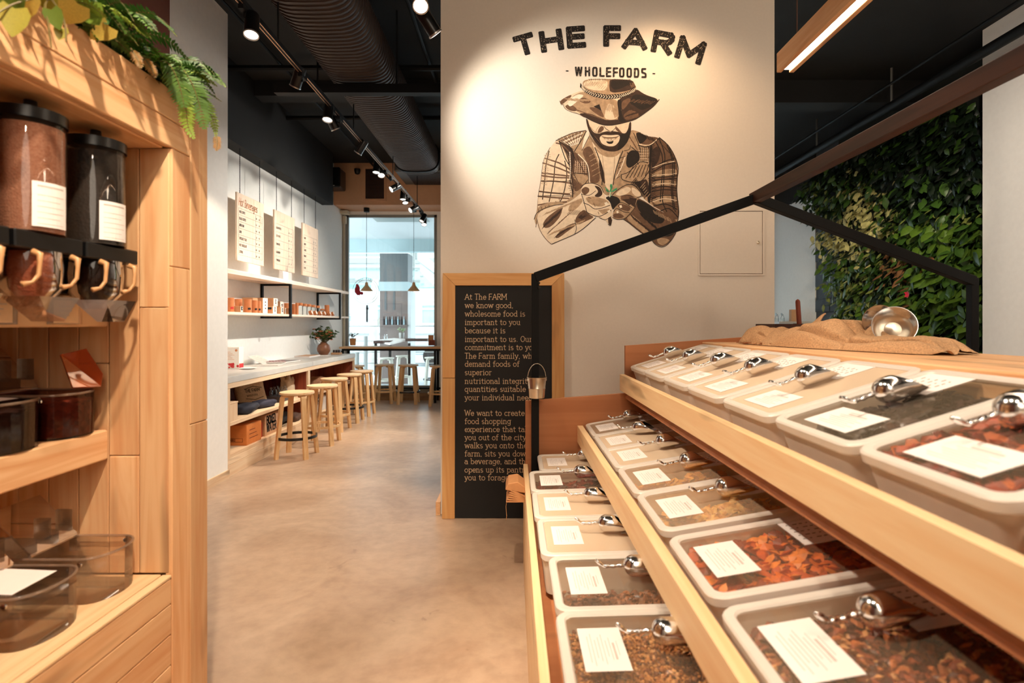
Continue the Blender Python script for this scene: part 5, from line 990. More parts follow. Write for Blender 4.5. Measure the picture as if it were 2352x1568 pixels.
# stools
def bent_leg(sx, sy):
    mb = MB(); top, ft, zt = .122, .168, .662
    prof = [(top * .45, zt), (top * .75, zt), (top * .93, zt - .006), (top, zt - .028), (top + .004, zt - .07), (ft, 0)]
    d = Vector((sx, sy, 0)).normalized(); lat = Vector((-d.y, d.x, 0)); k = math.sqrt(2)
    vs = []
    for i, (r_, z) in enumerate(prof):
        if i == 0: tg = Vector((1, 0))
        else: tg = Vector((prof[min(i + 1, len(prof) - 1)][0] - prof[i - 1][0], prof[min(i + 1, len(prof) - 1)][1] - prof[i - 1][1])).normalized()
        nn = Vector((-tg.y, tg.x)); 
        for sl, so in ((-1, 0), (1, 0), (1, -1), (-1, -1)):
            p_ = Vector((r_, z)) - nn * so * -.024 if so else Vector((r_, z))
            q = Vector((r_, z)) + (nn * -.024 if so else Vector((0, 0)))
            if i == len(prof) - 1: q.y = 0
            vs.append(d * q.x * k + lat * sl * .024 + Vector((0, 0, q.y)))
    n = len(prof); mb.add(vs, [(i * 4 + j, i * 4 + (j + 1) % 4, (i + 1) * 4 + (j + 1) % 4, (i + 1) * 4 + j) for i in range(n - 1) for j in range(4)] + [(3, 2, 1, 0), (4 * n - 4, 4 * n - 3, 4 * n - 2, 4 * n - 1)])
    return mb
me_legs = [bent_leg(a, b_).mesh('leg', birch) for a, b_ in ((1, 1), (-1, 1), (-1, -1), (1, -1))]
me_seat = MB().lathe([(0, .664), (.168, .664), (.175, .668), (.177, .682), (.173, .691), (0, .693)], 36).mesh('seat', birchS, True)
def hoop(m, nm): return MB().lathe([(.196, .20), (.207, .20), (.207, .228), (.196, .228), (.196, .20)], 36).mesh(nm, m, True)
me_hw, me_hb = hoop(birch, 'hoop_wood'), hoop(blackS, 'hoop_black')
ghost = mat('bleached_timber', srgb(226, 222, 208), .6, noise=.05)
me_legs_w = [m.copy() for m in me_legs]
for m in me_legs_w: m.materials.clear(); m.materials.append(ghost)
me_seat_w = me_seat.copy(); me_seat_w.materials.clear(); me_seat_w.materials.append(ghost); me_hoop_w = me_hw.copy(); me_hoop_w.materials.clear(); me_hoop_w.materials.append(ghost)
def stool(x, y, rz, hoop_, label, group, pale=False):
    t = thing('bar_stool', label, 'stool', (x, y, 0), rz, group)
    ob('seat', me_seat_w if pale else me_seat, t)
    for m in (me_legs_w if pale else me_legs): ob('leg', m, t)
    h_ = ob('foot_hoop', me_hb if hoop_ == 'b' else (me_hoop_w if pale else me_hw), t)
    if hoop_ == 'b': h_['label'] = 'black foot hoop'
G = 'birch stools along the counter'
for x, y, rz, hp, lab in ((-2.375, 5.80, 0, 'b', 'nearest birch stool at the counter, with a black foot hoop'), (-2.33, 6.42, .05, 'w', 'second birch stool at the counter, with a wooden foot hoop'), (-2.46, 7.22, -.06, 'w', 'third birch stool along the counter, wooden foot hoop'), (-2.45, 7.84, .04, 'b', 'fourth birch stool along the counter, black foot hoop'), (-2.44, 8.42, 0, 'w', 'fifth birch stool, at the far end of the counter')):
    stool(x, y, rz, hp, lab, G)
G = 'birch stools at the window bar'
for x, y, rz, hp, lab in ((-2.87, 9.45, .1, 'w', 'birch stool in the corner behind the counter end'), (-2.40, 9.72, 0, 'w', 'birch stool at the window bar with a wooden hoop, second from the left'), (-1.955, 9.62, .04, 'b', 'birch stool with a black hoop at the window bar'), (-1.37, 9.42, .1, 'w', 'birch stool at the window bar half hidden by the pillar')):
    stool(x, y, rz, hp, lab, G)

# window bar
br_ = thing('window_bar', 'high pine bar with a black steel frame along the shop window', 'bar table', (-.9, 9.83, 0))
ob('bar_top', box(-2.29, -.21, .972, 2.3, .22, 1.006), br_, bevel=.003, mats=pineX)
ob('frame_rail', box(-2.25, -.19, .935, 2.25, -.15, .971), br_, mats=blackM); ob('frame_rail', box(-2.25, .15, .935, 2.25, .19, .971), br_, mats=blackM)
for x_ in (-2.24, -.585, 2.2):
    for y_ in (-.17, .17): ob('leg', box(x_ - .02, y_ - .02, 0, x_ + .02, y_ + .02, .935), br_, mats=blackM)
ob('floor_rail', box(-2.22, .15, .21, 2.18, .18, .24), br_, mats=blackM)
def pot(name, px, py, Y, r, h_, m, label, leafm=None, n=8, hl=.12, cat='pot plant'):
    o_ = P(px, py, Y); t = thing(name, label, cat, o_)
    ob('pot', MB().lathe([(0, 0), (r * .85, 0), (r, h_), (r * .88, h_), (r * .8, h_ * .7), (0, h_ * .7)], 18), t, mats=m, smooth=True)
    for k in range(n):
        a = rnd.uniform(0, 6.28); e = Vector((math.cos(a), math.sin(a), 0)) * rnd.uniform(.03, hl * .8); tip = e + Vector((0, 0, h_ + rnd.uniform(.3, 1) * hl))
        mb = MB().tube([(e.x * .1, e.y * .1, h_ * .7), e * .5 + Vector((0, 0, h_ + hl * .3)), tip], .0025, 5, 1)
        for q in range(4):
            c = tip + Vector((rnd.uniform(-.035, .035), rnd.uniform(-.03, .03), rnd.uniform(-.03, .02))); s_ = rnd.uniform(.018, .032); u = Vector((rnd.uniform(-1, 1), rnd.uniform(-1, 1), rnd.uniform(-.3, .6))).normalized(); v = u.orthogonal().normalized()
            mb.add([c - u * s_, c + v * s_ * .5, c + u * s_, c - v * s_ * .5], [(0, 1, 2, 3)], 0)
        ob('sprig', mb, t, mats=[leafm, stemM])
    return t
greyleaf = mat('grey_leaf', srgb(96, 92, 88), .7); paleleaf = mat('pale_green_leaf', srgb(150, 178, 130), .6)
pot('bar_pot_plant', 810.5, 793, 9.9, .058, .13, kraft, 'kraft pot with grey sprigs at the left end of the window bar', greyleaf, 6, .09)
mh = thing('menu_holder', 'brown menu block standing at the right of the window bar', 'menu', P(990, 793, 9.9)); ob('block', box(-.045, -.03, 0, .045, .03, .19), mh, mats=kraft, bevel=.003); ob('base', box(-.03, -.035, 0, .075, .035, .10), mh, mats=redwood, bevel=.003)
# pendants
for k, (px, lab) in enumerate(((842, 'cream pendant lamp over the left of the window bar'), (950.5, 'cream pendant lamp over the right of the window bar'))):
    o_ = P(px, 668, 9.8); t = thing('pendant_lamp', lab, 'lamp', o_, 0, 'pendant lamps at the window')
    ob('shade', MB().lathe([(.112, 0), (.106, .012), (.07, .055), (.04, .09), (.032, .105), (.026, .15), (.008, .157), (.008, .165)], 24), t, mats=mat('cream_shade', srgb(226, 190, 140), .5, noise=.02) if k == 0 else bpy.data.materials['cream_shade'], smooth=True)
    ob('bulb', MB().lathe([(0, .02), (.028, .035), (.02, .07), (0, .08)], 12), t, mats=lensD, smooth=True)
    ob('flex', MB().tube([(0, 0, .16), (0, 0, 3.5 - o_.z)], .0035, 6), t, mats=blackM); ob('ceiling_rose', MB().lathe([(0, 3.5 - o_.z - .055), (.05, 3.5 - o_.z - .055), (.05, 3.52 - o_.z)], 16), t, mats=blackM, smooth=True)

# wall shelf with hanging square frames
ws = thing('wall_shelf', 'pale wall shelf hung in two square black frames above the counter', 'shelf', (-3.27, 7.2, 1.5))
def WB(name, x0, y0, z0, x1, y1, z1, m, bev=.002): return ob(name, box(x0, y0 - 7.2, z0 - 1.5, x1, y1 - 7.2, z1 - 1.5), ws, bevel=bev, mats=m)
pale = wood('whitewashed_pine', srgb(238, 222, 206), srgb(230, 206, 184), 1, var=.02)
WB('top_board', .002, 5.0, 1.925, .365, 9.28, 1.968, pale); WB('shelf_board', .002, 5.0, 1.512, .365, 9.28, 1.54, pale)
for y in (6.87, 8.78):
    fr = MB()
    for q in ((.0, 1.486, .385, 1.51), (.0, 1.90, .385, 1.925), (.0, 1.51, .025, 1.90), (.36, 1.51, .385, 1.90)): fr.box(q[0], y - .02 - 7.2, q[1] - 1.5, q[2], y + .02 - 7.2, q[3] - 1.5)
    ob('hanging_frame', fr, ws, mats=blackM)
# menu boards
mbm = wood('menu_board_ply', srgb(232, 208, 186), srgb(224, 194, 168), 2, var=.03); orange = mat('orange_print', srgb(206, 130, 84), .7)
menus = [(5.955, 6.58, ['MILK COFFEE', 'BLACK COFFEE', 'BREW BAR', 'CHAI', 'SPECIALTY TEAS', 'HOT CHOCOLATE', 'EXTRAS'], 'Hot Beverages', 'nearest wooden menu board, headed Hot Beverages'), (6.87, 7.49, ['COLD PRESSED', 'ICED COFFEE', 'SMOOTHIES', 'COLD BREW', 'SPARKLING'], 'Cold', 'middle wooden menu board hanging on chains'), (7.77, 8.37, ['TOAST', 'BOWLS', 'SALADS', 'SNACKS', 'SWEETS', 'CAKES'], 'Food', 'farthest wooden menu board hanging on chains')]
for y0, y1, rows, head, lab in menus:
    t = thing('menu_board', lab, 'menu board', (-3.10, (y0 + y1) / 2, 2.12), 0, 'menu boards above the shelf'); w_ = (y1 - y0) / 2
    ob('board', box(-.022, -w_, 0, 0, w_, .755), t, mats=mbm, bevel=.002)
    tx = MB(); ux, uz = Vector((0, 1, 0)), Vector((0, 0, 1))
    if head == 'Hot Beverages': text(tx, head, (.0012, -w_ + .03, .615), ux, uz, .088, .09, .62, .02, shear=.25); ob('heading', tx, t, mats=orange)
    else: text(tx, head, (.0012, -w_ + .18, .625), ux, uz, .05, .06, .8, .02, shear=.25); ob('heading', tx, t, mats=mat('faint_print', srgb(214, 188, 168), .7) if 'faint_print' not in bpy.data.materials else bpy.data.materials['faint_print'])
    tx = MB(); n = len(rows); zt = .585
    for k in range(n + 1):
        z = zt - k * .52 / n; tx.box(.0003, -w_ + .035, z, .0012, w_ - .04, z + .0022)
        if k < n:
            text(tx, rows[k], (.0012, -w_ + .05, z - .26 / n - .012), ux, uz, .026, .16, .62, .1); 
            for q in (.12, .05): text(tx, '%d.%d0' % (3 + (k + int(q * 20)) % 3, (k * 5) % 10 and 5), (.0012, w_ - .04 - q - .04, z - .30 / n - .012), ux, uz, .018, .14, .62, .08)
    for y in (-w_ + .035, w_ - .20, w_ - .04): tx.box(.0003, y - .001, .065, .0012, y + .001, zt)
    ob('menu_print', tx, t, mats=mat('menu_ink', srgb(92, 84, 80), .8) if 'menu_ink' not in bpy.data.materials else bpy.data.materials['menu_ink'])
    for y in (-w_ + .08, w_ - .08):
        chn = MB(); z = .755
        while z < 1.255: chn.box(-.014, y - .004, z, -.008, y + .004, z + .014); chn.box(-.013, y - .002, z + .011, -.009, y + .002, z + .022); z += .022
        ob('chain', chn, t, mats=blackM)

# goods on the wall shelf: tubes, boxes, bottles, wooden lids
SZ = 1.5405
tube_m = mat('kraft_tube', srgb(200, 124, 76), .7, noise=.05); box_m = mat('kraft_box', srgb(196, 148, 108), .75, noise=.04); boxw = mat('white_box', srgb(236, 228, 220), .7, noise=.02); redlogo = mat('red_print', srgb(196, 40, 44), .6)
def on(px, X_): Y = X_ * F / (px - CX); return Vector((X_, Y, SZ))
def tin(px, X_, r, h_, lab, logo=None, grp='kraft tubes on the wall shelf'):
    t = thing('kraft_tube', lab, 'tube', on(px, X_), 0, grp)
    ob('tube_body', MB().lathe([(0, 0), (r, 0), (r, h_ * .72)], 22), t, mats=tube_m, smooth=True); ob('tube_lid', MB().lathe([(r * 1.02, h_ * .72), (r * 1.02, h_), (r * .9, h_ + .001), (0, h_)], 22), t, mats=tube_m, smooth=True)
    if logo:
        c = MB()
        for i in range(6):
            a, b_ = R(-62 + 9 * i), R(-53 + 9 * i); z0, z1 = .028 + .006 * (i % 2), .058 - .004 * ((i + 1) % 3)
            c.add([(math.cos(a) * r * 1.01, math.sin(a) * r * 1.01, z0), (math.cos(b_) * r * 1.01, math.sin(b_) * r * 1.01, z0), (math.cos(b_) * r * 1.01, math.sin(b_) * r * 1.01, z1), (math.cos(a) * r * 1.01, math.sin(a) * r * 1.01, z1)], [(0, 1, 2, 3)])
        ob('logo', c, t, mats=logo)
tin(529.5, -3.0, .036, .148, 'kraft tube with a red mark at the column end of the wall shelf', redlogo)
tin(547.5, -3.08, .037, .150, 'plain kraft tube standing behind a small white box')
tin(569, -2.97, .037, .146, 'wide kraft tube with a black mark in front of the stacked boxes', ink)
tin(585, -2.98, .03, .142, 'kraft tube with a black mark just right of the widest one', ink); tin(594, -3.0, .026, .14, 'slim kraft tube left of the tall carton', ink)
tin(659, -3.06, .036, .15, 'kraft tube standing behind the first black frame'); tin(675, -3.08, .03, .15, 'kraft tube just right of the first black frame'); tin(682, -3.0, .02, .16, 'slim kraft tube beside the row of bottles')
tin(751, -3.0, .036, .17, 'tall kraft tube inside the second black frame')
def carton(px, X_, w_, d_, h_, lab, z=0, white_face=True, window=False):
    t = thing('kraft_carton', lab, 'box', on(px, X_) + Vector((0, 0, z)), 0, 'kraft cartons on the wall shelf')
    ob('carton_body', box(-d_ / 2, -w_ / 2, 0, d_ / 2, w_ / 2, h_), t, mats=box_m, bevel=.002)
    if white_face:
        f_ = ob('printed_face', box(d_ / 2, -w_ / 2 + .003, .003, d_ / 2 + .001, w_ / 2 - .003, h_ - .003), t, mats=boxw)
        tx = MB(); 
        for k in range(3): tx.box(d_ / 2 + .001, -.014, h_ * (.3 + .2 * k), d_ / 2 + .0018, .016 - .008 * (k % 2), h_ * (.3 + .2 * k) + .014)
        ob('logo', tx, f_, mats=ink)
    if window: ob('window', box(-d_ * .3, -w_ / 2 - .001, h_ * .55, d_ * .35, -w_ / 2, h_ * .85), t, mats=ink); ob('window', box(-d_ * .3, -w_ / 2 - .001, h_ * .3, d_ * .35, -w_ / 2, h_ * .52), t, mats=tube_m)
carton(574, -3.17, .12, .13, .185, 'kraft carton at the back behind the wide tube', white_face=False); carton(598, -3.12, .13, .12, .19, 'tall kraft carton with a white printed side left of the first frame')
carton(548, -2.94, .05, .065, .065, 'small white card box in front of a kraft tube', white_face=True); carton(622, -3.05, .11, .10, .095, 'kraft carton with a dark window on the lower row inside the first frame', window=True, white_face=True); carton(623, -3.08, .12, .11, .10, 'kraft carton stacked on top inside the first frame', z=.0965)
carton(641, -3.0, .08, .08, .085, 'small kraft carton second in the lower row'); carton(651, -3.0, .075, .07, .08, 'small kraft carton third in the lower row'); carton(660, -2.96, .06, .07, .078, 'small kraft carton at the right post of the first frame'); carton(641, -3.14, .1, .07, .17, 'white faced carton at the back of the first frame')
glassc = clear('bottle_glass', (.93, .96, .96, 1), .2, .02)
for k, (px, h_) in enumerate(((690, .155), (700, .15), (710, .15), (719.5, .145), (730, .14), (740.5, .10))):
    t = thing('glass_bottle', 'glass bottle with wooden cap, %s from the left in the shelf row' % ('first', 'second', 'third', 'fourth', 'fifth', 'sixth')[k], 'bottle', on(px, -3.03), 0, 'wooden capped bottles on the wall shelf'); r = .036
    ob('glass', MB().lathe([(0, .001), (r, .001), (r, h_ * .75), (r * .8, h_ * .84), (r * .7, h_ * .86)], 20), t, mats=glassc, smooth=True); ob('cap', MB().lathe([(r * .85, h_ * .84), (r * .85, h_ * 1.05), (r * .7, h_ * 1.08), (0, h_ * 1.08)], 18), t, mats=tube_m, smooth=True)
for k, px in enumerate((714, 724, 735, 744, 756, 764)):
    t = thing('wooden_disc', 'round wooden jar lid on edge, %s from the left at the shelf front' % ('first', 'second', 'third', 'fourth', 'fifth', 'sixth')[k], 'lid', on(px, -2.945) + Vector((0, 0, .034)), 0, 'wooden lids along the shelf front')
    ob('disc', MB().lathe([(0, -.02), (.033, -.02), (.033, .02), (.027, .021), (0, .021)], 20, M=Matrix.Rotation(R(70), 3, 'Y')), t, mats=tube_m, smooth=True); ob('pale_face', MB().lathe([(0, .0215), (.026, .0215)], 18, M=Matrix.Rotation(R(70), 3, 'Y')), t, mats=boxw)

# things on the counter
CT = .929
t = thing('menu_stand', 'white card stand with red berries printed at its foot, near end of counter', 'sign', (-3.1, 5.93, CT)); ob('card_block', box(-.09, -.05, 0, .06, .05, .235), t, mats=boxw, bevel=.002)
tx = MB()
for k in range(14): a, z = rnd.uniform(-.085, .05), rnd.uniform(.01, .055); tx.lathe([(0, .002), (rnd.uniform(.008, .016), .0012)], 8, (a, -.05, z), M=Matrix.Rotation(R(90), 3, 'X'))
tx.box(.06, -.045, .008, .0612, .045, .055); ob('berry_print', tx, t, mats=redlogo)
tx = MB()
for k in range(6): tx.box(-.075, -.0512, .10 + k * .016, .01 - .02 * (k % 3), -.05, .103 + k * .016)
tx.lathe([(0, .002), (.014, .0012)], 10, (.03, -.05, .20), M=Matrix.Rotation(R(90), 3, 'X')); ob('print', tx, t, mats=orange)
t = thing('side_plate', 'small white plate in front of the card stand on the counter', 'plate', (-2.93, 5.86, CT)); ob('plate', MB().lathe([(0, 0), (.05, 0), (.085, .01), (.083, .012), (.05, .004), (0, .004)], 24), t, mats=boxw, smooth=True)
def sheet(x, y, rz, w_, l_, h_, m, lab, lift=0, nm='magazine', cat='magazine', tilt=0):
    t = thing(nm, lab, cat, (x, y, CT + lift), rz, 'reading matter on the counter'); o_ = ob('pages', box(-w_ / 2, -l_ / 2, 0, w_ / 2, l_ / 2, h_), t, mats=paper, bevel=.001); c = ob('cover', box(-w_ / 2, -l_ / 2, h_, w_ / 2, l_ / 2, h_ + .0015), t, mats=m)
    tx = MB()
    for k in range(5): tx.box(-w_ * .4 + k * w_ * .16, -l_ * .4, h_ + .0015, -w_ * .4 + k * w_ * .16 + .008, l_ * (.1 + .06 * k), h_ + .002)
    ob('print', tx, c, mats=greyink); t.rotation_euler.y = tilt
newsm = mat('newsprint', srgb(206, 200, 192), .8, noise=.12, scale=60); redm = mat('red_magazine', srgb(120, 50, 54), .4); darkcov = mat('dark_cover', srgb(60, 48, 50), .4)
sheet(-2.98, 6.45, .2, .30, .42, .006, newsm, 'open newspaper lying nearest on the counter', nm='newspaper', cat='newspaper'); sheet(-3.04, 6.95, -.15, .28, .40, .012, darkcov, 'dark covered magazine stacked on the newspapers', nm='magazine'); sheet(-3.02, 6.72, .5, .22, .30, .01, redm, 'red magazine at the top of the reading pile', lift=.014)
sheet(-3.13, 6.55, .1, .2, .3, .004, newsm, 'newspaper propped up against the wall', lift=.05, nm='newspaper', cat='newspaper', tilt=.5)
sheet(-3.1, 7.95, .0, .22, .42, .022, box_m, 'flat kraft tray lying by the wall near the vase', nm='tray', cat='tray'); sheet(-2.98, 8.22, .1, .2, .28, .004, boxw, 'white sheet of paper beside the kraft tray', nm='paper_sheet', cat='paper')
# vase of flowers
t = thing('flower_vase', 'round brown vase of orange flowers and dark leaves at the far counter end', 'vase', (-3.06, 8.5, CT)); vb = mat('brown_glaze', srgb(136, 88, 62), .4, noise=.15, scale=20)
ob('vase', MB().lathe([(0, 0), (.06, 0), (.098, .06), (.102, .10), (.085, .155), (.05, .185), (.048, .20), (.04, .19), (.0, .12)], 28), t, mats=vb, smooth=True)
lfd = mat('bouquet_leaf', srgb(48, 72, 34), .5, noise=.25, trans=.15); lfl = mat('bouquet_light_leaf', srgb(104, 120, 60), .5, noise=.2); flo = mat('orange_flower', srgb(214, 128, 92), .6, noise=.15)
for k in range(46):
    a = rnd.uniform(0, 6.28); sp_ = rnd.uniform(.02, .2); tip = Vector((math.cos(a) * sp_, math.sin(a) * sp_, .24 + (.24 - sp_ * .5) * rnd.uniform(.2, 1))); mb = MB().tube([(0, 0, .15), tip * .5 + Vector((0, 0, .09)), tip], .0025, 5, 1)
    for q in range(9):
        c = tip.lerp(Vector((0, 0, .2)), rnd.uniform(0, .5)) + Vector((rnd.uniform(-.03, .03), rnd.uniform(-.03, .03), rnd.uniform(-.02, .02))); u = Vector((rnd.uniform(-1, 1), rnd.uniform(-1, 1), rnd.uniform(-.4, .8))).normalized(); v = u.orthogonal().normalized(); s_ = rnd.uniform(.026, .044)
        mb.add([c - u * s_, c + v * s_ * .38, c + u * s_, c - v * s_ * .38], [(0, 1, 2, 3)], 0)
    ob('leaf_spray', mb, t, mats=[lfl if k % 5 == 0 else lfd, stemM])
for k in range(24):
    a = rnd.uniform(2.2, 6.0); sp_ = rnd.uniform(.08, .19); c = Vector((math.cos(a) * sp_, math.sin(a) * sp_, .26 + rnd.uniform(-.03, .14))); mb = MB()
    for q in range(6):
        b_ = q * math.pi / 3; mb.add([c, c + Vector((math.cos(b_) * .022, math.sin(b_) * .022, .008)), c + Vector((math.cos(b_ + .5) * .03, math.sin(b_ + .5) * .03, .018)), c + Vector((math.cos(b_ + 1) * .022, math.sin(b_ + 1) * .022, .008))], [(0, 1, 2, 3)])
    ob('flower', mb, t, mats=flo)
t = thing('condiment_tray', 'small kraft tray of little dark jars beside the vase', 'tray', (-2.9, 8.62, CT)); ob('tray', box(-.07, -.06, 0, .07, .06, .03), t, mats=box_m, bevel=.003)
for k in range(3): ob('jar', MB().lathe([(0, .03), (.018, .03), (.018, .07), (0, .072)], 12, (-.04 + .04 * k, 0, 0)), t, mats=darkcov, smooth=True)

# things in the open bays
def soft(name, lab, cat, loc, sx, sy, sz, m, rz=0, n=10, amp=.25, grp=None):
    t = MB(); k0 = rnd.uniform(0, 50); from_ = []
    for i in range(n + 1):
        for j in range(2 * n):
            th, ph = math.pi * i / n, math.pi * j / n; d = Vector((math.sin(th) * math.cos(ph), math.sin(th) * math.sin(ph), math.cos(th)))
            q = Vector((math.copysign(abs(d.x) ** .6, d.x), math.copysign(abs(d.y) ** .6, d.y), math.copysign(abs(d.z) ** .6, d.z))); w_ = 1 + amp * (noise.noise(d * 1.7 + Vector((k0, 0, 0))) + .5 * noise.noise(d * 4 + Vector((k0, 5, 0))))
            from_.append((q.x * sx * w_, q.y * sy * w_, max(0, sz + q.z * sz * w_)))
    t.add(from_, [(i * 2 * n + j, (i + 1) * 2 * n + j, (i + 1) * 2 * n + (j + 1) % (2 * n), i * 2 * n + (j + 1) % (2 * n)) for i in range(n) for j in range(2 * n)])
    return tag(ob(name, t, None, loc, (0, 0, rz), mats=m, smooth='all'), lab, cat, grp)
jute = mat('jute_sack', srgb(206, 178, 146), .9, noise=.15, scale=90, bump=.3); navy = mat('navy_cloth', srgb(34, 36, 50), .85, noise=.15); canvas = mat('cream_canvas', srgb(214, 192, 164), .9, noise=.12, scale=50)
t = thing('jute_bag', 'jute bag printed THE FARM propped on the counter shelf', 'bag', (-3.02, 6.10, .5), R(-35)); bg_ = MB()
for i in range(7):
    for j in range(7):
        u, v = i / 6, j / 6; bg_.v.append((.03 * math.sin(3 * u + 2 * v) + .06 - .14 * v, -.17 + .34 * u + .02 * v, .0 + .29 * v * (1 - .05 * math.sin(5 * u))))
bg_.f = [(i * 7 + j, (i + 1) * 7 + j, (i + 1) * 7 + j + 1, i * 7 + j + 1) for i in range(6) for j in range(6)]; bg_.m = [0] * 36
o_ = ob('sack', bg_, t, mats=jute, smooth='all'); so = o_.modifiers.new('thick', 'SOLIDIFY'); so.thickness = .07; so.offset = -1
tx = MB(); text(tx, 'THE FARM', (.045, -.085, .15), (0, 1, .05), (-.38, 0, .92), .036, .16, .75, .1); text(tx, 'WHOLEFOODS', (.062, -.075, .105), (0, 1, .05), (-.38, 0, .92), .02, .14, .75, .1)
for q in (((-.1, .19), (.0, .215), (.1, .195)), ((-.1, .09), (.0, .07), (.1, .095))):
    for a, b_ in zip(q, q[1:]): seg_quads(tx, [a, b_], lambda p_: Vector((.045 - .4 * (p_[1] - .15) + .018, p_[0], p_[1])), .006)
ob('print', tx, t, mats=ink)
soft('folded_apron', 'dark navy cloth bundle at the front of the counter shelf', 'cloth', (-2.86, 5.62, .5), .13, .20, .045, navy, .2); soft('folded_apron', 'rolled navy cloth in front of the jute bag', 'cloth', (-2.80, 5.95, .5), .07, .14, .04, mat('navy_roll', srgb(48, 48, 66), .85, noise=.15), -.3); soft('dark_sack', 'black bag at the back corner of the counter shelf', 'bag', (-3.1, 5.45, .5), .10, .18, .085, navy, 0)
t = thing('pale_wooden_box', 'pale wooden box at the near end of the counter shelf', 'box', (-2.76, 5.10, .5)); ob('crate_body', box(-.06, -.07, 0, .07, .08, .165), t, mats=palewoodZ, bevel=.003); ob('box_lid', box(-.063, -.073, .165, .073, .083, .178), t, mats=palewoodZ, bevel=.002)
t = thing('bottle_crate', 'dark crate of small glass bottles on the counter shelf', 'crate', (-2.85, 6.42, .5)); ob('crate_body', box(-.09, -.14, 0, .09, .14, .07), t, mats=darkcov, bevel=.004)
for k in range(6): ob('bottle', MB().lathe([(0, .07), (.022, .07), (.022, .12), (.01, .14), (.01, .16), (.014, .17), (0, .172)], 12, (-.045 + .09 * (k % 2), -.09 + .09 * (k // 2), 0)), t, mats=glassc, smooth=True)
soft('canvas_roll', 'cream canvas bag bunched up by the counter divider', 'bag', (-2.88, 6.74, .5), .07, .085, .135, canvas, 0, 12, .5)
def bigbox(lab, x0, y0, x1, y1, z0, h_, m, words=None, nm='cardboard_carton', flap=True):
    t = thing(nm, lab, 'carton', ((x0 + x1) / 2, (y0 + y1) / 2, z0)); a, b_ = (x1 - x0) / 2, (y1 - y0) / 2
    ob('carton_body', box(-a, -b_, 0, a, b_, h_), t, mats=m, bevel=.004); ob('tape', box(-a - .001, -.02, h_, a + .001, .02, h_ + .001), t, mats=kraft)
    if words:
        tx = MB()
        for k, s_ in enumerate(words): text(tx, s_, (a + .001, -b_ * .8, h_ * (.55 - .36 * k)), (0, 1, 0), (0, 0, 1), .085, .2, .62 * b_ * 2 / .37, .06)
        ob('print', tx, t, mats=ink)
    return t
t = bigbox('orange cardboard carton at the near end of the bottom bay', -3.02, 5.37, -2.70, 5.68, .206, .20, mat('orange_carton', srgb(214, 128, 62), .75, noise=.05))
tx = MB(); fr_ = [(-.05, -.156, .035), (.12, -.156, .035), (.12, -.156, .07), (-.05, -.156, .07)]
for a, b_ in zip(fr_, fr_[1:] + fr_[:1]): tx.bar(a, b_, .002, .004, up=(0, 1, 0))
text(tx, 'FRAGILE', (-.035, -.1565, .043), (1, 0, 0), (0, 0, 1), .02, .18, .9, .06)
for k in range(3): tx.box(.1605, -.10 + .0 * k, .06 + .04 * k, .161, .08 - .03 * k, .066 + .04 * k)
ob('print', tx, t, mats=mat('brown_print', srgb(110, 50, 26), .8))
bigbox('brown carton printed BOXED WATER in the bottom bay', -3.08, 5.80, -2.72, 6.20, .206, .225, mat('brown_carton', srgb(196, 150, 112), .75, noise=.05), ['BOXED', 'WATER']); bigbox('little red and black box between the two cartons', -2.92, 5.69, -2.74, 5.79, .206, .16, mat('red_box', srgb(190, 66, 36), .7))
soft('black_sack', 'dark sack lying behind the nearest stool in the bottom bay', 'bag', (-2.95, 6.50, .206), .15, .2, .075, mat('black_cloth', srgb(30, 28, 30), .8, noise=.2)); soft('grey_pouch', 'brown pouch slumped beside the dark sack', 'bag', (-2.82, 6.74, .206), .09, .1, .05, mat('brown_cloth', srgb(92, 66, 54), .8, noise=.2))
for k in range(4): tag(ob('upright_magazine', box(-.11, -.006, 0, .11, .006, .26), None, (-2.9, 7.02 + .03 * k, .5), (0, 0, rnd.uniform(-.04, .04)), mats=(paper, tube_m, boxw, box_m)[k], bevel=.001), ('white', 'brown', 'pale cream', 'kraft')[k] + ' magazine standing upright in the far counter bay', 'magazine', 'magazines standing in the far bay')
soft('wicker_heap', 'brown bundle on the shelf of the far counter bay', 'bag', (-2.9, 7.7, .5), .14, .2, .08, mat('tan_cloth', srgb(150, 108, 80), .85, noise=.2)); bigbox('white printed carton at the bottom of the far bay', -3.0, 7.35, -2.74, 7.7, .206, .2, boxw, ['FARM']); bigbox('kraft carton at the far end of the bottom bay', -3.0, 8.05, -2.72, 8.45, .206, .21, box_m); soft('grey_bag', 'grey bag on the floor board of the far bay', 'bag', (-2.85, 7.08, .206), .1, .1, .1, mat('grey_cloth', srgb(120, 108, 100), .85, noise=.2))
# ---------------------------------------------------------------- window decal
dc = thing('window_decal', 'round shop emblem with a red rooster stuck on the window glass', 'decal', P(840, 668, 10.14))
def ring(r, wd, n=56):
    mb = MB(); pts = [(r * math.cos(2 * math.pi * i / n), r * math.sin(2 * math.pi * i / n)) for i in range(n + 1)]; seg_quads(mb, pts, lambda q: Vector((q[0], 0, q[1])), wd); return mb
decink = mat('decal_grey', srgb(52, 54, 56), .7); rooster_red = mat('rooster_red', srgb(190, 28, 52), .6)
ob('outer_ring', ring(.245, .007), dc, mats=decink); ob('inner_ring', ring(.205, .006), dc, mats=decink)
tx = MB()
def arctext(s, r, a0, da, size):
    for i, c in enumerate(s):
        a = R(a0 - da * i); text(tx, c, (r * math.cos(a) - .5 * size * math.sin(a) * .7, 0, r * math.sin(a) + .5 * size * math.cos(a) * .7), (math.sin(a), 0, -math.cos(a)), (math.cos(a), 0, math.sin(a)), size, .2)
arctext('THE FARM', .213, 122, 9, .024); text(tx, 'EST', (.05, 0, .045), (1, 0, 0), (0, 0, 1), .022, .16); ob('lettering', tx, dc, mats=decink)
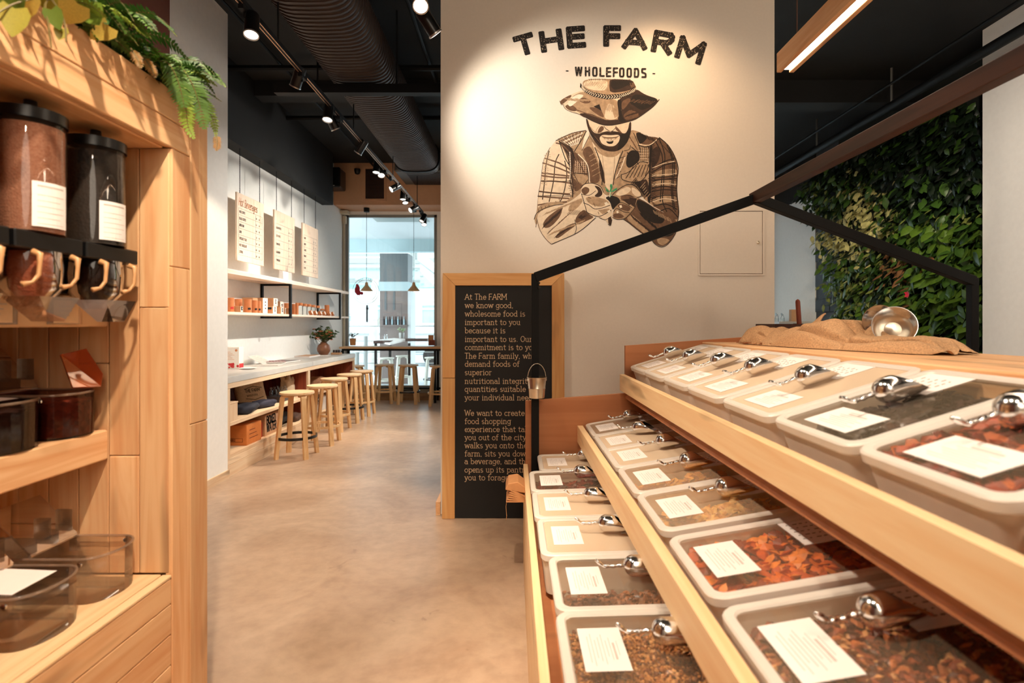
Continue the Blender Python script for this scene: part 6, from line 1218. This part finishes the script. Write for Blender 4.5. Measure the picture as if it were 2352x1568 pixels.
def zp(x, z): q = P(780 + x / 6.533, 460 + z / 6.533, 10.14) - Vector(dc.location); return (q.x, -.0006, q.z)
rb = MB(); rb.poly([zp(*q) for q in ((240,1268),(252,1256),(262,1252),(272,1258),(282,1264),(296,1290),(306,1316),(304,1352),(318,1372),(334,1366),(348,1372),(356,1392),(352,1412),(330,1418),(312,1410),(302,1424),(286,1422),(268,1424),(248,1404),(232,1378),(226,1350),(228,1320),(244,1302),(250,1284))])
for k in range(3): rb.poly([zp(250 + 12 * k, 1262), zp(254 + 12 * k, 1244 + 3 * k), zp(262 + 12 * k, 1262)])
ob('rooster', rb, dc, mats=rooster_red)
lg = MB()
for x in (262, 300): 
    for a, b_ in (((x, 1424), (x - 4, 1476)), ((x - 16, 1478), (x + 12, 1476))): seg_quads(lg, [zp(*a)[::2], zp(*b_)[::2]], lambda q: Vector((q[0], -.0005, q[1])), .005)
ob('rooster_legs', lg, dc, mats=decink)

# ---------------------------------------------------------------- street outside the window
pave = mat('pavement_concrete', srgb(188, 194, 196), .7, noise=.06, scale=2); struct('ground', box(-16, 10.22, -.12, 20, 60, -.02), pave)
stone = mat('white_render', srgb(206, 210, 210), .8, noise=.02, scale=1); tealM = mat('pale_teal_concrete', srgb(176, 196, 198), .7, noise=.03, scale=3); bluegl = mat('reflecting_glass', srgb(150, 176, 184), .15, noise=.1, scale=2); steelg = mat('painted_steel', srgb(146, 150, 146), .5, noise=.05)
t = thing('street_soffit', 'pale concrete soffit overhanging the pavement outside the window', 'canopy', (-1.5, 12.4, 3.6)); ob('slab', box(-5, -2.14, 0, 9, 1.5, .25), t, mats=stone); ob('edge_beam', box(-5, 1.5, -.32, 9, 1.8, .25), t, mats=tealM)
ob('soffit_panel', MB().add([(P(x, y, 3.59 * 0 + (3.6 - H) * F / (CY - y)) - Vector((-1.5, 12.4, 3.606))) for x, y in ((846, 492), (975, 492), (987, 509), (866, 509))], [(0, 1, 2, 3)]), t, mats=steelg)
t = thing('white_building', 'white rendered building with grey windows across the street', 'building', (-2, 26, 0)); ob('wall', box(-14, 0, 0, 16, 1, 12), t, mats=stone)
def fwin(px0, py0, px1, py1, parent=t):
    a, b_ = P(px0, py1, 26) - Vector((-2, 26, 0)), P(px1, py0, 26) - Vector((-2, 26, 0)); f_ = MB(); e = .09
    for q in ((a.x, a.z, b_.x, a.z + e), (a.x, b_.z - e, b_.x, b_.z), (a.x, a.z + e, a.x + e, b_.z - e), (b_.x - e, a.z + e, b_.x, b_.z - e), (a.x + e, a.z * .3 + b_.z * .7, b_.x - e, a.z * .3 + b_.z * .7 + e)): f_.box(q[0], -.08, q[1], q[2], 0, q[3])
    w_ = ob('window', f_, parent, mats=stone); ob('pane', box(a.x + e, -.03, a.z + e, b_.x - e, -.01, b_.z - e), w_, mats=bluegl)
for q in ((966, 697, 1012, 746), (798, 718, 812, 742), (864, 696, 881, 745), (1040, 697, 1090, 746), (842, 696, 846, 744), (860, 592, 875, 608), (800, 640, 815, 662)): fwin(*q)
ob('ledge', box(-14, -.25, 4.3, 16, 0, 4.55), t, mats=steelg); ob('ledge', box(-14, -.12, .9, 16, 0, .96), t, mats=steelg)
t = thing('glass_canopy', 'greenish glass canopy on steel arms over the pavement', 'canopy', (-4.5, 16, 2.6)); gl_ = clear('green_glass', (.72, .92, .90, 1), .2, .05, .25, srgb(190, 226, 222))
q = [P(790, 664, 16), P(1000, 662, 16), P(960, 618, 18.5), P(790, 618, 18.5)]; ob('glass_sheet', MB().prism([v - Vector(t.location) for v in q], (0, 0, .03)), t, mats=gl_)
for a, b_ in (((790, 646, 16.2), (965, 646, 16.2)), ((790, 617, 18.4), (965, 617, 18.4)), ((790, 585.5, 18), (945, 585.5, 18))): ob('steel_bar', MB().bar(P(*a) - Vector(t.location), P(*b_) - Vector(t.location), .06, .09), t, mats=steelg)
ob('end_bracket', MB().box(-.12, -.1, -.13, .12, .1, .13), t, P(950, 586, 17.8) - Vector(t.location), mats=steelg); ob('drop_rod', MB().tube([P(951, 527, 17.6) - Vector(t.location), P(951, 612, 17.6) - Vector(t.location)], .04, 8), t, mats=steelg)
for q_ in ((770, 640, 16.6), (770, 620, 18.3)): v_ = P(*q_) - Vector(t.location); ob('support_post', MB().tube([(v_.x, v_.y, -2.62), (v_.x, v_.y, v_.z + .1)], .06, 10), t, mats=steelg); ob('steel_bar', MB().bar(v_ + Vector((0, 0, -.03)), v_ + Vector((.6, 0, -.03)), .06, .08), t, mats=steelg)
for k in range(5): ob('glass_fixing', MB().lathe([(0, .05), (.06, .04), (.06, 0)], 8), t, P(945 + 12 * (k % 3), 622 + 14 * (k // 2), 16.8) - Vector(t.location), mats=steelg)
t = thing('entry_stair', 'white sloping stair flank with a steel handrail beyond the canopy', 'stair', (-3, 20, 3)); ob('flank', MB().prism([P(*q) - Vector(t.location) for q in ((962, 575, 20), (1006, 612, 20), (1006, 648, 20), (955, 596, 20))], (0, .4, 0)), t, mats=stone)
for a, b_ in (((955, 596, 19.7), (1000, 630, 19.7)), ((970, 604, 19.7), (970, 617, 19.7)), ((986, 616, 19.7), (986, 632, 19.7))): ob('handrail', MB().bar(P(*a) - Vector(t.location), P(*b_) - Vector(t.location), .06, .06), t, mats=steelg)
v_ = P(1004, 630, 20) - Vector(t.location); ob('pier', box(v_.x, 0, -3.02, v_.x + .5, .4, v_.z), t, mats=stone)
t = thing('street_column', 'dark clad street column seen through the shop window', 'column', P(911, 878, 13.2)); w_ = .335; slatec = mat('slate_cladding', srgb(84, 92, 94), .4, noise=.05); brclad = mat('brown_cladding', srgb(112, 98, 92), .4, noise=.06, scale=5); z0 = t.location.z
ob('upper_cladding', box(-w_, -.3, 2.42 - z0, w_, .3, 3.1 - z0), t, mats=slatec); ob('lower_cladding', box(-w_, -.3, 0, w_, .3, 2.2 - z0), t, mats=brclad); ob('collar', box(-w_ - .02, -.32, 2.2 - z0, w_ + .02, .32, 2.42 - z0), t, mats=tealM); ob('side_strip', box(w_, -.3, 0, w_ + .07, .3, 2.2 - z0), t, mats=stone)
for x in (-.22, -.02): ob('dark_slot', box(x, -.31, 1.75 - z0, x + .05, -.3, 2.18 - z0), t, mats=slatec)
ob('ledge', box(-w_ + .03, -.36, 1.36 - z0, w_, -.3, 1.39 - z0), t, mats=brclad)
for k in range(8): ob('bottle', MB().lathe([(0, 0), (.022, 0), (.022, .12), (.01, .15), (.01, .2), (0, .2)], 10), t, (-.24 + .07 * k, -.33, 1.39 - z0), mats=bluegl if k % 2 else darkcov, smooth=True)
t = thing('street_tree', 'pale plane tree trunk outside left of the dark column', 'tree', P(858, 850, 15.5)); barkm = mat('pale_bark', srgb(214, 210, 200), .8, noise=.12, scale=4)
ob('trunk', MB().tube([(0, 0, -.3), (.03, 0, .8), (-.02, 0, 1.6), (.05, 0, 2.6)], [.17, .14, .12, .09], 12), t, mats=barkm, smooth='all'); ob('branch', MB().tube([(.0, 0, 1.2), (.2, .1, 1.5), (.36, .1, 2.1)], [.08, .06, .04], 10), t, mats=barkm, smooth='all')
t = thing('terrace_table', 'outdoor high table with white top and brown edge on the terrace', 'table', (-3.2, 12.2, 0)); ob('white_top', MB().prism([P(*q) - Vector(t.location) for q in ((858, 781, 12.4), (896, 789, 11.6), (936, 779, 12.4), (905, 776, 12.6))], (0, 0, -.03)), t, mats=boxw)
ob('timber_top', MB().bar(P(862, 785, 12) - Vector(t.location), P(899, 785, 12) - Vector(t.location), .3, .06), t, mats=darkwood); ob('timber_top', MB().bar(P(934, 780, 12.3) - Vector(t.location), P(984, 780, 12.3) - Vector(t.location), .3, .06), t, mats=darkwood)
for px in (863, 896, 940): ob('leg', MB().bar(P(px, 788, 12) - Vector(t.location), P(px, 862, 12) - Vector(t.location), .05, .05, up=(1, 0, 0)), t, mats=blackM)
pot('terrace_pot_plant', 922.5, 777, 12.3, .065, .13, greyM, 'pale green plant in a grey pot on the terrace table', paleleaf, 9, .1)
t = thing('terrace_jug', 'small clear jug on the terrace table by the dark column', 'jug', P(886, 781, 12.2)); ob('glass', MB().lathe([(0, 0), (.04, 0), (.045, .09), (.03, .11), (.035, .13)], 14), t, mats=glassc, smooth=True)
for k, (px, lab) in enumerate(((840, 'grey steel bollard on the terrace, nearer the tree'), (820, 'low grey steel bollard behind the counter end'))):
    t = thing('bollard', lab, 'bollard', P(px, 862, 14), 0, 'bollards outside'); ob('post', MB().tube([(0, 0, -.05), (0, 0, 1.02 if k == 0 else .6)], .055, 12), t, mats=steelg, smooth=True)
t = thing('terrace_railing', 'thin steel railing along the terrace edge', 'railing', (-2, 14.6, 0))
for z in (.35, .65, .95, 1.35): ob('rail', MB().tube([(-3.2, 0, z), (3, 0, z)], .012, 6), t, mats=steelg)
for x in (-3.2, -1.2, .8, 2.8): ob('post', MB().tube([(x, 0, -.02), (x, 0, 1.36)], .018, 6), t, mats=steelg)
G = 'bleached stools on the terrace'
for x, y, hp, lab in ((-2.83, 11.55, 'w', 'bleached stool outside left, before the terrace table'), (-2.62, 12.35, 'w', 'bleached stool outside behind another, beside the dark column'), (-1.86, 11.75, 'b', 'bleached stool outside at the right of the window')):
    stool(x, y, .1, hp, lab, G, True)
t = thing('parked_car', 'pale grey parked car outside low behind the stools', 'car', (-1.6, 19, 0)); cm = mat('pale_car_paint', srgb(196, 204, 208), .3, noise=.02)
pr_ = [(-2.1, .35), (-2.05, .75), (-1.3, .85), (-.75, 1.32), (.6, 1.35), (1.2, .92), (1.95, .82), (2.05, .4)]; ob('body', MB().prism([(x, -.8, z) for x, z in pr_], (0, 1.6, 0)), t, mats=cm, bevel=.05)
for x in (-1.3, 1.25): ob('wheel', MB().lathe([(0, -.1), (.3, -.1), (.32, -.07), (.32, .07), (.3, .1), (0, .1)], 18, (x, -.72, .32), M=Matrix.Rotation(R(90), 3, 'X')), t, mats=blackS, smooth=True)
ob('side_window', MB().prism([(x, -.81, z) for x, z in ((-1.1, .9), (-.68, 1.26), (.5, 1.28), (1., .93))], (0, .01, 0)), t, mats=bluegl)

# ---------------------------------------------------------------- living wall on the right
lw_ = thing('living_wall', 'lush planted green wall over the dark block wall at the right', 'living wall', (4.74, 6.7, .9))
ob('backing', box(-.02, -1.47, 0, .0, 1.25, 3.3), lw_, mats=mat('planter_felt', srgb(24, 28, 22), .9, noise=.2))
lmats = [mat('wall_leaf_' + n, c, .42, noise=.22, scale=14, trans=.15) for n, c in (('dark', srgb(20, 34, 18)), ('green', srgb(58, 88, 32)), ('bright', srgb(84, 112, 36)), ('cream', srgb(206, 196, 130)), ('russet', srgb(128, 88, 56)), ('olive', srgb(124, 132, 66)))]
def leafmesh(m, a=.34, fold=.12):      # points along -z, faces -x
    sh = [(0, 0), (.6, -.22), (1, -.5), (.55, -.82), (0, -1.05)]
    vs = [(0, 0, 0), (-.04, 0, -.35), (-.02, 0, -.7), (.08, 0, -1.05)] + [(fold * .5, a * .75, -.22), (fold * .4, a, -.5), (fold * .5, a * .6, -.8)] + [(fold * .5, -a * .75, -.22), (fold * .4, -a, -.5), (fold * .5, -a * .6, -.8)]
    fs = [(0, 1, 4), (4, 1, 5), (1, 2, 5), (5, 2, 6), (2, 3, 6), (0, 7, 1), (7, 8, 1), (1, 8, 2), (8, 9, 2), (2, 9, 3)]
    return MB().add(vs, fs), m
LMB = [(leafmesh(m, a)[0], m) for m, a in zip(lmats, (.26, .28, .34, .36, .22, .24))]
LME = [mb.mesh('wall_leaf', m, 'all') for mb, m in LMB]
rl = random.Random(21); allv = []
lo = Vector(lw_.location)
bx = [(300, 1795), (420, 1826), (470, 1852), (520, 1866), (560, 1872), (600, 1888), (640, 1897), (700, 1912), (740, 1926), (1000, 1960)]
def left_edge(py):
    for (a, xa), (b_, xb) in zip(bx, bx[1:]):
        if py <= b_: return xa + (xb - xa) * max(0, py - a) / (b_ - a)
    return 1960
for k in range(5200):
    y, z = rl.uniform(5.36, 8.9), rl.uniform(.95, 3.75)
    px, py = CX + 4.6 * F / y, CY - (z - H) * F / y
    if px < left_edge(py) + rl.uniform(-12, 14): continue
    t_ = rl.random()
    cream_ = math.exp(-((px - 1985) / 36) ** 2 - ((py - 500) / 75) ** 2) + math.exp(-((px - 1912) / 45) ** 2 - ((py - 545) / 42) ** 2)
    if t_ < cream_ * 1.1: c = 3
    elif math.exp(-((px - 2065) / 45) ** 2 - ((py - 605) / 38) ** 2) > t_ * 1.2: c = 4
    elif py < 470 and (px > 2010 or py < 410): c = 0 if t_ < .85 else 1  # darker leaf colours stand in for the unlit top of the planting
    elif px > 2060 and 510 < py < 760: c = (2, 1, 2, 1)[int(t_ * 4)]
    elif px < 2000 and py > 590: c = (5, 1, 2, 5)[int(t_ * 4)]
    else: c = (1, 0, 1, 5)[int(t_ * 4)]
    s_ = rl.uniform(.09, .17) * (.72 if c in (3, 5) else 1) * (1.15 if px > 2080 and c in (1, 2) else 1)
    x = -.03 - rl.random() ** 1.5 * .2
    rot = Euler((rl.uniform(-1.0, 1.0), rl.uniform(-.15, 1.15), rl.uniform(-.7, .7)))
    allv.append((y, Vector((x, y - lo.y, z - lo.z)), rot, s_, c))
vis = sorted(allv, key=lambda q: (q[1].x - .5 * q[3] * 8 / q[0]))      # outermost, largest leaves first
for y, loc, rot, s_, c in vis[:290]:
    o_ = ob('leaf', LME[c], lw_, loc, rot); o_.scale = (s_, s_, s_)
um = [MB() for _ in LMB]
big_ = MB()
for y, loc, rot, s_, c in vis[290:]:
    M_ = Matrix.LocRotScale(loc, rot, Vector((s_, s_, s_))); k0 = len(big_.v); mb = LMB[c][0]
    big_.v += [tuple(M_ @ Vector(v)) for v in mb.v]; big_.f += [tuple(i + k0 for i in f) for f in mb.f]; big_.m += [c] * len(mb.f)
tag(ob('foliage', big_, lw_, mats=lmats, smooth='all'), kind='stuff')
fl = MB()
for k in range(5): a = k * 1.257; fl.add([(0, 0, 0), (-.01, math.cos(a) * .03, math.sin(a) * .03), (-.02, math.cos(a + .6) * .045, math.sin(a + .6) * .045), (-.01, math.cos(a + 1.2) * .03, math.sin(a + 1.2) * .03)], [(0, 1, 2, 3)])
ob('red_flower', fl, lw_, PX(2086, 676, 4.45) - lo, mats=mat('crimson_petal', srgb(196, 28, 58), .5))
# ---------------------------------------------------------------- far right shelf behind the stand
t = thing('service_shelf', 'grey shelf on the white wall beyond the bulk stand', 'shelf', (4.5, 9.1, 1.42)); ob('board', box(-.3, -.42, 0, .24, .6, .035), t, mats=concrete_top, bevel=.003); ob('bracket', box(.1, -.1, -.2, .24, -.07, 0), t, mats=blackM)
for k, (px, lab) in enumerate(((1784, 'clip top jar half hidden by the pillar edge'), (1797, 'clip top jar on the grey shelf, right one of two'))):
    o_ = P(px, 738.3, 9.0); t = thing('clip_jar', lab, 'jar', o_, 0, 'clip top jars on the grey shelf')
    ob('glass', MB().lathe([(0, 0), (.035, 0), (.035, .03), (.03, .05), (.032, .055)], 16), t, mats=glassc, smooth=True); ob('lid', MB().lathe([(0, -.004), (.024, -.004), (.024, .004), (0, .004)], 16, (-.01, 0, .12), M=Matrix.Rotation(R(75), 3, 'Y')), t, mats=greyM, smooth=True)
    ob('wire', MB().tube([(-.03, 0, .05), (.0, 0, .115), (.012, 0, .12), (.035, 0, .04)], .003, 6), t, mats=blackM)
t = thing('beige_carton', 'plain beige box on the grey shelf beside the jars', 'box', P(1822, 738.3, 9.0)); ob('carton_body', box(-.05, -.04, 0, .055, .04, .2), t, mats=box_m, bevel=.002); ob('flap', box(-.05, -.041, .17, .055, -.04, .2), t, mats=box_m)
# crate with a rolling pin on the stand
t = thing('dark_crate', 'low dark wooden crate at the far end of the stand top', 'crate', BL(1.585, 3.06, 1.3105), TH)
for q in ((-.15, -.12, .15, -.105), (-.15, .105, .15, .12), (-.15, -.105, -.135, .105), (.135, -.105, .15, .105)): ob('side_board', box(q[0], q[1], 0, q[2], q[3], .108), t, mats=darkwood, bevel=.002)
ob('base', box(-.134, -.104, 0, .134, .104, .012), t, mats=darkwood)
t = thing('wooden_pestle', 'red brown wooden rod standing in the dark crate', 'rod', BL(1.62, 3.04, 1.324), TH); ob('rod', MB().tube([(.006, 0, 0), (.0, 0, .1), (-.008, 0, .22), (-.0085, 0, .228), (-.009, 0, .233)], [.013, .013, .0125, .01, .004], 14), t, mats=redwood, smooth=True); ob('worn_end', MB().tube([(-.0088, 0, .2325), (-.0091, 0, .2345)], [.004, .002], 10), t, mats=redwood)

# burlap sack with metal funnels
bl_ = [(2.99, .02), (2.90, .04), (2.80, .088), (2.71, .05), (2.63, .036), (2.54, .085), (2.44, .120), (2.34, .126), (2.26, .085), (2.18, .058), (2.08, .052), (2.0, .062), (1.92, .055), (1.85, .012)]
def bh(y):
    for (a, ha), (b_, hb) in zip(bl_, bl_[1:]):
        if y >= b_: f = (a - y) / (a - b_); f = f * f * (3 - 2 * f); return ha + (hb - ha) * f
    return .012
mb = MB(); NS, NT = 170, 64
gs = lambda x, w_: math.exp(-(x / w_) ** 2)
sm = lambda a, b_, x: max(0, min(1, (x - a) / (b_ - a)))
for i in range(NS + 1):
    s_ = i / NS; y = 2.99 - 1.14 * s_; xc = 1.345 + .19 * s_; hw_ = .085 + .085 * math.sin(math.pi * s_) ** .5
    for j in range(NT + 1):
        v = j / NT * 2 - 1; edge = (1 - abs(v) ** 3.2); f = bh(y) * edge ** .5
        c1 = gs(v + .62 - .16 * math.sin(6.5 * s_ + .6), .085) * sm(.28, .36, s_) * sm(1, .9, s_)
        c2 = gs(s_ - (.245 + .13 * (v + .9)), .022) * sm(.9, .2, v)
        c3 = gs(v + .30 - .22 * math.sin(9 * s_ + 2.0), .07) * sm(.40, .5, s_) * sm(.72, .62, s_)
        c4 = gs(s_ - (.70 - .10 * (v + .8)), .018) * sm(.7, .1, v); c5 = gs(s_ - (.10 + .05 * v), .016) * sm(.6, 0, v); c6 = gs(v + .85 - .1 * math.sin(11 * s_), .05) * sm(.02, .08, s_) * sm(.26, .2, s_)
        cut = min(1, .62 * c1 + .6 * c2 + .38 * c3 + .5 * c4 + .5 * c5 + .4 * c6)
        nz_ = (noise.noise(Vector((s_ * 11, v * 2.6, 3))) * .014 + noise.noise(Vector((s_ * 30, v * 6, 7))) * .005) * edge
        mb.v.append((xc + v * hw_ + .035 * cut * (v < .2) + .012 * noise.noise(Vector((s_ * 13, v, 9))), y + .02 * math.sin(3 * v + 6 * s_), max(.002, f * (1 - .75 * cut) + nz_)))
mb.f = [(i * (NT + 1) + j, i * (NT + 1) + j + 1, (i + 1) * (NT + 1) + j + 1, (i + 1) * (NT + 1) + j) for i in range(NS) for j in range(NT)]; mb.m = [0] * len(mb.f)
bur = thing('burlap_sack', 'crumpled burlap sack lying along the top of the bulk stand', 'sack', BL(1.42, 2.4, 1.311), TH)
mb.v = [(x - 1.42, y - 2.4, z) for x, y, z in mb.v]; ob('sack_cloth', mb, bur, mats=burlap, smooth='all')
fl = MB(); n1, n2 = 26, 10      # a folded-over flap with a frayed edge, lying on the near side
for i in range(n1 + 1):
    s_ = i / n1
    for j in range(n2 + 1):
        v = j / n2; y = 2.86 - .44 * s_; h_ = bh(y)
        fl.v.append((1.30 + .13 * s_ - .10 * (1 - v) - .42 - .58 * 0 - 1.0 + .02 * math.sin(9 * s_), y - 2.4 + .05 * v, .012 + (h_ + .012) * math.sin(math.pi * .5 * v) + .014 * math.sin(11 * s_ + 3 * v) * v))
fl.f = [(i * (n2 + 1) + j, (i + 1) * (n2 + 1) + j, (i + 1) * (n2 + 1) + j + 1, i * (n2 + 1) + j + 1) for i in range(n1) for j in range(n2)]; fl.m = [0] * len(fl.f)
o_ = ob('folded_flap', fl, bur, mats=burlap, smooth='all'); so = o_.modifiers.new('thick', 'SOLIDIFY'); so.thickness = .006
fr = MB()
for k in range(26):
    y = 2.86 - .44 * k / 26; x = 1.30 + .13 * k / 26 - .10 - 1.42 + rnd.uniform(-.01, .01); fr.tube([(x, y - 2.4, .01), (x - rnd.uniform(.01, .03), y - 2.4 + rnd.uniform(-.02, .02), rnd.uniform(.003, .02))], .0012, 4)
tag(ob('frayed_threads', fr, bur, mats=mat('frayed_jute', srgb(150, 92, 58), .9)), kind='stuff')
def funnel(x, y, z, aim, lab, r=.075):
    o_ = BL(x, y, z); t = thing('steel_funnel', lab, 'funnel', o_, 0, 'steel funnels on the burlap sack'); q = (Vector((0, 0, H)) + Vector(aim) - o_).normalized().to_track_quat('Z', 'Y').to_matrix()
    ob('cone', MB().lathe([(r * 1.03, .0), (r * 1.03, .004), (r, .004), (r * .42, -.075), (r * .4, -.085)], 32, M=q), t, mats=steel, smooth=True); ob('mesh_base', MB().lathe([(r * .41, -.078), (r * .2, -.074), (0, -.073)], 20, M=q), t, mats=galv, smooth=True); ob('spout', MB().lathe([(r * .4, -.085), (r * .3, -.12), (r * .28, -.13)], 20, M=q), t, mats=steel, smooth=True)
funnel(1.515, 2.13, 1.412, (.2, 0, .5), 'nearer steel funnel with its mouth towards the viewer, on the burlap'); funnel(1.545, 2.26, 1.432, (-1.8, 0, .4), 'second steel funnel behind the first on the burlap', .065)
